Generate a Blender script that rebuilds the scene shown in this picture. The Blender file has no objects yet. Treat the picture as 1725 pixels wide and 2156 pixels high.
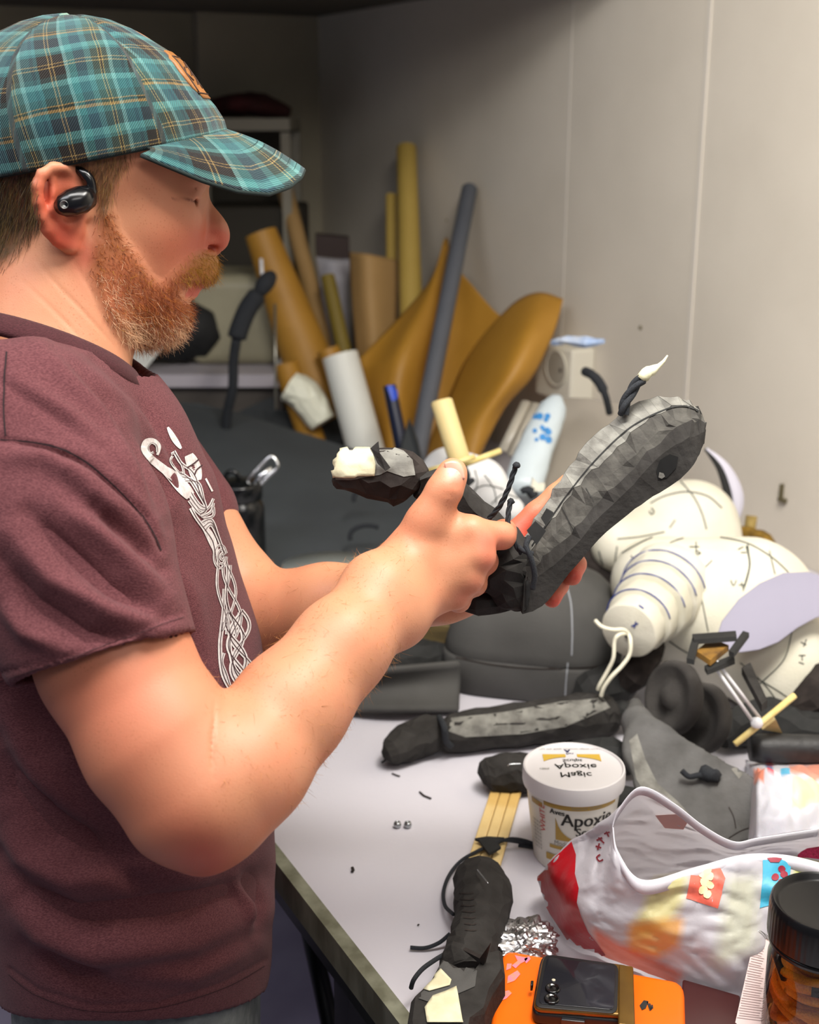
import bpy, bmesh, math, random
import numpy as np
from mathutils import Vector, Matrix, noise
from mathutils.bvhtree import BVHTree

# ------------------------------------------------------------------ camera, world, lights
S = bpy.context.scene
FX = 2700.0                      # focal length in pixels of the 1725 x 2156 frame
PITCH = math.radians(17.0)
cP, sP = math.cos(PITCH), math.sin(PITCH)
TZ = 0.90                        # table top height
CZ = TZ + 0.74                   # camera height
cam_data = bpy.data.cameras.new('camera')
cam = bpy.data.objects.new('camera', cam_data)
S.collection.objects.link(cam)
cam.location = (0, 0, CZ)
cam.rotation_euler = (math.radians(90) - PITCH, 0, 0)
cam_data.sensor_fit = 'HORIZONTAL'
cam_data.sensor_width = 24.0
cam_data.lens = FX / 1725.0 * 24.0
cam_data.clip_start = 0.02
cam_data.dof.use_dof = True
cam_data.dof.focus_distance = 1.07
cam_data.dof.aperture_fstop = 5.4
S.camera = cam

w = bpy.data.worlds.new('world'); S.world = w; w.use_nodes = True
w.node_tree.nodes['Background'].inputs[0].default_value = (0.80, 0.86, 1.0, 1)
w.node_tree.nodes['Background'].inputs[1].default_value = 0.15
S.view_settings.view_transform = 'Standard'
S.view_settings.look = 'None'
S.view_settings.gamma = 1.0
S.view_settings.exposure = 0.24

def area(name, loc, sx, sy, power, target, col=(1, 1, 1)):
    l = bpy.data.lights.new(name, 'AREA'); l.shape = 'RECTANGLE'
    l.size, l.size_y, l.energy, l.color = sx, sy, power, col
    o = bpy.data.objects.new(name, l); S.collection.objects.link(o)
    o.location = loc
    o.rotation_euler = (Vector(target) - Vector(loc)).to_track_quat('-Z', 'Y').to_euler()
    return o
area('ceiling_lamp_light', (0.05, 0.62, 2.50), 1.2, 0.30, 17.5, (0.05, 0.62, 0), (1.0, 0.97, 0.93))
area('bench_lamp_light', (0.50, 1.05, 2.50), 0.35, 1.2, 33, (1.40, 1.70, 1.35), (1.0, 0.95, 0.88))
area('floor_fill_light', (-0.95, 0.55, 2.50), 0.9, 0.35, 9, (-0.3, 2.1, 0.0), (0.95, 0.95, 1.0))  # added fill, no known lamp there; brightens the floor under the table
area('room_lamp_light', (0.55, -0.45, 2.50), 1.2, 0.35, 7.5, (0.2, 1.0, 0.9), (1.0, 0.96, 0.92))

# ------------------------------------------------------------------ measuring
def C(px, py, d):                # a point at depth d along the view axis, in camera axes
    return np.array([(px - 862.5) / FX * d, -(py - 1078.0) / FX * d, d])
def c2w(p):
    p = np.asarray(p, float)
    X, Y, Z = p[..., 0], p[..., 1], p[..., 2]
    return np.stack([X, Y * sP + Z * cP, Y * cP - Z * sP + CZ], -1)
def w2c(p):
    p = np.asarray(p, float)
    X, Y, Z = p[..., 0], p[..., 1], p[..., 2] - CZ
    return np.stack([X, Y * sP + Z * cP, Y * cP - Z * sP], -1)
def P(px, py, d): return Vector(c2w(C(px, py, d)))
def T(px, py, z=0.0):            # the point over the table top at height z above it
    r = c2w(C(px, py, 1.0)) - np.array([0, 0, CZ])
    t = (TZ + z - CZ) / r[2]
    return Vector((r[0] * t, r[1] * t, TZ + z))
UU = Vector((-0.465, 0.886, 0)).normalized()     # along the table edge, away
NN = Vector((UU.y, -UU.x, 0))                    # across the table towards the wall
WALL_D = 1.58
def WP(px, py, off=0.0):         # a point off metres in front of the right wall
    r = Vector(c2w(C(px, py, 1.0))) - Vector((0, 0, CZ))
    t = (WALL_D - off) / (r.x * NN.x + r.y * NN.y)
    return Vector((0, 0, CZ)) + r * t

# ------------------------------------------------------------------ materials
def lin(c):
    if isinstance(c, str):
        c = [int(c[i:i + 2], 16) / 255 for i in (0, 2, 4)]
    return tuple((x / 12.92 if x <= 0.04045 else ((x + 0.055) / 1.055) ** 2.4) for x in c) + (1,)
MATS = {}
def nodemat(name):
    m = bpy.data.materials.new(name); m.use_nodes = True
    nt = m.node_tree; b = nt.nodes['Principled BSDF']
    return m, nt, b
def setb(b, **k):
    for n, v in k.items():
        n = n.replace('_', ' ')
        if n in b.inputs: b.inputs[n].default_value = v
def mat(name, c1, c2=None, sc=20.0, rough=0.6, metal=0.0, bump=0.0, bsc=80.0, detail=4.0, contrast=(0.35, 0.65), vec=None, spec=0.5, **kw):
    if name in MATS: return MATS[name]
    m, nt, b = nodemat(name)
    L, N = nt.links, nt.nodes
    setb(b, Roughness=rough, Metallic=metal, Specular_IOR_Level=spec)
    for k, v in kw.items(): setb(b, **{k: v})
    tc = N.new('ShaderNodeTexCoord')
    src = tc.outputs['Object']
    if vec:
        mp = N.new('ShaderNodeMapping'); mp.inputs['Scale'].default_value = vec
        L.new(src, mp.inputs[0]); src = mp.outputs[0]
    if c2:
        nz = N.new('ShaderNodeTexNoise'); nz.inputs['Scale'].default_value = sc; nz.inputs['Detail'].default_value = detail
        L.new(src, nz.inputs[0])
        mr = N.new('ShaderNodeMapRange'); mr.inputs[1].default_value, mr.inputs[2].default_value = contrast
        L.new(nz.outputs[0], mr.inputs[0])
        mx = N.new('ShaderNodeMix'); mx.data_type = 'RGBA'
        mx.inputs[6].default_value, mx.inputs[7].default_value = lin(c1), lin(c2)
        L.new(mr.outputs[0], mx.inputs[0]); L.new(mx.outputs[2], b.inputs['Base Color'])
    else:
        b.inputs['Base Color'].default_value = lin(c1)
    if bump:
        n2 = N.new('ShaderNodeTexNoise'); n2.inputs['Scale'].default_value = bsc; n2.inputs['Detail'].default_value = 5
        L.new(src, n2.inputs[0])
        bp = N.new('ShaderNodeBump'); bp.inputs['Strength'].default_value = 1.0; bp.inputs['Distance'].default_value = bump
        L.new(n2.outputs[0], bp.inputs['Height']); L.new(bp.outputs[0], b.inputs['Normal'])
    MATS[name] = m
    return m

# ------------------------------------------------------------------ objects
ORG = {}
def thing(name, label, cat, loc, group=None):
    o = bpy.data.objects.new(name, None); S.collection.objects.link(o)
    o.empty_display_size = 0.02
    o.location = loc; ORG[o] = Vector(loc)
    o['label'] = label; o['category'] = cat
    if group: o['group'] = group
    return o
def tag(o, label, cat, group=None):
    o['label'] = label; o['category'] = cat
    if group: o['group'] = group
    return o
def mk(name, V, F, m, parent=None, smooth=True, colors=None, uvs=None, kind=None, sharp=None):
    V = np.asarray([tuple(v) for v in V] if not isinstance(V, np.ndarray) else V, dtype=float)
    if parent is not None:
        org = np.array(ORG[parent])
    else:
        lo, hi = V.min(0), V.max(0)
        org = np.array([(lo[0] + hi[0]) / 2, (lo[1] + hi[1]) / 2, lo[2]])
    me = bpy.data.meshes.new(name)
    me.from_pydata((V - org).tolist(), [], F if isinstance(F, list) else F.tolist())
    if isinstance(m, (list, tuple)):
        for x in m: me.materials.append(x)
    else: me.materials.append(m)
    if smooth:
        me.polygons.foreach_set('use_smooth', [True] * len(me.polygons))
    if colors is not None:
        at = me.color_attributes.new('Col', 'FLOAT_COLOR', 'POINT')
        c = np.ones((len(V), 4)); c[:, :3] = colors
        at.data.foreach_set('color', c.ravel())
    if uvs is not None:
        ul = me.uv_layers.new(name='UVMap')
        li = np.empty(len(me.loops), int); me.loops.foreach_get('vertex_index', li)
        ul.data.foreach_set('uv', np.asarray(uvs, float)[li].ravel())
    me.update()
    if sharp is not None:
        me.set_sharp_from_angle(angle=math.radians(sharp))
    o = bpy.data.objects.new(name, me); S.collection.objects.link(o)
    if parent is not None: o.parent = parent
    else: o.location = org
    ORG[o] = Vector(org)
    if kind: o['kind'] = kind
    return o
def copy_tree(o, parent=None):
    c = o.copy(); S.collection.objects.link(c); ORG[c] = ORG[o]
    if parent is not None: c.parent = parent
    for ch in [x for x in S.objects if x.parent == o]:
        copy_tree(ch, c)
    return c

def join(parts):
    V, F, n = [], [], 0
    for v, f in parts:
        V += [tuple(x) for x in v]; F += [[i + n for i in q] for q in f]; n += len(v)
    return V, F
def frames(path):
    path = [Vector(p) for p in path]
    n = len(path); tans = []
    for i in range(n):
        t = path[min(i + 1, n - 1)] - path[max(i - 1, 0)]
        tans.append(t.normalized() if t.length > 1e-9 else Vector((0, 0, 1)))
    up = Vector((0, 0, 1)) if abs(tans[0].z) < 0.9 else Vector((1, 0, 0))
    out = []; a = tans[0].cross(up).normalized()
    for t in tans:
        a = (a - t * a.dot(t)).normalized()
        out.append((t, a, t.cross(a).normalized()))
    return path, out
def tube(path, rad, seg=10, cap=True, sx=1.0, sy=1.0):
    path, fr = frames(path)
    if not isinstance(rad, (list, tuple)): rad = [rad] * len(path)
    V, F = [], []
    for p, (t, a, b), r in zip(path, fr, rad):
        for k in range(seg):
            th = 2 * math.pi * k / seg
            V.append(p + a * (r * sx * math.cos(th)) + b * (r * sy * math.sin(th)))
    for i in range(len(path) - 1):
        for k in range(seg):
            k2 = (k + 1) % seg
            F.append([i * seg + k, i * seg + k2, (i + 1) * seg + k2, (i + 1) * seg + k])
    if cap:
        F.append(list(range(seg))[::-1]); F.append([(len(path) - 1) * seg + k for k in range(seg)])
    return V, F
def smooth_path(pts, n=6):
    pts = [Vector(p) for p in pts]; out = []
    for i in range(len(pts) - 1):
        p0, p1, p2, p3 = pts[max(i - 1, 0)], pts[i], pts[i + 1], pts[min(i + 2, len(pts) - 1)]
        for k in range(n):
            t = k / n
            out.append(0.5 * ((2 * p1) + (p2 - p0) * t + (2 * p0 - 5 * p1 + 4 * p2 - p3) * t * t + (3 * p1 - p0 - 3 * p2 + p3) * t ** 3))
    out.append(pts[-1]); return out
def box(c, ex, ey, ez, X=Vector((1, 0, 0)), Y=Vector((0, 1, 0)), Z=Vector((0, 0, 1))):
    c = Vector(c); V = []
    for sz in (-1, 1):
        for sx, sy in ((-1, -1), (1, -1), (1, 1), (-1, 1)):
            V.append(c + X * (sx * ex / 2) + Y * (sy * ey / 2) + Z * (sz * ez / 2))
    return V, [[0, 3, 2, 1], [4, 5, 6, 7], [0, 1, 5, 4], [1, 2, 6, 5], [2, 3, 7, 6], [3, 0, 4, 7]]
def lathe(c, prof, seg=48, Z=Vector((0, 0, 1)), X=None, ell=1.0):
    Z = Vector(Z).normalized(); c = Vector(c)
    X = (Vector(X) if X is not None else (Vector((1, 0, 0)) if abs(Z.x) < 0.9 else Vector((0, 1, 0))))
    X = (X - Z * X.dot(Z)).normalized(); Y = Z.cross(X)
    V, F = [], []
    for r, h in prof:
        for k in range(seg):
            th = 2 * math.pi * k / seg
            V.append(c + Z * h + X * (r * math.cos(th)) + Y * (r * ell * math.sin(th)))
    for i in range(len(prof) - 1):
        for k in range(seg):
            k2 = (k + 1) % seg
            F.append([i * seg + k, i * seg + k2, (i + 1) * seg + k2, (i + 1) * seg + k])
    if prof[0][0] > 1e-6: F.append(list(range(seg))[::-1])
    if prof[-1][0] > 1e-6 and not any(r < .001 and abs(h - prof[-1][1]) < 1e-6 for r, h in prof): F.append([(len(prof) - 1) * seg + k for k in range(seg)])
    return V, F
def prism(pts, off):             # outline in space, given thickness vector
    n = len(pts); pts = [Vector(p) for p in pts]; off = Vector(off)
    V = pts + [p + off for p in pts]
    F = [list(range(n))[::-1], list(range(n, 2 * n))]
    for i in range(n):
        j = (i + 1) % n; F.append([i, j, n + j, n + i])
    return V, F
def bevel(o, w=0.002, seg=2, ang=35):
    b = o.modifiers.new('bevel', 'BEVEL'); b.width = w; b.segments = seg; b.limit_method = 'ANGLE'; b.angle_limit = math.radians(ang)
    return o

# ------------------------------------------------------------------ implicit surfaces (smooth unions meshed by surface nets)
class Rc:                        # rounded cone, optional squash of the depth axis
    def __init__(s, a, b, ra, rb, k=0.01, op='u', kz=1.0):
        s.a, s.b, s.ra, s.rb, s.k, s.op, s.kz = np.asarray(a, float), np.asarray(b, float), ra, rb, k, op, kz
        r = max(ra, rb); e = np.array([r, r * (1 + (kz - 1) * .35), r * kz])
        s.lo, s.hi = np.minimum(s.a, s.b) - e, np.maximum(s.a, s.b) + e
    def d(s, p):
        q = p - s.a; ba = s.b - s.a
        if s.kz != 1:
            ax = np.array([0, sP, cP]); g = 1 - 1 / s.kz
            q = q - (q @ ax)[..., None] * (ax * g); ba = ba - (ba @ ax) * ax * g
        t = np.clip(q @ ba / max(ba @ ba, 1e-12), 0, 1)
        return np.linalg.norm(q - t[..., None] * ba, axis=-1) - (s.ra + t * (s.rb - s.ra))
class El:                        # ellipsoid with optional rotation
    def __init__(s, c, r, k=0.01, op='u', R=None):
        s.c, s.r, s.k, s.op, s.R = np.asarray(c, float), np.asarray(r, float), k, op, R
        e = s.r if R is None else np.full(3, max(r))
        s.lo, s.hi = s.c - e, s.c + e
    def d(s, p):
        q = p - s.c
        if s.R is not None: q = q @ s.R.T
        k0 = np.linalg.norm(q / s.r, axis=-1); k1 = np.linalg.norm(q / s.r ** 2, axis=-1)
        return k0 * (k0 - 1) / np.maximum(k1, 1e-9)
class Fn:                        # any distance function
    def __init__(s, f, lo, hi, k=0.002, op='s'):
        s.d, s.lo, s.hi, s.k, s.op = f, np.asarray(lo, float), np.asarray(hi, float), k, op
def smin(a, b, k):
    h = np.clip(0.5 + 0.5 * (b - a) / k, 0, 1)
    return b * (1 - h) + a * h - k * h * (1 - h)
class Group:
    def __init__(s, prims, k=0.004, op='u'):
        s.prims, s.k, s.op = prims, k, op
        s.lo = np.min([p.lo for p in prims], 0); s.hi = np.max([p.hi for p in prims], 0)
    def d(s, p):
        return evalf(s.prims, p)
def evalf(prims, p):
    lo = p.reshape(-1, 3).min(0); hi = p.reshape(-1, 3).max(0)
    f = np.full(p.shape[:-1], 0.05)
    for q in prims:
        m = q.k + 0.012
        if np.any(q.lo - m > hi) or np.any(q.hi + m < lo): continue
        d = q.d(p)
        if q.op == 'u': f = smin(f, d, q.k)
        elif q.op == 's': f = -smin(-f, d, q.k)
        else: f = -smin(-f, -d, q.k)
    return f
def surface(field, lo, hi, h, regions=None, blk=40):
    lo = np.asarray(lo, float); hi = np.asarray(hi, float)
    N = np.ceil((hi - lo) / h).astype(int)
    ids, pos, quads = [], [], []
    key = lambda i, j, k: (i.astype(np.int64) * 4096 + j) * 4096 + k
    for bi in range(0, N[0], blk):
        for bj in range(0, N[1], blk):
            for bk in range(0, N[2], blk):
                b0 = np.array([bi, bj, bk])
                blo, bhi = lo + (b0 - 1) * h, lo + (b0 + blk + 1) * h
                if regions and not any(np.all(r.lo - 0.01 < bhi) and np.all(r.hi + 0.01 > blo) for r in regions): continue
                ax = [lo[a] + (b0[a] - 1 + np.arange(blk + 2)) * h for a in range(3)]
                # quick reject on coarse samples
                G = np.stack(np.meshgrid(*ax, indexing='ij'), -1)
                c = field(G[::6, ::6, ::6])
                if c.min() > h * 12 or c.max() < -h * 12: continue
                f = field(G)
                if f.min() > 0 or f.max() < 0: continue
                ins = f < 0
                n = blk + 1
                cs = np.zeros((n, n, n), int)
                for a in (0, 1):
                    for b in (0, 1):
                        for c_ in (0, 1): cs += ins[a:a + n, b:b + n, c_:c_ + n]
                act = (cs > 0) & (cs < 8)
                I, J, K = np.nonzero(act)
                if len(I) == 0: continue
                acc = np.zeros((len(I), 3)); cnt = np.zeros(len(I))
                cor = [(a, b, c_) for a in (0, 1) for b in (0, 1) for c_ in (0, 1)]
                for x in range(8):
                    for y in range(x + 1, 8):
                        A, B = np.array(cor[x]), np.array(cor[y])
                        if np.abs(A - B).sum() != 1: continue
                        fa = f[I + A[0], J + A[1], K + A[2]]; fb = f[I + B[0], J + B[1], K + B[2]]
                        m = (fa < 0) != (fb < 0)
                        t = np.where(m, fa / np.where(m, fa - fb, 1), 0)
                        acc += np.where(m[:, None], A + t[:, None] * (B - A), 0); cnt += m
                p = acc / cnt[:, None] + np.stack([I, J, K], 1)
                ids.append(key(I + bi, J + bj, K + bk))
                pos.append(lo + (p + b0 - 1) * h)
                # a quad round each crossing grid edge
                for ax_ in range(3):
                    u, v = (ax_ + 1) % 3, (ax_ + 2) % 3
                    sl = [slice(1, n)] * 3
                    s2 = list(sl); s2[ax_] = slice(2, n + 1)
                    a_, b_ = ins[tuple(sl)], ins[tuple(s2)]
                    E_ = np.stack(np.nonzero(a_ != b_), 1) + 1
                    if len(E_) == 0: continue
                    flip = a_[tuple((E_ - 1).T)]
                    du = np.zeros(3, int); du[u] = 1; dv = np.zeros(3, int); dv[v] = 1
                    q = [E_, E_ - du, E_ - du - dv, E_ - dv]
                    q = np.stack([key(z[:, 0] + bi, z[:, 1] + bj, z[:, 2] + bk) for z in q], 1)
                    q[~flip] = q[~flip][:, ::-1]
                    quads.append(q)
    ids = np.concatenate(ids); pos = np.concatenate(pos); quads = np.concatenate(quads)
    uid, first = np.unique(ids, return_index=True)
    qi = np.searchsorted(uid, quads)
    ok = (qi < len(uid)).all(1); qi = np.minimum(qi, len(uid) - 1)
    ok &= (uid[qi] == quads).all(1)
    return pos[first], qi[ok]
def grad(field, p, e=0.0012):
    g = np.stack([field(p + np.eye(3)[a] * e) - field(p - np.eye(3)[a] * e) for a in range(3)], -1)
    return g / np.maximum(np.linalg.norm(g, axis=-1, keepdims=True), 1e-9)
def vnormals(V, F):
    n = np.cross(V[F[:, 2]] - V[F[:, 0]], V[F[:, 3]] - V[F[:, 1]])
    out = np.zeros_like(V)
    for c in range(4): np.add.at(out, F[:, c], n)
    return out / np.maximum(np.linalg.norm(out, axis=1, keepdims=True), 1e-12)
def relax(V, F, it=1, lam=0.5):
    for _ in range(it):
        acc = np.zeros_like(V); cnt = np.zeros(len(V))
        for c in range(4):
            a, b = F[:, c], F[:, (c + 1) % 4]
            np.add.at(acc, a, V[b]); np.add.at(cnt, a, 1)
            np.add.at(acc, b, V[a]); np.add.at(cnt, b, 1)
        V = V + lam * (acc / np.maximum(cnt, 1)[:, None] - V)
    return V
def pix(p): return 862.5 + FX * p[..., 0] / p[..., 2], 1078 - FX * p[..., 1] / p[..., 2]
def seg_dist(x, y, pts):
    best = np.full(np.shape(x), 1e9); along = np.zeros(np.shape(x)); L = len(pts) - 1
    for i in range(L):
        ax, ay = pts[i]; bx, by = pts[i + 1]
        dx, dy = bx - ax, by - ay
        t = np.clip(((x - ax) * dx + (y - ay) * dy) / (dx * dx + dy * dy), 0, 1)
        d = np.hypot(x - ax - t * dx, y - ay - t * dy)
        m = d < best; best = np.where(m, d, best); along = np.where(m, (i + t) / L, along)
    return best, along
def inpoly(x, y, poly):
    r = np.zeros(np.shape(x), bool); n = len(poly)
    for i in range(n):
        x1, y1 = poly[i]; x2, y2 = poly[(i + 1) % n]
        c = ((y1 > y) != (y2 > y)) & (x < (x2 - x1) * (y - y1) / ((y2 - y1) or 1e-9) + x1)
        r ^= c
    return r

# ------------------------------------------------------------------ the room
def struct(name, VF, m, **k):
    o = mk(name, VF[0], VF[1], m, smooth=False, **k); o['kind'] = 'structure'; return o
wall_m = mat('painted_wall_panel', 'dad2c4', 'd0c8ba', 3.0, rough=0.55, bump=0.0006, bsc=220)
dark_wall_m = mat('unlit_wall_tone', '8d8672', '7b7462', 3.0, rough=0.7, bump=0.0006, bsc=120)  # back wall toned darker: shade of the unlit end put into the colour
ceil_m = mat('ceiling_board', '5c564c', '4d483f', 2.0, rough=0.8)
floor_m = mat('vinyl_floor', 'a09ab2', '9088a2', 6.0, rough=0.5, bump=0.0004, bsc=60)
corner = Vector((-0.277, 3.92, 0))
UB = (corner.x * UU.x + corner.y * UU.y)
def at(u, n, z): return UU * u + NN * n + Vector((0, 0, z))
def slab(u0, u1, n0, n1, z0, z1):
    return box(at((u0 + u1) / 2, (n0 + n1) / 2, (z0 + z1) / 2), abs(u1 - u0), abs(n1 - n0), abs(z1 - z0), UU, NN)
struct('floor', slab(-3.0, UB + 0.1, -2.6, WALL_D + 0.1, -0.06, 0.0), floor_m)
struct('wall_right', slab(-2.0, UB + 0.1, WALL_D, WALL_D + 0.08, 0, 2.6), wall_m)
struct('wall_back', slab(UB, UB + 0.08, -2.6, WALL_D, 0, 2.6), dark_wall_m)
struct('ceiling', slab(-1.2, UB + 0.1, -2.6, WALL_D + 0.1, 2.6, 2.66), mat('white_ceiling_board', 'cfcabd', rough=0.8))
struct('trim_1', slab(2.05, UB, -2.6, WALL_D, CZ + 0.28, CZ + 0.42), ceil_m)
# panel joints of the wall: narrow raised cover strips
jm = mat('joint_strip', 'd6cfc4', rough=0.5)
for i, (px, hw, th) in enumerate(((1478, .005, .0022), (1196, .003, .0008))):
    a = WP(px, 300); uu = a.x * UU.x + a.y * UU.y
    struct('trim_%d' % (i + 2), slab(uu - hw, uu + hw, WALL_D - th, WALL_D, 0, 2.6), jm)
# boxed-in column in the corner
struct('trim_4', slab(UB - 0.03, UB, WALL_D - 0.36, WALL_D, 0, 2.6), mat('column_paint', 'a39b86', '988f7b', 3.0, rough=0.6))
# nail holes and scuffs on the wall
for i, (px, py, r) in enumerate(((1349, 690, 0.0048), (941, 392 + 72, 0.003))):
    o = mk('screw_head', *lathe(WP(px, py), [(0.0, 0.0015), (r * 0.7, 0.002), (r, 0.0)], 16, Z=-NN), mat('old_screw', '6b6347', '8c8468', 300, rough=0.5, metal=0.3))
    tag(o, ('tarnished screw head in the wall panel left of the raised thigh piece\'s cord end', 'tiny screw head in the wall beside the grey foam tube')[i], 'screw')

# ------------------------------------------------------------------ the person
rng = np.random.default_rng(7)
HO = C(205, 320, 1.08); HA = math.radians(13)
hf = np.array([math.cos(HA), sP * math.sin(HA), cP * math.sin(HA)]); hl = np.array([math.sin(HA), -sP * math.cos(HA), -cP * math.cos(HA)]); hu = np.array([0, cP, -sP])
HR = np.stack([hf, hu, hl])
def L(px, py, w=0.0):            # the head point at side offset w that is seen at (px, py) on the near side; mirrored for w < 0
    r = C(px, py, 1.0); p = r * ((abs(w) + HO @ hl) / (r @ hl))
    return p if w >= 0 else p + hl * (2 * w)
def hloc(p):
    w_ = (p - HO) @ hl; q = p + hl * (np.abs(w_) - w_)[..., None]
    return 862.5 + FX * q[..., 0] / q[..., 2], 1078 - FX * q[..., 1] / q[..., 2], w_
def hel(px, py, w, rx, ry, rz, k=.01, op='u', tilt=0.0):
    t = math.radians(tilt); Rt = np.array([[math.cos(t), math.sin(t), 0], [-math.sin(t), math.cos(t), 0], [0, 0, 1]])
    return El(L(px, py, w), (rx, ry, rz), k, op, Rt @ HR)
def hrc(a, b, ra, rb, k=.006, op='u'): return Rc(L(*a), L(*b), ra, rb, k, op)
def both(f):
    return [f(1), f(-1)]
head = [
    hel(192, 300, 0, .098, .098, .077, .02),
    hel(300, 400, 0, .046, .070, .060, .022),
    hel(290, 520, 0, .056, .060, .056, .03),
    hel(312, 600, 0, .034, .040, .037, .02),
    hel(332, 655, 0, .019, .022, .022, .015),
    hrc((255, 560, .047), (322, 668, .016), .016, .017, .015), hrc((255, 560, -.047), (322, 668, -.016), .016, .017, .015),
    hel(200, 520, .052, .022, .035, .014, .02), hel(200, 520, -.052, .022, .035, .014, .02),
    hel(338, 462, .040, .028, .022, .018, .02), hel(338, 462, -.040, .028, .022, .018, .02),
    hrc((398, 368, .034), (398, 368, -.034), .016, .016, .014),
    hrc((400, 388, 0), (446, 486, 0), .0085, .0115, .006),
    hel(452, 502, 0, .0125, .0125, .0115, .008, tilt=-20),
    hrc((440, 480, 0), (400, 520, 0), .012, .010, .012),
    hel(424, 514, .0125, .0125, .0090, .0075, .005), hel(424, 514, -.0125, .0125, .0090, .0075, .005),
    hel(444, 522, .0125, .0082, .0036, .0070, .0015, 's', tilt=-8), hel(444, 522, -.0125, .0082, .0036, .0070, .0015, 's', tilt=-8),
    hel(404, 515, .0215, .0035, .0085, .004, .004, 's'), hel(404, 515, -.0215, .0035, .0085, .004, .004, 's'),
    hel(385, 565, 0, .022, .022, .027, .012),
    hel(412, 556, 0, .0115, .015, .022, .008),
    hel(394, 598, 0, .0090, .0045, .020, .004),
    hel(395, 616, 0, .0090, .0062, .0190, .003),
    hrc((412, 606, .0), (370, 609, .021), .0011, .0011, .0016, 's'), hrc((412, 606, .0), (370, 609, -.021), .0011, .0011, .0016, 's'),
    hel(392, 634, 0, .006, .005, .016, .004, 's'),
    # eyelids over the eyeballs
    hel(391, 408, .0385, .0128, .0098, .0140, .0015), hel(391, 408, -.0385, .0128, .0098, .0140, .0015),
    hrc((364, 417, .0490), (410, 423, .0440), .0022, .0026, .0015, 's'), hrc((364, 417, -.0490), (410, 423, -.0440), .0022, .0026, .0015, 's'),
    hrc((362, 400, .049), (406, 392, .046), .0018, .0018, .003, 's'), hrc((362, 400, -.049), (406, 392, -.046), .0018, .0018, .003, 's'),
    # neck
    Rc(L(140, 540), C(60, 860, 1.09), .060, .070, .03),
    Rc(L(170, 560, .02), C(152, 800, 1.075), .044, .043, .02),
    Rc(L(165, 520, .048), L(240, 790, .014), .013, .012, .02), Rc(L(165, 520, -.048), L(240, 790, -.014), .013, .012, .02),
    El(L(222, 705, 0), (.014, .018, .014), .015),
]
for s in (1, -1):
    hx = [(170, 392), (160, 366), (138, 352), (112, 352), (90, 366), (80, 392), (82, 425), (90, 455), (104, 483), (124, 505), (148, 520), (166, 520)]
    wz = [.066, .074, .080, .084, .087, .088, .087, .085, .081, .078, .074, .068]
    for i in range(len(hx) - 1):
        head.append(hrc((*hx[i], s * wz[i]), (*hx[i + 1], s * wz[i + 1]), .0042 if i < 8 else .0055, .0042 if i + 1 < 8 else .0055, .002))
    head.append(hel(128, 430, s * .0765, .020, .028, .0045, .006, tilt=-12))
    head.append(hel(146, 488, s * .0735, .010, .014, .0055, .006, tilt=-30))
    head.append(hrc((112, 378, s * .083), (112, 440, s * .083), .0030, .0030, .004))
    head.append(hrc((112, 440, s * .083), (140, 470, s * .080), .0030, .0038, .004))
    head.append(hel(136, 386, s * .0875, .010, .0070, .0050, .003, 's'))
    head.append(hel(148, 432, s * .086, .011, .014, .0100, .003, 's'))
    head.append(hrc((180, 432, s * .070), (180, 448, s * .070), .005, .005, .006))

def ch(pts, k=.004, op='u'):     # a chain of rounded cones through (px, py, depth, radius)
    out = []
    for a, b in zip(pts[:-1], pts[1:]):
        out.append(Rc(C(*a[:3]), C(*b[:3]), a[3], b[3], k))
    return out
# near (right) arm: shoulder, elbow, wrist
arm_r = ch([(40, 930, .965, .058), (150, 1160, .935, .056), (240, 1390, .915, .0530), (335, 1560, .905, .0530), (400, 1660, .902, .0490)], .012) + \
    [Rc(C(385, 1725, .905), C(433, 1787, .905), .022, .0130, .035), Rc(C(425, 1665, .897), C(505, 1625, .905), .0450, .0430, .02)] + \
    ch([(452, 1690, .902, .0420), (525, 1600, .92, .0435), (612, 1490, .945, .0415), (720, 1360, .975, .0360), (802, 1268, 1.005, .0305)], .012) + \
    [Rc(C(790, 1235, 1.005), C(835, 1300, 1.008), .0235, .0225, .02),
     Rc(C(453, 1485, .872), C(449, 1600, .856), .0016, .0016, .003, 's')]
HD = 1.035
hand_r = Group([
    Rc(C(808, 1232, HD - .022), C(880, 1180, HD - .012), .0215, .0180, .02),
    Rc(C(840, 1290, HD - .018), C(905, 1245, HD - .008), .0200, .0160, .02),
    Rc(C(850, 1200, HD), C(990, 1118, HD - .010), .0150, .0125, .012),
    Rc(C(860, 1225, HD), C(1004, 1168, HD - .012), .0150, .0125, .010),
    Rc(C(866, 1255, HD), C(980, 1212, HD - .008), .0150, .0120, .010),
    Rc(C(866, 1280, HD), C(952, 1250, HD), .0140, .0115, .010),
    Rc(C(900, 1170, HD + .008), C(960, 1200, HD + .010), .0150, .0150, .02),
    # knuckles
    El(C(1022, 1142, HD - .014), (.0075, .0085, .006), .010), El(C(1020, 1178, HD - .014), (.0080, .0080, .006), .008),
    El(C(998, 1222, HD - .010), (.0075, .0080, .006), .010), El(C(968, 1256, HD), (.0065, .0070, .006), .010),
    # the ball of the thumb, the web
    Rc(C(842, 1180, HD), C(905, 1092, HD - .012), .0185, .0150, .015),
    Rc(C(905, 1110, HD), C(955, 1105, HD), .0120, .0090, .015),
], .02)
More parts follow.
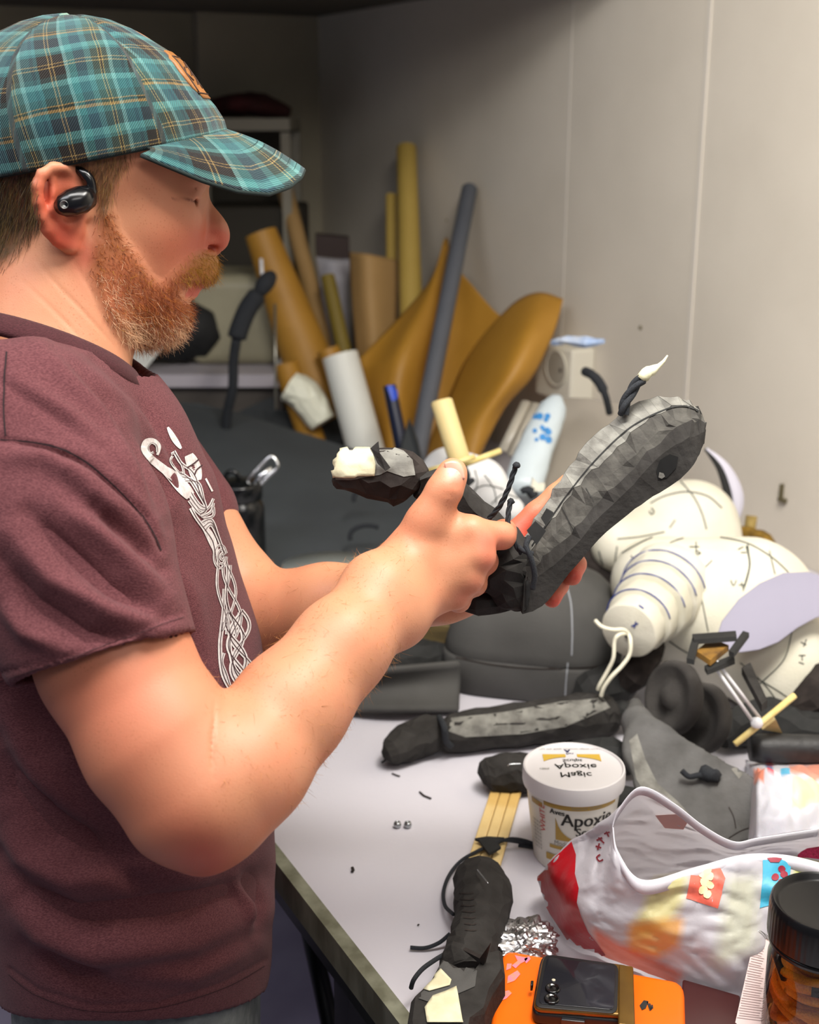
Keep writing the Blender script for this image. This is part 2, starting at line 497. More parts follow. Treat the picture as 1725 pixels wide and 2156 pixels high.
fing_r = [
    Group(ch([(1000, 1122, HD - .006, .0125), (1058, 1128, HD + .004, .0108), (1062, 1120, HD + .032, .0100), (1040, 1120, HD + .052, .0090)], .004), .006),
    Group(ch([(1006, 1170, HD - .008, .0125), (1020, 1182, HD + .016, .0110), (1012, 1180, HD + .042, .0100), (985, 1175, HD + .060, .0088)], .004), .005),
    Group(ch([(984, 1216, HD - .004, .0115), (998, 1228, HD + .018, .0105), (985, 1222, HD + .042, .0095), (965, 1210, HD + .056, .0085)], .004), .005),
    Group(ch([(954, 1250, HD + .002, .0105), (966, 1264, HD + .020, .0095), (958, 1252, HD + .040, .0085), (945, 1240, HD + .050, .0078)], .004), .005),
    Group(ch([(900, 1095, HD - .012, .0148), (926, 1046, HD - .016, .0118), (939, 1028, HD - .016, .0126), (952, 1000, HD - .012, .0104), (954, 992, HD - .011, .0098)], .008), .010),
]
nail_r = El(C(957, 991, HD - .0192), (.0066, .0086, .0030), .0004)
# far (left) arm
arm_l = ch([(250, 900, 1.27, .058), (400, 1130, 1.26, .050), (500, 1260, 1.245, .046), (548, 1288, 1.235, .0420)], .012) + \
    [Rc(C(520, 1330, 1.24), C(548, 1352, 1.235), .022, .016, .04)] + \
    ch([(575, 1290, 1.225, .0405), (690, 1278, 1.20, .0395), (820, 1262, 1.17, .0330), (930, 1243, 1.145, .0280)], .012)
FD = 1.13
hand_l = Group([
    Rc(C(930, 1240, FD + .01), C(1010, 1215, FD + .002), .0250, .0200, .02),
    Rc(C(985, 1190, FD + .005), C(1085, 1135, FD), .0150, .0125, .012),
    Rc(C(985, 1215, FD + .005), C(1100, 1165, FD), .0150, .0120, .012),
    Rc(C(985, 1235, FD + .005), C(1105, 1200, FD), .0150, .0120, .012),
    Rc(C(985, 1250, FD + .005), C(1095, 1232, FD), .0145, .0115, .012),
    Rc(C(970, 1230, FD - .012), C(1020, 1238, FD - .020), .0150, .0130, .014),
], .02)
fing_l = [
    Group(ch([(1080, 1134, FD, .0130), (1130, 1082, FD - .002, .0108), (1172, 1042, FD - .004, .0095), (1196, 1016, FD - .006, .0082)], .004), .006),
    Group(ch([(1095, 1165, FD, .0125), (1165, 1120, FD, .0105), (1210, 1090, FD - .012, .0095), (1222, 1080, FD - .024, .0085)], .004), .005),
    Group(ch([(1105, 1200, FD, .0120), (1170, 1180, FD + .006, .0100), (1212, 1188, FD - .004, .0092), (1206, 1214, FD - .014, .0080)], .004), .005),
    Group(ch([(1098, 1232, FD, .0110), (1150, 1222, FD + .006, .0095), (1176, 1232, FD - .002, .0088), (1163, 1262, FD - .012, .0076)], .004), .005),
    Group(ch([(1000, 1225, FD - .018, .0140), (1040, 1190, FD - .030, .0120), (1065, 1170, FD - .038, .0100)], .004), .008),
]
core = [Rc(C(60, 880, 1.10), C(180, 1300, 1.15), .060, .085, .03, kz=1.4), Rc(C(180, 1300, 1.15), C(290, 2050, 1.225), .085, .085, .03, kz=1.4),
        Rc(C(60, 900, .98), C(200, 900, 1.25), .050, .050, .04)]
body = core + head + arm_r + [hand_r] + fing_r + [nail_r] + arm_l + [hand_l] + fing_l
bf = lambda p: evalf(body, p)
BV, BF = surface(bf, (-.50, -.55, .80), (.22, .42, 1.42), .0021, body)
BV = relax(BV, BF, 1, .35)
BN = vnormals(BV, BF)
bx, by = pix(BV); u, v, wv = hloc(BV); near = BN[:, 2] < 0.3

beard_poly = [(214, 446), (236, 440), (250, 488), (272, 520), (292, 548), (318, 585), (342, 598), (362, 578), (384, 560), (404, 540), (428, 532), (470, 540), (470, 600), (400, 598), (376, 602), (372, 620), (392, 632), (420, 640), (410, 720), (340, 740), (262, 722), (225, 665), (200, 610), (190, 565), (205, 500)]
hair_poly = [(-160, 300), (78, 340), (72, 400), (78, 440), (84, 470), (62, 505), (30, 545), (0, 565), (-160, 580)]
side_poly = [(140, 275), (300, 275), (285, 315), (262, 352), (248, 378), (236, 412), (228, 445), (208, 470), (204, 420), (190, 380)]
def sm(a, b, x):
    t = np.clip((x - a) / (b - a), 0, 1); return t * t * (3 - 2 * t)
def feather(poly, x, y, s=9):
    r = np.zeros(np.shape(x))
    for dx, dy in ((0, 0), (s, 0), (-s, 0), (0, s), (0, -s), (s * .7, s * .7), (-s * .7, s * .7), (s * .7, -s * .7), (-s * .7, -s * .7)):
        r += inpoly(x + dx, y + dy, poly)
    return r / 9
hz = (np.abs(wv) < .10) & (v > 300) & (v < 745) & (u > -200) & (u < 500)
bm_ = feather(beard_poly, u, v) * hz
hm_ = feather(hair_poly, u, v) * hz
sm_ = feather(side_poly, u, v) * (np.abs(wv) < .10) * (v > 270) * (v < 480) * ((np.abs(wv) < .0765) | (u > 200))
bulk = bm_ * (.0025 + .0022 * sm(560, 690, v)) + (hm_ + sm_) * .002 + (bm_ * sm(395, 440, u) * sm(600, 570, v)) * .003
BV = BV + BN * bulk[:, None]
def lc(h): return np.array(lin(h)[:3])
col = np.tile(lc('ca8c69'), (len(BV), 1))
def blend(msk, c):
    global col
    col = col * (1 - msk[:, None]) + lc(c) * msk[:, None]
def gs(x, y, cx, cy, r): return np.exp(-((x - cx) ** 2 + (y - cy) ** 2) / (2 * r * r))
isarm = (by > 1150) & (bx < 700)
blend(isarm * .45 * gs(bx, by, 200, 1480, 150), 'cc6450')
blend(isarm * .75 * np.clip(gs(bx, by, 430, 1815, 55) + gs(bx, by, 330, 1720, 70) * .4, 0, 1), 'b84a38')
for cx, cy, r, a in ((1030, 1140, 18, .6), (1030, 1185, 16, .5), (1005, 1228, 16, .35), (975, 1262, 14, .35), (962, 1018, 14, .25), (1080, 1150, 40, .3)):
    blend(a * gs(bx, by, cx, cy, r), 'cc6250')
for cx, cy, r, a in ((1172, 1265, 20, .9), (1212, 1208, 22, .9), (1110, 1120, 45, .8), (1020, 1245, 30, .7)):
    blend(a * gs(bx, by, cx, cy, r) * (BV[:, 2] > 1.085), 'cc4438')
blend(hz * .75 * np.clip(gs(u, v, 425, 515, 26) + gs(u, v, 470, 505, 18) + .35 * gs(u, v, 440, 470, 30), 0, 1), 'b03a2c')
blend(hz * .55 * gs(u, v, 375, 530, 45), 'c86a50')
blend(hz * .35 * gs(u, v, 405, 420, 30), 'c07a5e')
ear = hz * sm(.066, .074, np.abs(wv)) * sm(188, 176, u) * (u > 70) * sm(530, 520, v)
blend(ear * np.clip(.35 + .5 * gs(u, v, 100, 420, 30) + .6 * gs(u, v, 130, 500, 30), 0, 1) * sm(350, 372, v), 'cc563e')
blend(ear * .5 * gs(u, v, 136, 383, 20), 'b0482e')
lips = hz * sm(368, 380, u) * sm(592, 598, v) * (1 - sm(622, 628, v)) * (np.abs(wv) < .03)
blend(lips * .8, 'c4584e')
blend(hz * .7 * gs(u, v, 180, 540, 26) * (wv > 0), 'c9604a')
blend(bm_ * .85, '8e5026'); blend(bm_ * .6 * sm(640, 700, v), 'b08c6a')
blend(bm_ * .7 * sm(385, 430, u) * sm(600, 575, v), 'a87a24')
blend(hm_ * .95, '40331c'); blend(sm_ * .75, '6e5230')
blend(hz * .9 * np.exp(-((v - 417 - (u - 362) * .10) / 2.0) ** 2) * (u > 360) * (u < 406) * (np.abs(wv) > .024), '6a3222')
nail = gs(bx, by, 957, 990, 12) * (BV[:, 2] < HD - .019)
blend(np.clip(nail * 1.5, 0, 1) * .7, 'f8c8bc')
# the skin material: blotches, freckles, fine bump
def skin_material():
    m, nt, b = nodemat('skin'); L_, N = nt.links, nt.nodes
    setb(b, Roughness=.48, Subsurface_Weight=.12, Subsurface_Scale=.006, Specular_IOR_Level=.4)
    b.inputs['Subsurface Radius'].default_value = (1.0, .35, .2)
    at_ = N.new('ShaderNodeAttribute'); at_.attribute_name = 'Col'
    tc = N.new('ShaderNodeTexCoord')
    n1 = N.new('ShaderNodeTexNoise'); n1.inputs['Scale'].default_value = 22; n1.inputs['Detail'].default_value = 4
    L_.new(tc.outputs['Object'], n1.inputs[0])
    mr = N.new('ShaderNodeMapRange'); mr.inputs[1].default_value = .4; mr.inputs[2].default_value = .75; mr.inputs[4].default_value = .35
    L_.new(n1.outputs[0], mr.inputs[0])
    m1 = N.new('ShaderNodeMix'); m1.data_type = 'RGBA'; m1.inputs[7].default_value = lin('cf7458')
    L_.new(mr.outputs[0], m1.inputs[0]); L_.new(at_.outputs['Color'], m1.inputs[6])
    vo = N.new('ShaderNodeTexVoronoi'); vo.inputs['Scale'].default_value = 330; vo.inputs['Randomness'].default_value = 1
    L_.new(tc.outputs['Object'], vo.inputs[0])
    r2 = N.new('ShaderNodeMapRange'); r2.inputs[1].default_value = .30; r2.inputs[2].default_value = .18; r2.inputs[3].default_value = 0; r2.inputs[4].default_value = 1
    L_.new(vo.outputs['Distance'], r2.inputs[0])
    n3 = N.new('ShaderNodeTexNoise'); n3.inputs['Scale'].default_value = 30
    L_.new(tc.outputs['Object'], n3.inputs[0])
    r3 = N.new('ShaderNodeMapRange'); r3.inputs[1].default_value = .42; r3.inputs[2].default_value = .62; r3.inputs[4].default_value = .42
    L_.new(n3.outputs[0], r3.inputs[0])
    mu = N.new('ShaderNodeMath'); mu.operation = 'MULTIPLY'; L_.new(r2.outputs[0], mu.inputs[0]); L_.new(r3.outputs[0], mu.inputs[1])
    m2 = N.new('ShaderNodeMix'); m2.data_type = 'RGBA'; m2.inputs[7].default_value = lin('b06a4a')
    L_.new(mu.outputs[0], m2.inputs[0]); L_.new(m1.outputs[2], m2.inputs[6]); L_.new(m2.outputs[2], b.inputs['Base Color'])
    n4 = N.new('ShaderNodeTexNoise'); n4.inputs['Scale'].default_value = 800; n4.inputs['Detail'].default_value = 3
    L_.new(tc.outputs['Object'], n4.inputs[0])
    bp = N.new('ShaderNodeBump'); bp.inputs['Distance'].default_value = .00022; bp.inputs['Strength'].default_value = .6
    L_.new(n4.outputs[0], bp.inputs['Height']); L_.new(bp.outputs[0], b.inputs['Normal'])
    return m
skin_m = skin_material()
person = thing('person', 'bearded person in green plaid cap and maroon t-shirt holding a black foam leg piece', 'person', (float(c2w(C(290, 2050, 1.225))[0]), float(c2w(C(290, 2050, 1.225))[1]), 0))
# wrinkles of the neck and elbow crook
neck_lines = [([(452, 1478), (451, 1520), (447, 1560), (446, 1600), (452, 1640)], .0022, 2.6), ([(75, 545), (120, 600), (170, 650), (215, 700), (255, 745)], .0009, 3.2), ([(45, 590), (100, 640), (150, 690), (190, 735)], .0007, 3), ([(150, 540), (185, 600), (215, 650)], .0006, 4),
              ([(948, 1020), (970, 1026)], .0005, 3), ([(935, 1040), (960, 1046)], .0004, 3)]
for pts, a, s in neck_lines:
    d, al = seg_dist(bx, by, pts)
    BV -= BN * ((a * np.exp(-(d / s) ** 2) * np.sin(np.pi * np.clip(al, .08, .92)) * near))[:, None]
bodyo = mk('body', c2w(BV), BF, skin_m, person, colors=col)

tn = []
for i in range(9):
    for j in range(16):
        a, b = -1.25 + 2.5 * i / 8, 2 * math.pi * j / 16
tv, tf = [], []
for i in range(11):
    for j in range(9):
        x, y = -1 + .2 * i, -1 + .25 * j; q = max(0, 1 - .62 * x * x - .25 * y * y)
        wx = .0066 * x * (1 - .12 * y * y); tv.append(c2w(C(957, 990, HD - .0200) + np.array([wx + .0022 * y, -.0072 * y * (1 - .25 * x * x * (y < 0)), -.0030 * q ** .5])))
for i in range(10):
    for j in range(8): tf.append([i * 9 + j, (i + 1) * 9 + j, (i + 1) * 9 + j + 1, i * 9 + j + 1])
tno = mk('thumb_nail', tv, tf, mat('nail', 'e2a590', rough=.3), person)
so = tno.modifiers.new('thick', 'SOLIDIFY'); so.thickness = .0006

# ---- hair as many fine tapered strands
def hair_material():
    m, nt, b = nodemat('hair_fibre'); a = nt.nodes.new('ShaderNodeAttribute'); a.attribute_name = 'Col'
    nt.links.new(a.outputs['Color'], b.inputs['Base Color']); setb(b, Roughness=.45, Specular_IOR_Level=.5); return m
hair_m = hair_material()
def strands(name, idx, dirf, length, rad, colf, curl=.35, seg=4, lift=.35, label=None):
    V, F, K = [], [], []
    n = len(idx)
    p0 = BV[idx] - BN[idx] * .0008 + rng.normal(0, .0008, (n, 3)); nn = BN[idx]
    D = dirf(idx) + rng.normal(0, curl, (n, 3)); D /= np.linalg.norm(D, axis=1, keepdims=True)
    Ln = length(idx) * rng.uniform(.55, 1.25, n)
    cv = rng.normal(0, curl * 1.3, (n, 3)); cc = colf(idx)
    d = nn * lift + D; d /= np.linalg.norm(d, axis=1, keepdims=True)
    p = p0.copy(); base = 0
    side = np.cross(d, rng.normal(0, 1, (n, 3))); side /= np.linalg.norm(side, axis=1, keepdims=True)
    rings = []
    for s in range(seg + 1):
        r = rad * (1 - .8 * s / seg)
        s2 = np.cross(d, side); s2 /= np.maximum(np.linalg.norm(s2, axis=1, keepdims=True), 1e-9)
        for a in range(3):
            th = 2 * math.pi * a / 3
            rings.append(p + side * (r * math.cos(th)) + s2 * (r * math.sin(th)))
        d = d + (D * .5 + cv * .5) * .5; d /= np.linalg.norm(d, axis=1, keepdims=True)
        p = p + d * (Ln / seg)[:, None]
    V = np.stack(rings, 1).reshape(-1, 3); m = 3 * (seg + 1)
    f = []
    for s in range(seg):
        for a in range(3):
            b = (a + 1) % 3
            f.append([s * 3 + a, s * 3 + b, (s + 1) * 3 + b, (s + 1) * 3 + a])
    f = np.array(f); F = (np.arange(n)[:, None, None] * m + f[None]).reshape(-1, 4)
    return mk(name, c2w(V), F, hair_m, person, colors=np.repeat(cc, m, 0))
def pick(mask, n):
    p = mask / mask.sum(); return rng.choice(len(mask), n, p=p)
def mixc(names, wts, idx):
    cs = np.stack([lc(x) for x in names]); k = np.array([rng.choice(len(names), p=w_ / w_.sum()) for w_ in wts])
    return cs[k] * rng.uniform(.8, 1.2, (len(idx), 1))
def beard_dir(idx):
    d = np.zeros((len(idx), 3)); mu = (u[idx] > 385) & (v[idx] < 605)
    d += hf * np.where(mu, -.1, .35)[:, None] - hu * np.where(mu, .9, .85)[:, None]
    return d
def beard_col(idx):
    g = sm(640, 700, v[idx]) * .9 + .8 * gs(u[idx], v[idx], 225, 625, 32) + .05; mo = sm(360, 400, u[idx]) * sm(610, 585, v[idx])
    w_ = np.stack([(1 - g).clip(.05) * (1 - mo) + .02, (1 - g).clip(.05) * .9 * (1 - mo) + .05, g * (1 - mo), mo * 1.5 + .03, .08 + 0 * g], 1)
    return mixc(['8e4212', 'b4682a', 'dcb48e', 'b48426', '5a2e10'], w_, idx)
ib = pick(bm_ ** 1.5 * (wv > -.06), 9000)
strands('beard', ib, beard_dir, lambda i: .0060 + .0050 * sm(600, 690, v[i]) + .004 * (sm(395, 430, u[i]) * sm(600, 575, v[i])), .00019, beard_col, curl=.55, lift=.48)
def hair_dir(idx): return np.tile(-hf * .25 - hu * .95, (len(idx), 1))
ih = pick(hm_, 5200)
strands('hair', ih, hair_dir, lambda i: .013 + 0 * i, .00017, lambda i: mixc(['2a2010', '4a3a1e', '7a6236', '96783c'], np.tile([.35, .35, .2, .1], (len(i), 1)), i), curl=.14, lift=.12)
isb = pick(sm_, 1700)
strands('sideburn', isb, hair_dir, lambda i: .010 + 0 * i, .00015, lambda i: mixc(['5a4020', '8a6430', 'b08a4c', '3a2a14'], np.tile([.35, .3, .2, .15], (len(i), 1)), i), curl=.22, lift=.18)
armm = (((bx > 430) & (bx < 860) & (by > 1120) & (BV[:, 2] < 1.05)) | ((bx > 480) & (by > 1180) & (BV[:, 2] > 1.05) & (bx < 900))).astype(float) * (by < 1700)
ia = pick(armm, 4200)
fa = np.array(C(850, 1200, 1.0) - C(500, 1650, .92)); fa /= np.linalg.norm(fa)
strands('arm_hair', ia, lambda i: np.tile(fa * .5 - np.array([.3, .6, 0]), (len(i), 1)), lambda i: .0085 + 0 * i, .00012, lambda i: mixc(['c88a4c', 'a06a34'], np.tile([.6, .4], (len(i), 1)), i), curl=.3, lift=.35)

lt = []
for s_ in (1, -1):
    for k in range(16):
        f = k / 15; a = L(370 + 38 * f, 414 + 6 * f, .0515 - .004 * f); b = L(378 + 40 * f, 423 + 5 * f, .0535 - .004 * f)
        if s_ < 0: a, b = a - hl * 2 * ((a - HO) @ hl), b - hl * 2 * ((b - HO) @ hl)
        lt.append(tube([Vector(c2w(a)), Vector(c2w((a + b) / 2 + hl * .0008 * s_)), Vector(c2w(b))], [.00022, .00018, .00006], 4))
for nm, q in (('eyelashes', lt[:16]), ('eyelashes', lt[16:])):
    o = mk(nm, *join(q), mat('lash_brown', '4a2a16', rough=.6), person); o['kind'] = 'stuff'

# ---- t-shirt
def chz(pts, kz, k=.03): return [Rc(C(*a[:3]), C(*b[:3]), a[3], b[3], k, kz=kz) for a, b in zip(pts[:-1], pts[1:])]
tz = chz([(80, 890, 1.10, .078), (112, 1050, 1.115, .130), (180, 1250, 1.14, .130), (238, 1420, 1.155, .130), (272, 1680, 1.185, .132), (292, 1860, 1.21, .125), (296, 2020, 1.23, .121), (300, 2260, 1.26, .121)], 1.42, .015)
yoke = [Rc(C(10, 785, 1.085), C(15, 880, 1.10), .070, .078, .03), Rc(C(70, 800, 1.09), C(90, 930, .985), .072, .066, .04), Rc(C(100, 800, 1.10), C(215, 880, 1.235), .062, .055, .03),
        Rc(C(120, 800, 1.09), C(190, 905, 1.11), .060, .068, .03),
        Rc(C(270, 960, 1.10), C(315, 1070, 1.12), .038, .048, .04)]
slv = [Rc(C(40, 950, .965), C(115, 1130, .94), .084, .082, .015), Rc(C(115, 1130, .94), C(228, 1400, .91), .082, .0660, .015)]
slf = [Rc(C(215, 890, 1.262), C(375, 1090, 1.265), .068, .060, .03)]
hn = np.array([.30, -.95, -.12]); hn /= np.linalg.norm(hn); hp = C(200, 1391, .90)
fn_ = np.array([.55, -.8, 0.]); fn_ /= np.linalg.norm(fn_); fp_ = C(440, 1120, 1.25)
rc_ = C(88, 732, 1.082)
ringF = np.array(C(268, 782, 1.085) - rc_); ringN = np.array([.008, .009, -.075])
rF, rN = np.linalg.norm(ringF), np.linalg.norm(ringN); eF, eN = ringF / rF, ringN / rN; eU = np.cross(eN, eF); eU /= np.linalg.norm(eU)
if eU[1] < 0: eU = -eU
def neckcut(p, g=.004):
    q = p - rc_; a = q @ eF / (rF + g); b = q @ eN / (rN + g); r = np.hypot(a, b)
    return np.maximum((r - 1) * rN, -(q @ eU + .030))
def neckslope(p):
    q = p - rc_; rr = (np.hypot(q @ eF / rF, q @ eN / rN) - 1) * rN
    fb = (q @ eF) / (rF * .9); fr = np.maximum(np.clip(fb, 0, 1), np.clip(-fb * 1.3 - .25, 0, .9))
    return np.where(rr < .08 + .07 * np.clip(-fb, 0, 1), (q @ eU + .0185 - .014 * fr + np.maximum(rr, -.01) * (.40 - .3 * fr) - np.maximum(rr - .028 + .012 * fr, 0) * np.where(fb < 0, -.25, 2.5)) * .8, -1.0)
def shirt_out(p):
    f = np.maximum(evalf(tz + yoke, p), neckslope(p))
    s = np.maximum(evalf(slv, p), (p - hp) @ hn)
    s2 = np.maximum(evalf(slf, p), (p - fp_) @ fn_)
    f = smin(f, s, .012); f = smin(f, s2, .012)
    return f
hemp = C(290, 2045, 1.235); hemn = np.array([0, -.9563, .2924])
def shirt(p):
    o = shirt_out(p)
    i = np.minimum(np.minimum(np.maximum(evalf(tz + yoke, p), neckslope(p)), evalf(slv, p)), evalf(slf, p)) + .0055
    # the hem is cut on a gently wavy level
    w_ = (p - hemp) @ hemn + .006 * np.sin(p[..., 0] * 22 + 1) + .5 * np.maximum(0, -((p - hemp) @ np.array([0, .2924, .9563])) - .02)
    s = np.maximum(np.maximum(o, -i), w_)
    return np.maximum(s, -neckcut(p))
shr = tz + yoke + slv + slf
SV, SF = surface(shirt, (-.56, -.56, .80), (.02, .20, 1.50), .0026, shr)
SV = relax(SV, SF, 2, .5)
SN = vnormals(SV, SF)
sx_, sy_ = pix(SV)
onear = (SN[:, 2] < .15)
outer = np.clip(1 - np.abs(shirt_out(SV)) / .004, 0, 1) * sm(.25, -.05, SN[:, 2])
isl = outer * (evalf(slv, SV) < .006) * (SV[:, 2] < 1.02)
itor = outer * (1 - (isl > 0))
folds = [ # points, height, width in pixels, where
    ([(60, 700), (150, 800), (240, 900), (330, 1080)], .004, 26, 'a'), ([(110, 740), (220, 850), (300, 970), (352, 1110)], -.004, 16, 'a'),
    ([(30, 800), (140, 880), (240, 980), (330, 1120)], .004, 22, 'a'), ([(0, 800), (120, 880), (220, 960), (320, 1080)], -.003, 14, 'a'),
    ([(160, 760), (270, 850), (350, 960), (400, 1080)], .0025, 18, 'a'), ([(200, 760), (310, 870), (380, 1000), (420, 1130)], -.0025, 14, 'a'),
    ([(0, 925), (90, 940), (170, 970), (240, 1030), (300, 1090), (338, 1160)], -.0035, 7, 'a'),
    ([(0, 960), (90, 965), (180, 1010), (260, 1080), (330, 1170)], .004, 20, 's'),
    ([(200, 1070), (270, 1130), (340, 1200)], -.005, 16, 's'), ([(120, 1060), (200, 1120), (280, 1200), (350, 1260)], .005, 24, 's'),
    ([(60, 1080), (140, 1160), (230, 1240), (340, 1300)], -.005, 20, 's'), ([(20, 1120), (110, 1220), (230, 1290), (360, 1330)], .005, 26, 's'),
    ([(0, 1180), (70, 1270), (180, 1340), (300, 1340)], -.004, 20, 's'), ([(0, 1260), (60, 1330), (140, 1370)], .004, 22, 's'),
    ([(140, 1000), (230, 1080), (310, 1180)], .003, 14, 's'),
    ([(340, 1120), (350, 1160), (344, 1210)], -.009, 12, 't'), ([(352, 1180), (400, 1260), (430, 1400)], .004, 28, 't'),
    ([(345, 1200), (370, 1300), (400, 1400), (430, 1480)], -.004, 22, 't'),
    # the waist: broad drapes below the arm
    ([(0, 1720), (60, 1800), (150, 1850), (300, 1830)], .009, 34, 't'), ([(0, 1800), (50, 1880), (160, 1935), (330, 1920), (480, 1880), (560, 1850)], -.010, 30, 't'),
    ([(0, 1560), (40, 1660), (120, 1750), (240, 1790)], -.008, 32, 't'),
    ([(20, 1880), (90, 1960), (200, 2000), (400, 1980), (550, 1920)], .009, 32, 't'), ([(60, 1990), (150, 2050), (240, 2070)], -.008, 26, 't'),
    ([(160, 1600), (260, 1720), (360, 1820), (470, 1880)], .006, 36, 't'), ([(100, 1700), (200, 1800), (330, 1890)], -.005, 24, 't'),
    ([(250, 2050), (400, 2050), (540, 1990)], .006, 24, 't'), ([(530, 1840), (545, 1900), (535, 1960)], -.006, 14, 't'),
    ([(500, 1850), (520, 1900), (520, 1950)], .005, 14, 't'),
    ([(0, 1440), (60, 1600), (160, 1720)], .006, 34, 't'),
]
disp = np.zeros(len(SV))
for pts, a, s, wh in folds:
    d, al = seg_dist(sx_, sy_, pts)
    m = outer if wh == 'a' else isl if wh == 's' else itor
    disp += (1.5 if wh == 't' else 2.2) * a * np.exp(-(d / s) ** 2) * np.sin(np.pi * np.clip(al, .06, .94)) ** .7 * m
# stitched hems
dh, _ = seg_dist(sx_, sy_, [(-60, 1428), (100, 1395), (250, 1345), (383, 1288)]); disp -= .0018 * np.exp(-(dh / 4) ** 2) * isl
dh, _ = seg_dist(sx_, sy_, [(20, 2040), (80, 2085), (190, 2118), (330, 2112), (470, 2070), (560, 2020)]); disp -= .0015 * np.exp(-(dh / 5) ** 2) * itor
SV = SV + SN * disp[:, None]
def shirt_material(name, c1, c2, c3):
    m, nt, b = nodemat(name); L_, N = nt.links, nt.nodes
    setb(b, Roughness=.85, Sheen_Weight=.06, Sheen_Roughness=.5, Specular_IOR_Level=.15)
    tc = N.new('ShaderNodeTexCoord')
    n1 = N.new('ShaderNodeTexNoise'); n1.inputs['Scale'].default_value = 1500; n1.inputs['Detail'].default_value = 2
    n2 = N.new('ShaderNodeTexNoise'); n2.inputs['Scale'].default_value = 14; n2.inputs['Detail'].default_value = 5
    mp = N.new('ShaderNodeMapping'); mp.inputs['Scale'].default_value = (.35, .35, 1.0)
    L_.new(tc.outputs['Object'], mp.inputs[0]); L_.new(mp.outputs[0], n1.inputs[0]); L_.new(tc.outputs['Object'], n2.inputs[0])
    r1 = N.new('ShaderNodeMapRange'); r1.inputs[1].default_value = .35; r1.inputs[2].default_value = .65
    r2 = N.new('ShaderNodeMapRange'); r2.inputs[1].default_value = .45; r2.inputs[2].default_value = .8; r2.inputs[4].default_value = .22
    L_.new(n1.outputs[0], r1.inputs[0]); L_.new(n2.outputs[0], r2.inputs[0])
    m1 = N.new('ShaderNodeMix'); m1.data_type = 'RGBA'; m1.inputs[6].default_value = lin(c1); m1.inputs[7].default_value = lin(c2)
    m2 = N.new('ShaderNodeMix'); m2.data_type = 'RGBA'; m2.inputs[7].default_value = lin(c3)
    L_.new(r1.outputs[0], m1.inputs[0]); L_.new(m1.outputs[2], m2.inputs[6]); L_.new(r2.outputs[0], m2.inputs[0]); L_.new(m2.outputs[2], b.inputs['Base Color'])
    bp = N.new('ShaderNodeBump'); bp.inputs['Distance'].default_value = .0006
    L_.new(n1.outputs[0], bp.inputs['Height']); L_.new(bp.outputs[0], b.inputs['Normal'])
    return m
shirt_m = shirt_material('heathered_cotton', '532d31', '704346', '643a3c')
shirto = mk('shirt', c2w(SV), SF, shirt_m, person)
# ribbed collar
def collar():
    V, F = [], []; n = 220; prof = [(0, .000), (.0025, .0035), (.0085, .0010), (.0155, -.0055), (.0225, -.0140), (.0200, -.0185), (.008, -.012), (.0005, -.006)]
    for i in range(n):
        th = 2 * math.pi * i / n; o = math.cos(th) * eF * rF + math.sin(th) * eN * rN; od = o / np.linalg.norm(o)
        rib = .0004 * (i % 2)
        for r, h in prof: V.append(rc_ + o + od * (r + rib) + eU * (h))
    k = len(prof)
    for i in range(n):
        j = (i + 1) % n
        for a in range(k): F.append([i * k + a, i * k + (a + 1) % k, j * k + (a + 1) % k, j * k + a])
    return c2w(np.array(V)), F
mk('collar', *collar(), shirt_material('ribbed_cotton', '3c1f22', '4e2a2e', '482626'), person)

# ---- print on the chest: interlaced bands laid on the cloth
s_bvh = BVHTree.FromPolygons([tuple(x) for x in SV], SF.tolist())
prv, prf, dkv, dkf = [], [], [], []
def on_shirt(px, py):
    d = Vector(C(px, py, 1.0)).normalized()
    h = s_bvh.ray_cast(d * .6, d)
    return (h[0], h[1]) if h[0] is not None and h[0].z < 1.35 else None
def ribbon(pts, wpx, V=None, F=None, lift=.0007, n=7):
    V = prv if V is None else V; F = prf if F is None else F
    pp = smooth_path([(x, y, 0) for x, y in pts], n); prev = None
    for i, p in enumerate(pp):
        t = (pp[min(i + 1, len(pp) - 1)] - pp[max(i - 1, 0)]).normalized(); s = Vector((-t.y, t.x, 0))
        ww = wpx if not callable(wpx) else wpx(i / (len(pp) - 1))
        a, b = on_shirt(p.x + s.x * ww / 2, p.y + s.y * ww / 2), on_shirt(p.x - s.x * ww / 2, p.y - s.y * ww / 2)
        if a is None or b is None or (a[0] - b[0]).length > .13: prev = None; continue
        V += [a[0] + a[1] * lift, b[0] + b[1] * lift]
        k = len(V) - 2
        if prev is not None and (Vector(V[k]) - Vector(V[prev])).length < .08: F.append([prev, k, k + 1, prev + 1])
        prev = k
def band(pts, wpx):              # a white band with a dark line down its middle
    ribbon(pts, wpx)
    ribbon(pts, (lambda t: (wpx(t) if callable(wpx) else wpx) * .16), dkv, dkf, .0011)
band([(330, 952), (328, 938), (318, 932), (310, 940), (314, 954), (322, 952)], 5)
ribbon([(330, 958), (334, 940), (322, 928), (306, 930), (302, 946), (316, 965), (340, 985), (366, 1005)], lambda t: 5 + 14 * t)
ribbon([(340, 985), (362, 1003), (385, 1028), (400, 1045)], lambda t: 12 + 16 * math.sin(t * 2.6))
band([(362, 960), (358, 972), (372, 992), (385, 1000), (382, 980), (368, 956), (359, 956)], 5)
band([(365, 950), (380, 975), (400, 990), (412, 1010), (418, 1040)], 7)
ribbon([(396, 958), (408, 985), (414, 1012)], lambda t: 12 + 16 * math.sin(.4 + t * 2.4)); ribbon([(392, 985), (404, 978), (416, 968)], 3, dkv, dkf, .0012); ribbon([(408, 1000), (412, 990), (424, 980)], 3, dkv, dkf, .0012)
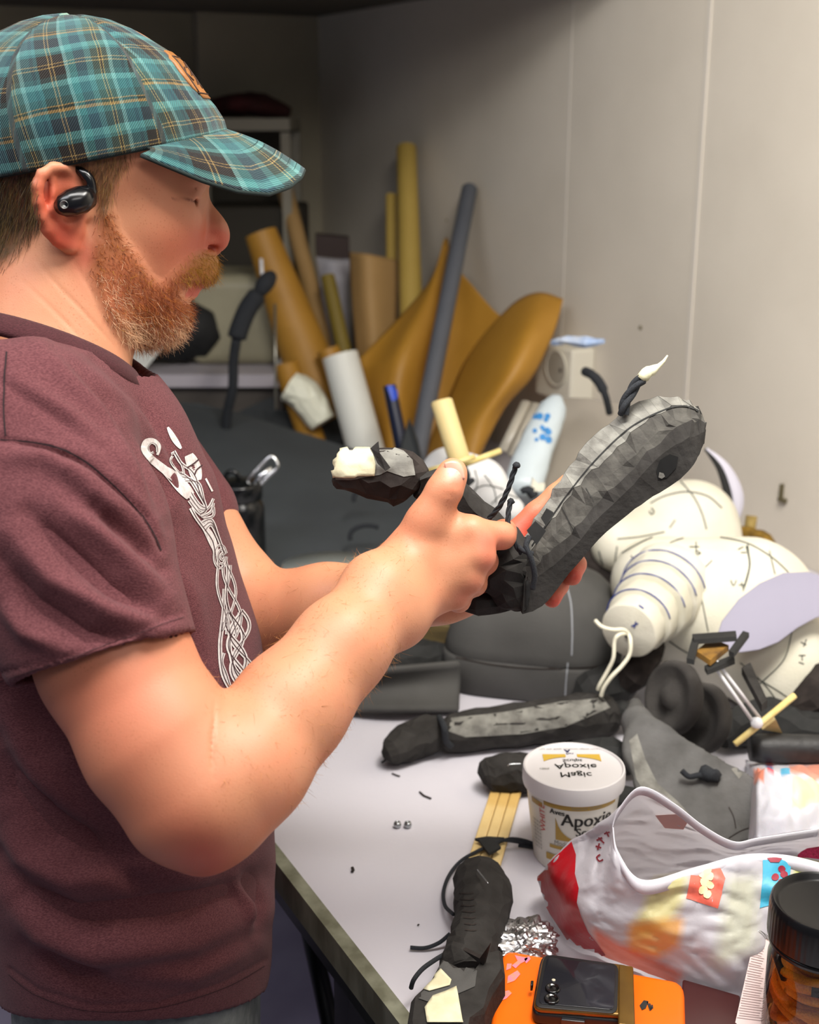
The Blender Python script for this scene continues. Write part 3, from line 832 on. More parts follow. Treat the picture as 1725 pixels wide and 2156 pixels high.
for k in range(3):
    o = k * 9
    band([(378 + o * .4, 995 + o), (398 + o, 1010 + o * .4), (420 + o * .4, 1045 + o * .4), (432, 1068 + o * .3), (418, 1062 + o), (400 - o * .2, 1036 + o)], 6.5)
    band([(418 + o * .5, 1085 + o * .4), (438 + o * .5, 1068 + o), (448, 1050 + o)], 6)
    band([(424 + o * .3, 1100 + o), (444, 1095 + o * .6), (458 + o * .2, 1130 + o * .6), (470, 1165)], 7)
band([(400, 1070), (412, 1090), (430, 1115), (446, 1140), (452, 1170)], 8)
ribbon([(420, 1100), (436, 1120), (448, 1145), (456, 1170)], lambda t: 4 + 13 * math.sin(t * 3))
for r in (18, 11, 5): band([(468 - r * .3 + r * .75 * math.cos(a), 1172 + r * math.sin(a) * 1.35) for a in np.linspace(0, 6.0, 9)], 5)
for s in (-1, 1):
    a0 = [(462 + s * (8 + 5 * math.sin((y - 1180) * .045 + s)) + (y - 1180) * .13, y) for y in range(1180, 1345, 12)]
    band(a0, 6)
for ph in (0, 2.1, 4.2):
    band([(476 + (y - 1190) * .15 + (9 + (y - 1190) * .05) * math.sin((y - 1190) * .036 + ph), y) for y in range(1190, 1350, 9)], 6)
    band([(488 + (y - 1300) * .13 + (17) * math.sin((y - 1300) * .042 + ph), y) for y in range(1290, 1480, 9)], 9)
for ph in (1.0, 3.2): band([(500 + (y - 1300) * .11 + 22 * math.sin((y - 1300) * .040 + ph), y) for y in range(1285, 1470, 9)], 8)
band([(470, 1240), (468, 1290), (464, 1330), (478, 1300), (474, 1250)], 6)
band([(468, 1310), (462, 1360), (468, 1420), (494, 1462), (508, 1440), (492, 1410), (482, 1360), (488, 1330)], 9)
band([(470, 1375), (466, 1395), (475, 1420), (488, 1460), (500, 1480)], 7)
ribbon([(432, 1008), (446, 1035)], 4); ribbon([(352, 900), (366, 925), (380, 945)], lambda t: 4 + 8 * math.sin(t * 3.1))
prnt_m = mat('screen_print_ink', 'd8d4d2', 'bdb6b4', 260, rough=.7)
if prf: mk('chest_print', c2w(np.array([tuple(x) for x in prv])), prf, prnt_m, person)['label'] = 'silver knotwork print on the chest'
if dkf: mk('chest_print_line', c2w(np.array([tuple(x) for x in dkv])), dkf, mat('print_gap_line', '3a2024', rough=.9), person)['label'] = 'dark line inside the printed bands'

smv, smf = [], []
for pts in ([(0, 926), (60, 930), (120, 942), (175, 968), (225, 1008), (275, 1058), (315, 1110), (338, 1160)], [(14, 742), (10, 800), (8, 860), (12, 918)]): ribbon(pts, 3.2, smv, smf, .0009)
mk('sleeve_seam', c2w(np.array([tuple(x) for x in smv])), smf, mat('dark_seam_thread', '1e0e12', rough=.9), person)
for pts in ([(0, 1436), (100, 1402), (200, 1368), (300, 1330), (386, 1300)], [(20, 2052), (80, 2096), (190, 2128), (330, 2122), (470, 2080), (556, 2034)]):
    smv, smf = [], []; ribbon(pts, 1.3, smv, smf, .0008)
    if smf: mk('hem_stitching', c2w(np.array([tuple(x) for x in smv])), smf, mat('stitch_thread', '34181c', rough=.9), person)

# ---- jeans and shoes
dn = np.array([0, -.9563, .2924]); hip = C(297, 2050, 1.235)
def J(dx, down, side): return hip + np.array([1, 0, 0]) * dx + dn * down + np.array([0, .2924, .9563]) * side
zf = float(c2w(hip)[2])
jn = [Rc(J(0, -.02, 0), J(-.005, .12, 0), .113, .115, .03, kz=1.45)]
for s in (-1, 1): jn += [Rc(J(0, .14, s * .085), J(.02, .50, s * .10), .095, .068, .03), Rc(J(.02, .50, s * .10), J(-.01, zf - .06, s * .11), .068, .055, .03)]
def jeans(p):
    f = evalf(jn, p); q = (p - hip) @ dn
    return np.maximum(np.maximum(f, -(q + .13)), q - (zf - .045))
JV, JF = surface(jeans, (-.50, -1.75, .90), (.12, -.28, 2.0), .006, jn)
JN = vnormals(JV, JF); JV = relax(JV, JF, 2)
nzs = np.array([noise.noise(Vector((a[0] * 9, a[1] * 16, a[2] * 9))) for a in JV]); JV += JN * (nzs * .006)[:, None]
jm_ = mat('faded_grey_denim', '6f7474', '8b908e', 60, rough=.85, bump=.0008, bsc=900)
mk('jeans', c2w(JV), JF, jm_, person)
rip = []
for i in range(26):
    x0, y0 = 28 + rng.uniform(-6, 22), 2098 + i * 1.8
    rip.append(tube([P(x0, y0, 1.085), P(x0 + rng.uniform(6, 20), y0 + rng.uniform(-5, 6), 1.083)], .0005, 4))
for s in (-1, 1):
    b = c2w(J(-.01, zf - .05, s * .11)); b = Vector((b[0], b[1], 0))
    rings = []
    for t, wd, h in ((-.075, .025, .035), (-.07, .034, .060), (-.02, .038, .085), (.05, .042, .062), (.12, .046, .045), (.17, .040, .034), (.20, .022, .024)):
        rings.append([b + Vector((t, math.cos(a) * wd, .004 + h * (.5 + .5 * math.sin(a)))) for a in np.linspace(0, 2 * math.pi, 14, endpoint=False)])
    V = [x for r in rings for x in r]; F = []
    for i in range(len(rings) - 1):
        for k in range(14): F.append([i * 14 + k, i * 14 + (k + 1) % 14, (i + 1) * 14 + (k + 1) % 14, (i + 1) * 14 + k])
    F += [list(range(14))[::-1], list(range(len(V) - 14, len(V)))]
    mk('shoe', V, F, mat('black_shoe_leather', '1c1b1d', rough=.5), person)

# ---- plaid cap
ct = math.radians(10.5)
ce1 = hf * math.cos(ct) + hu * math.sin(ct); ce2 = -hf * math.sin(ct) + hu * math.cos(ct); ce3 = hl
CO = L(205, 321)
prF = [(272, -6), (270, 14), (258, 45), (243, 73), (228, 110), (214, 141), (190, 172), (160, 200), (128, 228), (92, 252), (48, 270), (0, 277)]
prB = [(268, -6), (272, 30), (274, 70), (268, 110), (256, 150), (236, 190), (208, 225), (172, 252), (130, 270), (85, 282), (40, 286), (0, 284)]
prS = [(212, -6), (214, 30), (214, 70), (208, 112), (198, 146), (180, 180), (156, 208), (128, 232), (98, 252), (64, 268), (32, 276), (0, 280)]
def ipr(pr, t):
    a = t * (len(pr) - 1); i = min(int(a), len(pr) - 2); f = a - i
    return pr[i][0] * (1 - f) + pr[i + 1][0] * f, pr[i][1] * (1 - f) + pr[i + 1][1] * f
def cap_pt(psi, t, off=0.0):
    c, s = math.cos(psi), math.sin(psi)
    A = ipr(prF if c > 0 else prB, t); B = ipr(prS, t)
    r1, h1 = A; r2, h2 = B
    w1 = c * c
    h = h1 * w1 + h2 * (1 - w1)
    x, z = r1 * c, r2 * s
    nzv = noise.noise(Vector((psi * 2.2, t * 3.5, 3.0))) * 5 * math.sin(min(t * 2.2, 1) * math.pi / 2) * (1 - t)
    k = 1 + (nzv + off / .0004) / 240
    return CO + ce1 * (x * k * .0004) + ce2 * (h * .000385 + off * t) + ce3 * (z * k * .0004)
def crown():
    V, F, U = [], [], []; n, m = 144, 44
    for j in range(m + 1):
        t = j / m
        for i in range(n + 1):
            psi = 2 * math.pi * i / n - math.pi
            p = cap_pt(psi, t)
            # six panel seams sink slightly
            sd = min(abs(((psi - k * math.pi / 3 + math.pi) % (2 * math.pi)) - math.pi) for k in range(6)) * (1 - t * .9)
            p = p - (p - CO) / np.linalg.norm(p - CO) * (.0011 * math.exp(-(sd / .022) ** 2) * min(1, t * 4))
            V.append(p)
            # each panel carries the cloth straight: u across the panel, v up it
            pk = round(psi / (math.pi / 3) - .5) + .5; pl = psi - pk * math.pi / 3
            A = ipr(prF, t); rr = (1 - t) ** .62
            U.append((pk * 0.31 + pl * .098 * (1 - .9 * t ** 2) , t * .150 + .012 * pk))
    for j in range(m):
        for i in range(n):
            a = j * (n + 1) + i; F.append([a, a + 1, a + n + 2, a + n + 1])
    return c2w(np.array(V)), F, U
def plaid_material(name):
    m, nt, b = nodemat(name); L_, N = nt.links, nt.nodes
    setb(b, Roughness=.85, Sheen_Weight=.2, Specular_IOR_Level=.2)
    uv = N.new('ShaderNodeUVMap'); uv.uv_map = 'UVMap'
    sp = N.new('ShaderNodeSeparateXYZ')
    nz = N.new('ShaderNodeTexNoise'); nz.inputs['Scale'].default_value = 30; L_.new(uv.outputs[0], nz.inputs[0])
    va = N.new('ShaderNodeVectorMath'); va.operation = 'MULTIPLY_ADD'; va.inputs[1].default_value = (.004, .004, 0)
    L_.new(nz.outputs['Color'], va.inputs[0]); L_.new(uv.outputs[0], va.inputs[2]); L_.new(va.outputs[0], sp.inputs[0])
    def mth(op, a, b_=None):
        q = N.new('ShaderNodeMath'); q.operation = op
        for i, x in enumerate((a, b_)):
            if x is None: continue
            if isinstance(x, (int, float)): q.inputs[i].default_value = x
            else: L_.new(x, q.inputs[i])
        return q.outputs[0]
    def axis_ramp(src, per, stops):
        f = mth('FRACT', mth('DIVIDE', src, per))
        r = N.new('ShaderNodeValToRGB'); r.color_ramp.interpolation = 'CONSTANT'
        el = r.color_ramp.elements
        while len(el) > 1: el.remove(el[-1])
        el[0].position = stops[0][0]; el[0].color = lin(stops[0][1])
        for p_, c_ in stops[1:]:
            e = el.new(p_); e.color = lin(c_)
        L_.new(f, r.inputs[0]); return r.outputs[0]
    warp = [(0, '2c6468'), (.09, '6a9c98'), (.14, '3a5248'), (.20, 'a89452'), (.212, '2e3028'), (.238, 'a89452'), (.25, '3a5248'), (.33, '467c7c'), (.40, '2c5560'), (.52, '357a7a'), (.60, '6a9c98'), (.64, '1c1510'), (.755, 'a48444'), (.767, '241d16'), (.795, 'a48444'), (.807, '1e1812'), (.92, '2c6468'), (.96, '245058')]
    weft = [(0, '2c6e70'), (.12, '549894'), (.18, '24403e'), (.24, '1c1510'), (.34, 'a48444'), (.352, '261d15'), (.385, 'a48444'), (.397, '1c1712'), (.52, '2c6a6a'), (.56, '4c928e'), (.64, '183844'), (.78, '2c6a6c'), (.84, 'a88440'), (.872, '203830'), (.90, 'a88440'), (.912, '2c5a58')]
    c1 = axis_ramp(sp.outputs[0], .062, warp); c2_ = axis_ramp(sp.outputs[1], .064, weft)
    # the weave alternates the two yarns
    ww = N.new('ShaderNodeTexWave'); ww.wave_type = 'BANDS'; ww.bands_direction = 'DIAGONAL'; ww.inputs['Scale'].default_value = 320; L_.new(uv.outputs[0], ww.inputs[0])
    mr = N.new('ShaderNodeMapRange'); mr.inputs[3].default_value = .3; mr.inputs[4].default_value = .7; L_.new(ww.outputs[1], mr.inputs[0])
    mx = N.new('ShaderNodeMix'); mx.data_type = 'RGBA'; L_.new(mr.outputs[0], mx.inputs[0]); L_.new(c1, mx.inputs[6]); L_.new(c2_, mx.inputs[7])
    hs = N.new('ShaderNodeHueSaturation'); hs.inputs['Saturation'].default_value = .92; hs.inputs['Value'].default_value = .78
    L_.new(mx.outputs[2], hs.inputs['Color']); L_.new(hs.outputs[0], b.inputs['Base Color'])
    bp = N.new('ShaderNodeBump'); bp.inputs['Distance'].default_value = .0004; L_.new(ww.outputs[1], bp.inputs['Height']); L_.new(bp.outputs[0], b.inputs['Normal'])
    return m
plaid = plaid_material('teal_plaid_cloth')
cv_, cf_, cu_ = crown()
capo = mk('cap', cv_, cf_, plaid, person, uvs=cu_); capo['label'] = 'teal, brown and gold plaid cap crown'
so = capo.modifiers.new('thick', 'SOLIDIFY'); so.thickness = .0022; so.offset = -1
bt = cap_pt(0, 1.0); mk('cap_button', *lathe(c2w(bt), [(0.0001, .0045), (.004, .004), (.0062, .0018), (.0066, -.001)], 20, Z=Vector(c2w(bt) - c2w(CO)).normalized()), mat('teal_button_cloth', '6a8a80', '8aa48e', 400, rough=.9), capo)
def ringline(ps, off, rad, name, m, par, closed=False):
    mk(name, *tube([Vector(c2w(p)) for p in ps], rad, 6), m, par)
edge_m = mat('cap_sweatband', '10201e', rough=.9)
ringline([cap_pt(a, 0, .0003) for a in np.linspace(-math.pi, math.pi, 120)], 0, .0016, 'cap_edge', edge_m, capo)
sm_m = mat('teal_thread', '16302e', rough=.9)
for k in range(1, 6):
    ringline([cap_pt(k * math.pi / 3 - (math.pi if k > 3 else 0) * 0, t, .0002) for t in np.linspace(.02, .97, 30)], 0, .0005, 'seam', sm_m, capo)
# eyelets: (azimuth, height)
def eyelet(psi, t):
    c = cap_pt(psi, t, .0006); e = .02
    n = np.cross(cap_pt(psi + e, t) - cap_pt(psi - e, t), cap_pt(psi, t + e) - cap_pt(psi, t - e)); n /= np.linalg.norm(n)
    if n @ (c - CO) < 0: n = -n
    V, F = lathe(c2w(c), [(.0012, .0002), (.0020, .0012), (.0032, .0012), (.0038, 0)], 20, Z=Vector(c2w(c + n) - c2w(c)))
    mk('eyelet', V, F, sm_m, capo)
eyelet(math.radians(102), .68); eyelet(math.radians(52), .70); eyelet(math.radians(160), .68); eyelet(math.radians(-90), .68)
# the bill
def bill():
    n, m = 49, 22
    near_edge = [(0.0, (640, 357, 0)), (.12, (634, 372, .024)), (.26, (610, 392, .043)), (.42, (565, 408, .060)), (.58, (500, 402, .074)), (.74, (430, 381, .083)), (.88, (360, 352, .087)), (1.0, (296, 325, .0845))]
    def oe(s):
        a = abs(s)
        for (s0, p0), (s1, p1) in zip(near_edge[:-1], near_edge[1:]):
            if a <= s1 + 1e-9:
                f = (a - s0) / (s1 - s0); q = [p0[k] * (1 - f) + p1[k] * f for k in range(3)]; break
        return L(q[0], q[1], q[2] * (1 if s > 0 else -1))
    V, U = [], []
    for i in range(n):
        s = -1 + 2 * i / (n - 1)
        a = cap_pt(s * math.radians(70), 0.0, .0008); b = oe(s)
        for j in range(m + 1):
            t = j / m
            p = a * (1 - t) + b * t + hu * (.004 * math.sin(math.pi * t) * (1 - s * s)) + ce1 * (.006 * math.sin(math.pi * t) * (s * s))
            V.append(p); U.append((.12 + s * .075, .30 + t * .062 * (1.0 - .5 * s * s) + .03 * s * s))
    F = [[i * (m + 1) + j, (i + 1) * (m + 1) + j, (i + 1) * (m + 1) + j + 1, i * (m + 1) + j + 1] for i in range(n - 1) for j in range(m)]
    return np.array(V), F, U, n, m
bv, bf_, bu, bn_, bm2 = bill()
billo = mk('cap_bill', c2w(bv), bf_, plaid, capo, uvs=bu)
so = billo.modifiers.new('thick', 'SOLIDIFY'); so.thickness = .0028; so.offset = 0
ringline([bv[i * (bm2 + 1) + bm2] - hu * .0006 for i in range(bn_)], 0, .0019, 'bill_edge', edge_m, capo)
for q in range(2, 12, 1):
    r = 1 - q * .055
    ps = []
    for i in range(4, bn_ - 4):
        s = -1 + 2 * i / (bn_ - 1); j = int(round(bm2 * (r)))
        ps.append(bv[i * (bm2 + 1) + j] + hu * .0016)
    if q in (2, 3, 5, 7, 9, 11): ringline(ps, 0, .00032, 'bill_stitching', sm_m, capo)
# leather patch on the front panel
def patch():
    V, F = [], []; n = 10
    out = []
    for j in range(n + 1):
        t = .24 + .29 * j / n; wd = math.radians(17) * (1 if 2 <= j <= 8 else .72) * (1 - .25 * abs(j - 5) / 5 * (j < 5))
        for i in range(7):
            out.append(cap_pt(wd * (i - 3) / 3 + math.radians(13), t, .0024))
    for j in range(n):
        for i in range(6): F.append([j * 7 + i, j * 7 + i + 1, (j + 1) * 7 + i + 1, (j + 1) * 7 + i])
    return c2w(np.array(out)), F
po = mk('leather_patch', *patch(), mat('tan_leather', 'a06a38', '8a5828', 120, rough=.5, bump=.0004, bsc=300), capo)
so = po.modifiers.new('thick', 'SOLIDIFY'); so.thickness = .002; so.offset = 0
dl = mat('burnt_leather', '3c2212', rough=.6)
for k, (t0, t1, a0, a1) in enumerate(((.27, .27, -11, 16), (.49, .49, -8, 13), (.30, .46, 3, 3), (.32, .36, 8, 2), (.37, .41, 8, 2), (.42, .46, 8, 2), (.27, .49, 15, 15), (.34, .38, 11, 15), (.38, .42, 15, 11))):
    mk('patch_mark', *tube([Vector(c2w(cap_pt(math.radians(9 + a0 + (a1 - a0) * f), t0 + (t1 - t0) * f, .0036))) for f in np.linspace(0, 1, 8)], .0007, 5), dl, po)

# ---- earbud with its hook
eb_m = mat('black_earbud_plastic', '0b0b0d', rough=.22)
eb = thing('earbud', 'black wireless earbud with ear hook worn in the person\'s ear', 'earbud', tuple(c2w(L(150, 440, .09))))
Zb = Vector(c2w(L(150, 440, .11)) - c2w(L(150, 440, .09))).normalized()
mk('earpiece', *tube([Vector(c2w(L(*q))) for q in ((128, 436, .088), (132, 434, .090), (150, 428, .0895), (172, 420, .088), (186, 414, .084), (189, 413, .082))], [.0065, .0088, .0108, .0108, .0090, .005], 24), eb_m, eb)
mk('hook', *tube(smooth_path([Vector(c2w(L(*q))) for q in ((184, 420, .082), (192, 400, .082), (188, 378, .082), (172, 362, .080), (158, 358, .074), (140, 352, .070))], 5), [.0048] * 6 + [.0042] * 8 + [.0036] * 12, 12), eb_m, eb)
mk('battery_arm', *tube([Vector(c2w(L(*q))) for q in ((88, 430, .072), (96, 455, .073), (108, 485, .073), (112, 490, .073))], [.0035, .0055, .0062, .0045], 12), eb_m, eb)
V, F = lathe(c2w(L(135, 431, .0992)), [(.0026, 0), (.0030, .0006), (.0034, 0)], 20, Z=Zb); mk('control_button', V, F, mat('grey_ring', '8a8a88', rough=.3, metal=.8), eb)

# ------------------------------------------------------------------ drawing on and shaping things
def dep(p): return float(w2c(np.array(p))[2])
def pxm(p, n): return n * dep(p) / FX          # n picture pixels at that distance, in metres
def bvh_of(*objs):
    V, F, n = [], [], 0
    for o in objs:
        V += [v.co + ORG[o] for v in o.data.vertices]; F += [[i + n for i in p.vertices] for p in o.data.polygons]; n = len(V)
    return BVHTree.FromPolygons(V, F)
CAMP = Vector((0, 0, CZ))
def hit(b, px, py):
    d = (P(px, py, 1.0) - CAMP).normalized(); h = b.ray_cast(CAMP, d)
    return (h[0], h[1] if h[1].dot(d) < 0 else -h[1]) if h[0] is not None else None
def drawlines(name, b, lines, m, parent, wpx=2.5, lift=.0008, jump=.03, step=4):
    V, F = [], []
    for pts in lines:
        ww = wpx
        if isinstance(pts[0], (int, float)): ww, pts = pts[0], pts[1]
        n = max(2, int(max(math.dist(pts[i], pts[i + 1]) for i in range(len(pts) - 1)) / step))
        pp = smooth_path([(x, y, 0) for x, y in pts], n) if len(pts) > 2 else [Vector((pts[0][0], pts[0][1], 0)).lerp(Vector((pts[1][0], pts[1][1], 0)), k / n) for k in range(n + 1)]
        prev = None
        for i, p in enumerate(pp):
            t = (pp[min(i + 1, len(pp) - 1)] - pp[max(i - 1, 0)]).normalized(); s = Vector((-t.y, t.x, 0)) * (ww / 2)
            a, c = hit(b, p.x + s.x, p.y + s.y), hit(b, p.x - s.x, p.y - s.y)
            if a is None or c is None or (a[0] - c[0]).length > jump: prev = None; continue
            V += [a[0] + a[1] * lift, c[0] + c[1] * lift]; k = len(V) - 2
            if prev is not None and (V[k] - V[prev]).length < jump: F.append([prev, k, k + 1, prev + 1])
            prev = k
    if F: return mk(name, V, F, m, parent)
def decal(name, b, poly, m, parent, step=5, lift=.0012, jump=.03, thick=0):
    from mathutils.geometry import delaunay_2d_cdt
    n0 = len(poly); bd = []
    for i in range(n0):
        (x0, y0), (x1, y1) = poly[i], poly[(i + 1) % n0]; k = max(1, int(math.dist((x0, y0), (x1, y1)) / (step * 1.5)))
        bd += [Vector((x0 + (x1 - x0) * t / k, y0 + (y1 - y0) * t / k)) for t in range(k)]
    xs = np.arange(min(p[0] for p in poly), max(p[0] for p in poly), step * 1.5); ys = np.arange(min(p[1] for p in poly), max(p[1] for p in poly), step * 1.5)
    gx, gy = [a.ravel() for a in np.meshgrid(xs, ys)]
    ok = inpoly(gx, gy, poly); inn = [Vector((x, y)) for x, y in zip(gx[ok], gy[ok]) if seg_dist(np.array(x), np.array(y), poly + [poly[0]])[0] > step * .7]
    v2, _, f2, _, _, _ = delaunay_2d_cdt(bd + inn, [(i, (i + 1) % len(bd)) for i in range(len(bd))], [], 1, 1e-4)
    V = [hit(b, p.x, p.y) for p in v2]; idx = {}; W_, F = [], []
    for f in f2:
        if any(V[i] is None for i in f) or max((V[f[0]][0] - V[z][0]).length for z in f) > jump: continue
        for i in f:
            if i not in idx: idx[i] = len(W_); W_.append(V[i][0] + V[i][1] * lift)
        F.append([idx[i] for i in f])
    if not F: return
    o = mk(name, W_, F, m, parent)
    if thick: so = o.modifiers.new('thick', 'SOLIDIFY'); so.thickness = thick; so.offset = 0
    return o
def text_mesh(body, size, extrude=0.0):
    c = bpy.data.curves.new('lettering', 'FONT'); c.body = body; c.size = size; c.align_x = 'CENTER'; c.align_y = 'CENTER'; c.resolution_u = 4
    o = bpy.data.objects.new('lettering', c); S.collection.objects.link(o)
    dg = bpy.context.evaluated_depsgraph_get(); me = bpy.data.meshes.new_from_object(o.evaluated_get(dg))
    V = [v.co.copy() for v in me.vertices]; F = [list(p.vertices) for p in me.polygons]
    bpy.data.objects.remove(o); bpy.data.curves.remove(c); bpy.data.meshes.remove(me)
    return V, F
def lettering(name, items, place, m, parent):  # items (text, size, x, y, bold)
    V, F = [], []
    for t, sz, x, y, bold in items:
        v, f = text_mesh(t, sz)
        for dx in ((0,) if not bold else (-bold, 0, bold)):
            n = len(V); V += [place(p.x + x + dx, p.y + y) for p in v]; F += [[i + n for i in q] for q in f]
    return mk(name, V, F, m, parent, smooth=False)
def carve(path, radii, sides=9, jit=.06, sub=3, ell=None, seed=1, cap=True, up=None):
    """irregular knife-cut foam: rings of jittered corners, flat shaded"""
    R_ = random.Random(seed); path = smooth_path(path, sub) if sub > 1 else [Vector(p) for p in path]
    rr = []
    for i in range(len(radii) - 1):
        for k in range(sub): rr.append(tuple(radii[i][c] + (radii[i + 1][c] - radii[i][c]) * (.5 - .5 * math.cos(math.pi * k / sub)) for c in (0, 1)))
    rr.append(radii[-1])
    path, fr = frames(path); V, F = [], []
    for i, (p, (t, a, b)) in enumerate(zip(path, fr)):
        if up is not None:
            b = (Vector(up) - t * Vector(up).dot(t)).normalized(); a = b.cross(t)
        tw = R_.uniform(-.12, .12)
        for k in range(sides):
            th = 2 * math.pi * k / sides + tw + R_.uniform(-.1, .1); j = 1 + R_.uniform(-jit, jit)
            V.append(p + a * (rr[i][0] * math.cos(th) * j) + b * (rr[i][1] * math.sin(th) * j) + t * (R_.uniform(-.3, .3) * jit * rr[i][0]))
    n = len(path)
    for i in range(n - 1):
        for k in range(sides):
            k2 = (k + 1) % sides; q = [i * sides + k, i * sides + k2, (i + 1) * sides + k2, (i + 1) * sides + k]
            F += [[q[0], q[1], q[2]], [q[0], q[2], q[3]]] if R_.random() < .5 else [[q[0], q[1], q[3]], [q[1], q[2], q[3]]]
    if cap: F.append(list(range(sides))[::-1]); F.append([(n - 1) * sides + k for k in range(sides)])
    return V, F
foam = mat('carved_black_foam', '373533', '272523', 45, rough=.92, bump=.0010, bsc=160, contrast=(.3, .7), spec=.2)
foam_l = mat('scraped_and_lit_grey_foam', '86857e', '64625d', 60, rough=.9, bump=.0010, bsc=190, spec=.2)  # scraped foam, and the light painted along the thigh's top
foam_d = mat('dark_brown_foam', '36302d', '282321', 45, rough=.92, bump=.0008, bsc=150, spec=.2)
foam_s = mat('smooth_grey_foam', '504f4d', '42413f', 9, rough=.8, bump=.0004, bsc=500, spec=.3)
cord = mat('black_cord', '14161a', '262a30', 900, rough=.85, bump=.0006, bsc=1500)
black = mat('black_foam_offcut', '151615', '20201f', 80, rough=.8)
wood = mat('pale_pine', 'e6cf98', 'c9a560', 12, rough=.6, vec=(1, 1, 6), bump=.0003, bsc=120)
bam = mat('bamboo', 'e2cf8e', 'cdb56c', 60, rough=.5)
tape = mat('masking_paper', 'd8d3b4', 'c9c3a0', 60, rough=.75, bump=.0003, bsc=300)
white_foam = mat('white_styrofoam', 'dad6c6', 'd0ccb8', 14, rough=.7, bump=.0004, bsc=320)
marker = mat('green_black_marker', '4a5048', '33352f', 200, rough=.8)
blue_ink = mat('blue_marker', '3c4f9c', '2c3a86', 200, rough=.8)
def rope(path, r, parent=None, name='cord', m=None, strandn=0):
    if strandn:
        pp, fr = frames(smooth_path(path, 10)); parts = []; Ltot = 0; ls = [0]
        for a, b in zip(pp[:-1], pp[1:]): Ltot += (b - a).length; ls.append(Ltot)
        for k in range(strandn):
            parts.append(tube([p + (fr[i][1] * math.cos(ls[i] / r * .55 + 2 * math.pi * k / strandn) + fr[i][2] * math.sin(ls[i] / r * .55 + 2 * math.pi * k / strandn)) * r * .55 for i, p in enumerate(pp)], r * .6, 7))
        V, F = join(parts)
    else: V, F = tube(smooth_path(path, 6), r, 9)
    return mk(name, V, F, m or cord, parent)

# ------------------------------------------------------------------ the table
EDGE = 0.424
table = thing('workbench', 'white-topped workbench with worn edge strip on black folding legs', 'table', at(1.4, (EDGE + WALL_D) / 2, 0))
top_m = mat('white_bench_top', 'c9c6cd', 'c2bfc7', 3, rough=.5, bump=.0003, bsc=150)
o = mk('table_top', *slab(.36, 2.64, EDGE + .006, WALL_D - .002, TZ - .030, TZ), top_m, table, smooth=False)
mk('edge_strip', *join([slab(.36, 2.64, EDGE - .004, EDGE + .010, TZ - .032, TZ + .0015)]), mat('worn_edge_board', '8a8b78', '5f5e4c', 30, rough=.7, bump=.0008, bsc=120, vec=(1, 1, .4)), table, smooth=False)
leg_m = mat('black_steel', '15171a', rough=.4, metal=.4)
mk('apron_rail', *slab(.42, 2.6, EDGE + .012, EDGE + .04, TZ - .075, TZ - .030), leg_m, table, smooth=False)
for u_ in (1.02, 1.8, 2.55):
    for n_ in (EDGE + .05, WALL_D - .12):
        mk('leg', *join([slab(u_ - .018, u_ + .018, n_ - .018, n_ + .018, 0, TZ - .06), slab(u_ - .026, u_ + .026, n_ - .026, n_ + .026, .42, .50), slab(u_ - .03, u_ + .03, n_ - .03, n_ + .03, 0, .02)]), leg_m, table, smooth=False)
    mk('crossbar', *slab(u_ - .012, u_ + .012, EDGE + .06, WALL_D - .12, .60, .625), leg_m, table, smooth=False)
a, b = at(1.04, EDGE + .05, TZ - .30), at(1.42, EDGE + .12, TZ - .07)
mk('folding_brace', *tube([a, b], .011, 8), leg_m, table)
stand = thing('storage_bin', 'grey plastic bin standing on the floor under the workbench', 'bin', at(.86, 1.0, 0))
mk('bin_body', *join([slab(.62, .98, .72, 1.25, 0, .30), slab(.60, 1.0, .70, 1.27, .30, .325)]), mat('grey_bin', '5a5a5c', rough=.5), stand, smooth=False)

# ------------------------------------------------------------------ the held foam leg
leg = thing('foam_leg_model', 'black carved foam leg model held in both hands, thigh raised', 'foam prop', P(1090, 1200, 1.09))
def strip_loft(rows, sub=4, jit=0.0, seed=3, closed=True):
    """rows: stations, each a list of (px, py, depth); loft with facets"""
    R_ = random.Random(seed); ncol = len(rows[0])
    cols = [smooth_path([P(*rw[c]) for rw in rows], sub) for c in range(ncol)]
    n = len(cols[0]); V = []
    for i in range(n):
        for c in range(ncol):
            V.append(cols[c][i] + Vector((R_.uniform(-1, 1), R_.uniform(-1, 1), R_.uniform(-1, 1))) * jit * (.3 if ncol == 9 and c in (4, 5) else 1))
    F = []
    for i in range(n - 1):
        for c in range(ncol if closed else ncol - 1):
            d = (c + 1) % ncol; q = [i * ncol + c, i * ncol + d, (i + 1) * ncol + d, (i + 1) * ncol + c]
            F += [[q[0], q[1], q[2]], [q[0], q[2], q[3]]] if R_.random() < .5 else [[q[0], q[1], q[3]], [q[1], q[2], q[3]]]
    F.append(list(range(ncol))); F.append([(n - 1) * ncol + c for c in range(ncol)][::-1])
    return V, F
D0 = 1.085
st = [ # top ridge, seam, chip, near face upper, bottom
    [(1093, 1186), (1098, 1196), (1101, 1210), (1104, 1232), (1100, 1292)],
    [(1104, 1140), (1125, 1148), (1138, 1172), (1146, 1205), (1142, 1276)],
    [(1128, 1092), (1160, 1098), (1184, 1130), (1200, 1160), (1200, 1206)],
    [(1178, 1014), (1212, 1030), (1240, 1068), (1258, 1094), (1278, 1120)],
    [(1236, 936), (1275, 968), (1302, 1008), (1320, 1034), (1350, 1062)],
    [(1312, 866), (1344, 900), (1372, 938), (1388, 962), (1412, 1024)],
    [(1400, 836), (1416, 858), (1430, 892), (1444, 926), (1456, 984)],
    [(1452, 846), (1462, 860), (1470, 884), (1478, 912), (1476, 950)],
    [(1474, 864), (1480, 874), (1484, 890), (1486, 905), (1484, 930)],
]
rows = []
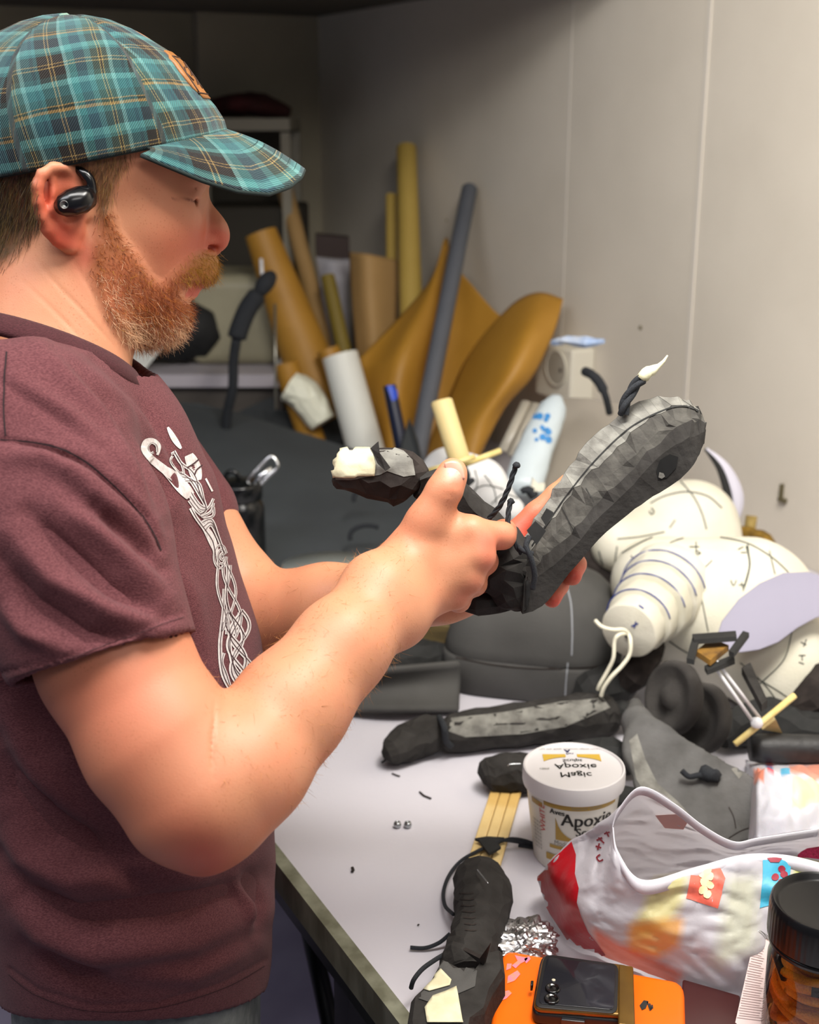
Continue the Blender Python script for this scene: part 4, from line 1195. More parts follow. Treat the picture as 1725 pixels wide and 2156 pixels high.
for i, s_ in enumerate(st):
    k = .35 + .65 * min(1, (len(st) - 1 - i) / 2.2)
    t_, se, chp, nf, bo = s_
    rows.append([(*t_, D0 + .006 * k), (*se, D0 - .010 * k), (chp[0] - 8 * k, chp[1] - 9 * k, D0 - .019 * k), (chp[0] + 6 * k, chp[1] + 2 * k, D0 - .022 * k), (*nf, D0 - .027 * k), (*bo, D0 - .024 * k), (bo[0] - 4, bo[1] - 6, D0 + .012 * k), ((t_[0] * .6 + bo[0] * .4), (t_[1] * .6 + bo[1] * .4), D0 + .034 * k), (t_[0] + 2, t_[1] + 4, D0 + .020 * k)])
V, F = strip_loft(rows, 5, .0017, 5)
foam_m = mat('lit_chip_foam', '52504b', '3d3b38', 60, rough=.9, bump=.0010, bsc=190, spec=.2)  # mid tone paints in the light that the chip facets catch
thigh = mk('thigh', V, F, [foam, foam_m], leg, smooth=False)
for pl, f in zip(thigh.data.polygons, F):
    if len(f) == 3 and {q % 9 for q in f} <= {1, 2, 3} and 3 * 9 < min(f): pl.material_index = 1
# light on the top rim painted in as paler facets, pressed on the same cuts
V2, F2 = [], []
nc = 9; R_ = random.Random(11)
light_rows = range(3, 40)
for f in F:
    cs = sorted({q % nc for q in f}); rw = min(q // nc for q in f)
    if len(f) == 3 and rw < 38 and (set(cs) <= {0, 1} or (set(cs) <= {0, 8} and rw < 36)):
        n = len(V2); V2 += [V[q] for q in f]; F2.append([n, n + 1, n + 2])
nrm = [((V2[f[1]] - V2[f[0]]).cross(V2[f[2]] - V2[f[0]])).normalized() for f in F2]
V3 = []
for f, nn in zip(F2, nrm):
    c = (V2[f[0]] + V2[f[1]] + V2[f[2]]) / 3; s_ = 1 if nn.dot(c - P(1290, 1040, D0 + .01)) > 0 else -1
    V3 += [V2[q] + nn * (s_ * .0004) for q in f]
mk('lit_top_facets', V3, F2, foam_l, thigh, smooth=False)
bt_ = bvh_of(thigh)
drawlines('glue_seam', bt_, [(3, [(1122, 1150), (1160, 1094), (1205, 1030), (1262, 962), (1330, 900), (1400, 864), (1440, 856), (1472, 866)]), (1.5, [(1184, 1068), (1200, 1100), (1212, 1122)]), (1.5, [(1234, 1028), (1250, 1056)])], black, thigh, lift=.0009)
decal('socket_shade_patch', bt_, [(1382, 990), (1390, 968), (1410, 956), (1428, 962), (1424, 985), (1404, 1006), (1386, 1010)], mat('hollow_shade_black', '080808', rough=1), thigh, 3, .0006)  # flat black patch painting the darkness inside the hollow
decal('socket_glue', bt_, [(1388, 994), (1397, 996), (1400, 1003), (1393, 1008), (1386, 1005)], foam_l, thigh, 3, .0012)
# shin and knee
V, F = carve([P(880, 1020, 1.075), P(930, 1040, 1.08), P(985, 1090, 1.085), (P(1035, 1150, 1.09)), P(1068, 1205, 1.09), P(1092, 1262, 1.085), P(1098, 1284, 1.085)], [(.013, .011), (.020, .018), (.023, .021), (.027, .026), (.031, .027), (.020, .018), (.006, .006)], 11, .07, 3, seed=4)
shin = mk('shin', V, F, foam, leg, smooth=False)
V, F = strip_loft([[(884, 1000, 1.07), (884, 1010, 1.055), (890, 1030, 1.06)], [(935, 986, 1.07), (935, 1000, 1.055), (930, 1030, 1.06)], [(975, 1012, 1.07), (965, 1030, 1.055), (950, 1060, 1.06)], [(1010, 1058, 1.07), (1000, 1078, 1.058), (975, 1090, 1.062)], [(1045, 1096, 1.075), (1036, 1112, 1.06), (1010, 1120, 1.066)]], 3, .0006)
mk('ankle_flap', V, F, foam, leg, smooth=False)
# foot
V, F = carve([P(704, 984, 1.08), P(716, 986, 1.08), P(755, 992, 1.08), P(805, 998, 1.08), P(850, 1008, 1.08), P(876, 1022, 1.08), P(884, 1030, 1.08)], [(.010, .012), (.017, .017), (.022, .019), (.026, .023), (.027, .024), (.020, .017), (.012, .010)], 10, .05, 2, seed=8)
foot = mk('foot', V, F, foam_d, leg, smooth=False)
bf2 = bvh_of(foot)
decal('foot_top_skin', bf2, [(792, 940), (812, 936), (850, 950), (868, 968), (874, 1000), (850, 1004), (815, 992), (800, 1000), (740, 1010), (708, 1010), (700, 950), (730, 938)], foam_l, foot, 4, .0006, .03)
o = decal('white_paper_patch', bf2, [(700, 968), (712, 950), (745, 944), (776, 941), (786, 960), (792, 980), (790, 1002), (748, 1004), (704, 1004)], tape, foot, 4, .0022, .03, .0008)
mk('torn_flap', *prism([P(781, 944, 1.052), P(797, 930, 1.050), P(800, 955, 1.048), P(822, 985, 1.048), P(812, 992, 1.048), P(795, 976, 1.05)], (0, .002, 0)), foam, foot, smooth=False)
# elastic cords
rope([P(1098, 1165, 1.045), P(1078, 1132, 1.04), P(1070, 1098, 1.04), P(1073, 1066, 1.042), P(1076, 1052, 1.042)], .0021, leg, 'elastic_cord', strandn=3)
rope([P(1030, 1092, 1.058), P(1052, 1066, 1.052), P(1070, 1030, 1.048), P(1080, 1000, 1.046), P(1088, 976, 1.046)], .0021, leg, 'elastic_cord', strandn=3)
for q in ((1076, 1056), (1088, 980)): mk('cord_knot', *carve([P(q[0], q[1] + 6, 1.043), P(*q, 1.043), P(q[0] + 2, q[1] - 7, 1.043)], [(.002, .002), (.0036, .0036), (.0015, .0015)], 7, .2, 2, seed=q[0]), cord, leg)
rope([P(1312, 872, 1.082), P(1314, 858, 1.08), P(1322, 838, 1.08), P(1338, 812, 1.08), P(1352, 798, 1.08)], .0046, leg, 'twisted_cord', strandn=3)
mk('taped_end', *carve([P(1350, 800, 1.08), P(1362, 786, 1.08), P(1374, 780, 1.08), P(1388, 770, 1.08), P(1398, 760, 1.08), P(1406, 748, 1.08)], [(.0048, .0048), (.0058, .0050), (.0048, .0044), (.0024, .002), (.0018, .0014), (.0006, .0006)], 9, .14, 2, seed=3), tape, leg)
mk('strap', *prism([P(1110, 1118, 1.046), P(1128, 1098, 1.044), P(1150, 1118, 1.042), P(1130, 1148, 1.044)], (0, .002, 0)), black, leg, smooth=False)
mk('strap_end', *prism([P(1140, 1092, 1.046), P(1152, 1072, 1.046), P(1166, 1080, 1.046), P(1150, 1108, 1.046)], (0, .003, 0)), black, leg, smooth=False)
rope([P(1115, 1130, 1.044), P(1108, 1150, 1.04), P(1118, 1175, 1.04), P(1126, 1210, 1.045), P(1122, 1240, 1.05)], .0024, leg, 'binding')
rope([P(1090, 1150, 1.044), P(1104, 1160, 1.04), P(1122, 1166, 1.042)], .0022, leg, 'binding')
decal('joint_gap', bt_, [(1094, 1225), (1112, 1215), (1118, 1240), (1110, 1280), (1096, 1290), (1088, 1262)], black, thigh, 4, .001)
mk('knee_pad', *carve([P(972, 1262, 1.11), P(1010, 1272, 1.10), P(1050, 1268, 1.10), P(1080, 1270, 1.10)], [(.008, .006), (.014, .010), (.012, .010), (.006, .006)], 9, .08, 2, seed=14), foam, leg, smooth=False)

# ------------------------------------------------------------------ white tub
def tub():
    c = T(1209, 1614, .103); r = pxm(c, 108); bz = Vector((c.x, c.y, TZ))
    t = thing('tub', 'round white plastic tub of sculpting compound with a snap lid', 'tub', bz)
    tw = mat('white_tub_plastic', 'dad7ce', rough=.35); lw = mat('white_lid_plastic', 'd8d5d6', rough=.4)
    mk('tub_body', *lathe(bz, [(.0001, 0), (r * .70, 0), (r * .73, .002), (r * .93, .088), (r * .94, .094)], 72), tw, t)
    lid = mk('lid', *lathe(bz, [(r * .95, .086), (r * .985, .086), (r * 1.0, .089), (r * 1.0, .100), (r * .985, .104), (r * .955, .1045), (r * .93, .1025), (.0001, .1025)], 96), lw, t, sharp=50)
    # faces the camera: angle of the view
    a0 = math.atan2(-c.y, -c.x); X0 = Vector((-math.sin(a0), math.cos(a0), 0)) * -1
    def side(x, y):   # x metres round the wall, y height
        rr = r * (.73 + .2 * (y / .088)) + .0005; th = a0 + x / r * 1.05
        return Vector((bz.x + rr * math.cos(th), bz.y + rr * math.sin(th), TZ + y))
    gold = mat('gold_label_ink', 'a5853a', rough=.5); blk = mat('label_black', '1a1714', rough=.6); grn = mat('grey_label_ink', '7a7770', rough=.6); red = mat('red_label_ink', 'c23a34', rough=.6)
    def patchs(name, poly, m, place, n=10, lift=0):
        V, F = [], []
        (x0, y0), (x1, y1), (x2, y2), (x3, y3) = poly
        for i in range(n + 1):
            for j in range(5):
                f, g = i / n, j / 4
                V.append(place((x0 * (1 - f) + x1 * f) * (1 - g) + (x3 * (1 - f) + x2 * f) * g, (y0 * (1 - f) + y1 * f) * (1 - g) + (y3 * (1 - f) + y2 * f) * g))
        for i in range(n):
            for j in range(4): F.append([i * 5 + j, (i + 1) * 5 + j, (i + 1) * 5 + j + 1, i * 5 + j + 1])
        return V, F
    cx = .004; W_ = .030
    parts = [patchs('', [(cx - .036, .085), (cx + .05, .085), (cx + .05, .079), (cx - .036, .079)], gold, side, 14),
             patchs('', [(cx - .030, .034), (cx + .045, .034), (cx + .045, .030), (cx - .030, .030)], gold, side, 14),
             patchs('', [(-.052, .080), (-.034, .080), (-.034, .074), (-.052, .074)], gold, side, 8),
             patchs('', [(cx - .036, .022), (cx + .045, .022), (cx + .045, .014), (cx - .036, .014)], gold, side, 14)]
    # gold block with the white oval cut into its corner
    V, F = [], []; n = 16
    for i in range(n + 1):
        f = i / n; x = cx - .022 + f * .052; xx = (x - (cx + .010)) / .031
        yo = .068 - .026 * math.sqrt(max(0, 1 - xx * xx)) if abs(xx) < 1 else .068
        V += [side(x, min(yo, .070 - f * .028)), side(x, .0415)]
    for i in range(n): F.append([2 * i, 2 * i + 2, 2 * i + 3, 2 * i + 1])
    parts.append((V, F))
    mk('gold_print', *join(parts), gold, t)
    lettering('side_lettering', [('Apoxie', .0210, cx + .015, .0665, .00045), ('Sculpt', .0140, cx + .018, .0525, .0003), ('Aves', .0085, cx - .020, .0745, .0003)], side, blk, t)
    lettering('small_print', [('Modeling Compound', .0075, cx + .008, .0375, 0), ('Superior Quality', .005, cx + .012, .082, 0)] + [('I lllll IIl lll', .0042, -.046, .054 - k * .0045, 0) for k in range(8)], side, grn, t)
    v, f = text_mesh('WHITE', .0105)
    mk('colour_name', [side(-.0345 - p.y, .062 + p.x) for p in v], f, red, t, smooth=False)
    Xl, Yl = X0, Vector((-X0.y, X0.x, 0))
    ang = math.radians(8); Xr = Xl * math.cos(ang) + Yl * math.sin(ang); Yr = Xr.cross(Vector((0, 0, 1))) * -1
    if Yr.dot(Vector(c) - Vector((0, 0, c.z))) < 0: Yr = -Yr
    def topf(x, y): return Vector((c.x, c.y, TZ + .1031)) - Xr * x - Yr * y    # read from the far side
    V, F = [], []
    for sx in (-1, 1):
        n0 = len(V)
        for i in range(11):
            f = i / 10; x = sx * (.030 - f * .024); yo = -.006 + math.sqrt(max(0, 1 - ((abs(x)) / .033) ** 2)) * -.017
            V += [topf(x, -.006 - .0 ), topf(x, -.026)] if False else [topf(x, yo + .002), topf(x, -.027)]
        for i in range(10): F.append([n0 + 2 * i, n0 + 2 * i + 2, n0 + 2 * i + 3, n0 + 2 * i + 1])
    mk('lid_gold_print', V, F, mat('yellow_gold_ink', 'c8a53c', rough=.5), lid)
    lettering('lid_lettering', [('Apoxie', .0150, .002, -.001, .0001), ('Sculpt', .0085, 0, -.0135, .0001), ('Magic', .0145, 0, .0165, .0001), ('100%', .005, -.031, .004, 0)], topf, mat('grey_green_ink', '5c6050', rough=.6), lid)
    lettering('lid_small_lettering', [('Net Wt. Keep container tightly closed', .0042, 0, -.0385, 0)], topf, grn, lid)
    lettering('lid_handwriting', [('A', .0095, -.003, -.0345, .0003), ('Part', .0048, -.001, -.0285, .0001)], topf, blue_ink, lid)
    return t
tub()

# ------------------------------------------------------------------ foam pieces on the table
def TP(px, py, z): return T(px, py, z)
fa_ = thing('foam_arm_model', 'long black carved foam arm lying on the table behind the white tub', 'foam prop', T(1060, 1590, 0))
def cr(pp): return [TP(*q[:3]) for q in pp], [(pxm(TP(*q[:3]), q[3]), pxm(TP(*q[:3]), q[4] if len(q) > 4 else q[3])) for q in pp]
p_, r_ = cr([(808, 1590, .018, 10), (825, 1582, .022, 30), (860, 1562, .024, 42), (895, 1548, .026, 44), (925, 1535, .026, 30), (932, 1532, .026, 18)])
mk('hand_piece', *carve(p_, r_, 11, .05, 3, seed=21), foam, fa_, smooth=False)
p_, r_ = cr([(930, 1530, .026, 16), (945, 1545, .026, 40), (1010, 1535, .027, 44), (1090, 1525, .028, 46), (1170, 1515, .029, 48), (1240, 1508, .030, 50), (1280, 1505, .030, 44), (1292, 1503, .030, 30)])
fm = mk('forearm_piece', *carve(p_, r_, 12, .05, 3, seed=22), foam, fa_, smooth=False)
bb = bvh_of(fm)
decal('scraped_side', bb, [(950, 1512), (1060, 1500), (1180, 1478), (1270, 1470), (1285, 1490), (1190, 1530), (1100, 1545), (980, 1552), (945, 1540)], foam_l, fm, 8, .0006, .03)
mk('elbow_joint', *carve([TP(1285, 1500, .03), TP(1310, 1500, .03), TP(1335, 1505, .03)], [(.012, .012), (.016, .016), (.012, .012)], 10, .05, 2, seed=2), black, fa_, smooth=False)
rope([TP(820, 1590, .012), TP(812, 1600, .008), TP(804, 1606, .006)], .0016, fa_)
rope([TP(925, 1510, .045), TP(935, 1530, .05), TP(940, 1560, .03), TP(950, 1570, .02)], .004, fa_, 'wrist_cord')

lump = thing('foam_lump', 'small rounded black foam lump under the wooden sticks, left of the tub', 'foam prop', T(1060, 1660, 0))
p_, r_ = cr([(1012, 1640, .018, 14), (1030, 1632, .022, 38), (1070, 1628, .024, 44), (1110, 1626, .024, 42), (1140, 1626, .02, 26)])
mk('lump_body', *carve(p_, r_, 12, .03, 3, seed=31), foam, lump, smooth=False)
rope([TP(1070, 1612, .047), TP(1074, 1609, .049), TP(1098, 1608, .049)], .0006, lump, 'staple', mat('steel_wire', 'c0c4c8', rough=.25, metal=.9))
foot2 = thing('foam_foot_model', 'black foam lower leg piece with a wire staple, at the ends of the wooden sticks', 'foam prop', T(1010, 1980, 0))
p_, r_ = cr([(1005, 1838, .018, 30), (1010, 1852, .024, 56, 50), (1018, 1890, .028, 62, 56), (1012, 1940, .028, 58, 54), (1000, 1985, .028, 56, 52), (985, 2030, .026, 60, 54), (985, 2050, .024, 50, 40)])
ff = mk('sole', *carve(p_, r_, 13, .04, 4, seed=33), foam, foot2, smooth=False)
rope([TP(1006, 1832, .058), TP(1008, 1834, .060), TP(1028, 1860, .062)], .0006, foot2, 'staple', MATS['steel_wire'])
bb = bvh_of(ff)
drawlines('knife_cut', bb, [(3, [(968 + k * 2, 1880 + k * 13), (985 + k * 2, 1882 + k * 13), (998 + k, 1880 + k * 13)]) for k in range(7)], foam_d, ff, lift=.0006)
wr = thing('foam_wrist_model', 'black foam block patched with pale paper tape near the front table edge', 'foam prop', T(960, 2130, 0))
V, F = [], []
outl = [(862, 2150), (868, 2095), (905, 2060), (930, 2022), (965, 2030), (1000, 2036), (1012, 2055), (1030, 2005), (1055, 1995), (1062, 2040), (1035, 2080), (1020, 2120), (990, 2150), (975, 2230), (870, 2240)]
tp = [TP(x, y, .060) for x, y in outl]; cen = sum(tp, Vector()) / len(tp)
lv = [(1.0, -.058), (1.06, -.030), (1.04, -.008), (.94, 0)]
R_ = random.Random(5); n = len(tp)
for s_, dz in lv:
    for q in tp: V.append(cen + (q - cen) * (s_ + R_.uniform(-.02, .02)) + Vector((0, 0, dz + R_.uniform(-.002, .002))))
for i in range(len(lv) - 1):
    for k in range(n): F.append([i * n + k, i * n + (k + 1) % n, (i + 1) * n + (k + 1) % n, (i + 1) * n + k])
V.append(cen + Vector((0, 0, .004))); F += [[3 * n + k, 3 * n + (k + 1) % n, 4 * n] for k in range(n)]; F.append(list(range(n))[::-1])
wb = mk('block', V, F, foam, wr, smooth=False); bb = bvh_of(wb)
decal('grey_top', bb, [(905, 2062), (935, 2025), (1005, 2045), (1000, 2078), (960, 2096), (900, 2110), (872, 2100)], foam_s, wb, 5, .0008, .03)
decal('paper_patch', bb, [(880, 2082), (925, 2038), (952, 2066), (948, 2078), (905, 2090)], tape, wb, 4, .0018, .03, .0006)
decal('paper_patch', bb, [(912, 2100), (940, 2090), (962, 2080), (975, 2156), (900, 2156), (895, 2125)], tape, wb, 4, .0018, .03, .0006)
mk('fin', *prism([TP(975, 2000, .062), TP(1010, 2018, .070), TP(1030, 1990, .085), TP(1018, 2035, .06)], (.002, .004, 0)), foam_d, wr, smooth=False)
o = mk('black_rope', *tube(smooth_path([TP(864, 1995, .004), TP(895, 1996, .004), TP(925, 1985, .008), TP(948, 1966, .016)], 6), .0019, 9), cord); tag(o, 'short black cord end lying left of the foam lower leg piece', 'cord')
o = mk('black_rope', *tube(smooth_path([TP(866, 2080, .02), TP(872, 2062, .03), TP(890, 2040, .034), (TP(915, 2022, .034)), TP(935, 2010, .03)], 6), .0021, 9), cord); tag(o, 'black cord arching over the taped foam block', 'cord')
o = mk('black_rope', *join([tube(smooth_path([TP(955, 1925, .02), TP(938, 1908, .01), TP(934, 1880, .004), TP(945, 1845, .004), TP(968, 1815, .006), TP(1000, 1795, .012), TP(1030, 1782, .014), TP(1058, 1770, .014), TP(1085, 1772, .012), TP(1115, 1778, .006), TP(1138, 1790, .004)], 6), .0019, 9),
    tube(smooth_path([TP(1058, 1770, .014), TP(1080, 1766, .014), TP(1112, 1772, .01), TP(1136, 1786, .006), TP(1120, 1784, .004), TP(1092, 1780, .006)], 6), .0019, 9)]), cord); tag(o, 'long black cord looping over the wooden sticks to the foam lower leg', 'cord')
o = mk('foam_offcut', *join([prism([TP(1000, 1770, .0125), TP(1025, 1766, .0125), TP(1062, 1768, .0125), TP(1042, 1788, .0125)], (0, 0, .003)), prism([TP(1010, 1775, .0158), TP(1035, 1768, .0158), TP(1055, 1788, .0158), TP(1030, 1802, .0158)], (0, 0, .003))]), black, smooth=False); tag(o, 'black foam diamond offcuts crossed on the wooden sticks', 'offcut')
for k in range(3):
    a, b = TP(1046 + k * 21, 1664 + k * 3, .004), TP(990 + k * 24, 1838 + k * 2, .004)
    d = (b - a).normalized(); s_ = Vector((-d.y, d.x, 0))
    o = mk('wooden_stick', *box((a + b) / 2 + Vector((0, 0, .002 + .0)), (b - a).length, pxm(a, 20.5), .006, d, s_), wood, smooth=False); bevel(o, .0015)
    tag(o, ('left', 'middle', 'right')[k] + ' one of three pale wooden craft sticks side by side under black cord', 'stick', 'pale craft sticks under the black cord')

# teardrop piece
td = thing('foam_teardrop', 'large grey-black foam teardrop piece with a knotted cord on its side', 'foam prop', T(1470, 1760, 0))
tc_ = TP(1480, 1660, .040)
def tdf():
    prims = []
    pts = [(1338, 1482, .075, 14), (1342, 1520, .072, 30), (1375, 1580, .062, 62), (1430, 1640, .050, 92), (1495, 1680, .044, 108), (1540, 1690, .040, 82)]
    for a, b in zip(pts[:-1], pts[1:]):
        A, B = TP(*a[:3]), TP(*b[:3]); prims.append(Rc(A, B, pxm(A, a[3]), pxm(B, b[3]), .01))
    fl = TP(1450, 1640, .045); nn_ = np.array((CAMP - fl).normalized()) * .6 + np.array((0, 0, .55)); nn_ /= np.linalg.norm(nn_); c0 = np.array(fl) + nn_ * .010
    nb = np.array([0, 0, 1.]);
    return prims, lambda p: np.maximum(np.maximum(evalf(prims, p), (p - c0) @ nn_), np.maximum(-((p - c0) @ nn_) - .062, TZ + .001 - p[..., 2]))
pr_, f_ = tdf()
lo_ = np.min([q.lo for q in pr_], 0) - .01; hi_ = np.max([q.hi for q in pr_], 0) + .01
V, F = surface(f_, lo_, hi_, .0032, pr_); V = relax(V, F, 3)
tdo = mk('teardrop_body', V, F, mat('mid_grey_foam', '646362', '504f4d', 22, rough=.9, bump=.0008, bsc=220, spec=.2), td)
bb = bvh_of(tdo)
decal('scraped_rim', bb, [(1325, 1560), (1342, 1545), (1360, 1600), (1385, 1650), (1430, 1690), (1450, 1712), (1420, 1720), (1370, 1690), (1340, 1640)], foam_l, tdo, 6, .0005, .03)
decal('scraped_spot', bb, [(1535, 1590), (1560, 1600), (1572, 1622), (1556, 1640), (1540, 1620)], foam_l, tdo, 6, .0005, .03)
drawlines('pencil_line', bb, [(2, [(1535, 1765), (1560, 1750), (1590, 1738), (1606, 1720)]), (2, [(1535, 1700), (1545, 1720), (1550, 1745)])], foam_d, tdo)
kp = hit(bb, 1492, 1642)[0]
rope([kp + Vector((-.030, -.002, .012)), kp + Vector((-.022, -.004, .006)), kp + Vector((-.010, -.004, .008)), kp], .0032, td, 'knot_tail')
mk('knot', *carve([kp + Vector((-.010, 0, .004)), kp + Vector((-.003, -.002, .008)), kp + Vector((.006, -.002, .006)), kp + Vector((.010, 0, 0))], [(.004, .004), (.009, .009), (.008, .008), (.003, .003)], 9, .25, 3, seed=6), cord, td)

# two foam discs
for i, (x, y, z, r, lab) in enumerate(((1418, 1468, .085, 78, 'dark foam disc with a round hub, nearer the foam arm'), (1480, 1512, .060, 74, 'dark foam disc lying behind its twin, beside the teardrop piece'))):
    c = TP(x, y, z); R0 = pxm(c, r); ax = (Vector((-.86, -.42, .30))).normalized()
    o = mk('foam_disc', *lathe(c, [(.0001, R0 * .30), (R0 * .24, R0 * .28), (R0 * .34, R0 * .10), (R0 * .60, R0 * .08), (R0 * .80, R0 * .20), (R0 * .92, R0 * .22), (R0 * 1.0, R0 * .10), (R0 * 1.0, -R0 * .14), (R0 * .92, -R0 * .24), (R0 * .5, -R0 * .26), (.0001, -R0 * .26)], 48, Z=ax), mat('soft_dark_foam', '403d3a', '2e2b29', 30, rough=.95, bump=.0006, bsc=400), None)
    tag(o, lab, 'foam disc')

# loose bits on the table
sil = mat('silver_bead', 'a8acae', rough=.25, metal=.9)
for i, (x, lab) in enumerate(((837, 'left one of two tiny steel beads on the bare white table'), (859, 'right one of two tiny steel beads on the bare white table'))):
    c = TP(x, 1736, .004); o = mk('steel_bead', *lathe(c, [(.0012, -.004), (.0035, -.0028), (.0045, 0), (.0035, .0028), (.0012, .0038), (.0008, .001)], 20), sil); tag(o, lab, 'bead')
for i, (pts, r, lab) in enumerate((([(884, 1667), (893, 1675), (908, 1681)], .0013, 'thin black foam sliver on the white table below the foam arm'), ([(742, 1826), (744, 1832), (741, 1836)], .0016, 'tiny black crumb near the table edge'), ([(826, 1628), (835, 1632), (842, 1634)], .0011, 'tiny foam shaving by the tip of the foam arm'), ([(880, 1948), (882, 1946)], .001, 'tiny speck of foam beside the short cord'))):
    pp = [TP(*q, .0016) for q in pts]; o = mk('foam_shaving', *tube(pp, r, 6, sy=.6), foam_d); tag(o, lab, 'shaving')
# foil
c = TP(1112, 1985, .022); bmf = bmesh.new(); bmesh.ops.create_icosphere(bmf, subdivisions=5, radius=1.0)
V = []
for q in bmf.verts:
    p = q.co; n1 = noise.noise(p * 1.6) * .3; n2 = abs(noise.noise(p * 3.0 + Vector((5, 1, 2)))) * .28; n3 = abs(noise.noise(p * 7)) * .14
    s_ = .82 + n1 + n2 + n3; V.append(c + Vector((p.x * .034 * s_, p.y * .030 * s_, p.z * .017 * s_)))
F = [[v.index for v in f.verts] for f in bmf.faces]; bmf.free()
o = mk('foil_ball', V, F, mat('crumpled_foil', 'c4c4c6', rough=.34, metal=1.0), smooth=False); tag(o, 'crumpled ball of silver foil beside the foam lower leg piece', 'foil')

# ------------------------------------------------------------------ orange case, phone
def quad_box(name, corners, z0, z1, m, parent, bev=.004, seg=3):
    V = [TP(x, y, z1) for x, y in corners]; V = [Vector((p.x, p.y, TZ + z0)) for p in V] + V; n = len(corners)
    F = [list(range(n))[::-1], list(range(n, 2 * n))] + [[i, (i + 1) % n, n + (i + 1) % n, n + i] for i in range(n)]
    o = mk(name, V, F, m, parent, smooth=True); bevel(o, bev, seg); return o
def rcorners(c, k=.10, n=4):
    out = []; c = [Vector((x, y, 0)) for x, y in c]; m = len(c)
    for i in range(m):
        p, a, b = c[i], c[i - 1], c[(i + 1) % m]; ra = (a - p).normalized() * k; rb = (b - p).normalized() * k
        for j in range(n + 1):
            t = j / n; q = (p + ra) * (1 - t) ** 2 + p * 2 * t * (1 - t) + (p + rb) * t * t; out.append((q.x, q.y))
    return out
oc = thing('orange_case', 'bright orange rounded hard case lying at the front of the table', 'case', T(1240, 2130, 0))
org_m = mat('orange_plastic', 'f26a08', 'ee6204', 5, rough=.4)
ocb = quad_box('case_body', rcorners([(1058, 1996), (1442, 2066), (1450, 2330), (1010, 2300)], 26), 0, .032, org_m, oc, .005)
zc = .032
pk_m = mat('pink_scuff', 'e078a0', 'e89060', 120, rough=.5)
def flat(name, poly, z, m, parent, lift=.0006):
    V = [TP(x, y, z) + Vector((0, 0, lift)) for x, y in poly]; return mk(name, V, [list(range(len(poly)))], m, parent, smooth=False)
for i, pl in enumerate(([(1084, 2012), (1112, 2018), (1108, 2024), (1096, 2030), (1086, 2040), (1078, 2034), (1090, 2024)], [(1068, 2030), (1078, 2030), (1076, 2040), (1066, 2044)], [(1070, 2056), (1090, 2044), (1096, 2052), (1084, 2066), (1068, 2072)], [(1056, 2090), (1072, 2086), (1078, 2092), (1066, 2104), (1050, 2110)], [(1104, 2020), (1114, 2014), (1118, 2020), (1108, 2030)])):
    flat('scuff_mark', pl, zc, pk_m, ocb)
flat('maker_mark', [(1347, 2118), (1356, 2107), (1366, 2109), (1360, 2124), (1352, 2128)], zc, black, ocb)
for k in range(3): flat('maker_mark', [(1362 + k * 5, 2110 + k * 3), (1365 + k * 5, 2111 + k * 3), (1372 + k * 2, 2128 - k * 2), (1368 + k * 2, 2129 - k * 2)], zc, black, ocb)
ph = thing('flip_phone', 'folded black flip phone in a bronze edged case, on the orange case', 'phone', T(1230, 2090, zc))
bz_m = mat('bronze_metal', '7a5c28', '6a4e22', 30, rough=.35, metal=.6); ph_b = mat('black_phone_rubber', '141416', rough=.45); gl = mat('dark_glass', '1a1a1e', '24242a', 4, rough=.08)
ph_corn = [(1140, 2006), (1332, 2032), (1336, 2150), (1118, 2132)]
quad_box('phone_shell', rcorners(ph_corn, 20), zc + .0005, zc + .012, ph_b, ph, .003)
quad_box('phone_frame', rcorners([(1144, 2007), (1331, 2032), (1333, 2138), (1122, 2122)], 18), zc + .012, zc + .017, bz_m, ph, .002)
quad_box('frame_border', rcorners([(1147, 2008), (1303, 2030), (1300, 2134), (1125, 2120)], 16), zc + .017, zc + .0178, ph_b, ph, .0004)
quad_box('cover_screen', rcorners([(1152, 2014), (1297, 2034), (1293, 2126), (1134, 2112)], 10), zc + .0178, zc + .0184, gl, ph, .0003)
for x, y, r in ((1164, 2083, .0062), (1162, 2105, .0062)):
    c = TP(x, y, zc + .0184); mk('camera_lens', *lathe(c, [(r, 0), (r, .0016), (r * .8, .002), (r * .72, .0012), (r * .4, .0010), (.0001, .0016)], 32), mat('lens_black', '08080a', rough=.1, spec=.8), ph)
c = TP(1166, 2064, zc + .0184); mk('flash', *lathe(c, [(.0016, 0), (.0016, .0006), (.0001, .0009)], 16), mat('flash_glass', 'c8c0a8', rough=.2), ph)
quad_box('hinge', rcorners([(1304, 2030), (1334, 2034), (1338, 2160), (1302, 2156)], 4), zc + .006, zc + .019, bz_m, ph, .002)
quad_box('side_button', [(1118, 2064), (1124, 2064), (1122, 2074), (1117, 2074)], zc + .006, zc + .012, ph_b, ph, .0006)
quad_box('side_button', [(1184, 2140), (1232, 2146), (1232, 2152), (1182, 2147)], zc + .004, zc + .010, mat('grey_metal_button', '4a4a4c', rough=.3, metal=.7), ph, .0006)
db = quad_box('dark_red_box', [(1438, 2060), (1560, 2095), (1550, 2190), (1430, 2170)], 0, .028, mat('dark_red_card', '38100f', rough=.5), None, .002); tag(db, 'dark red box under the printed bag, right of the orange case', 'box')

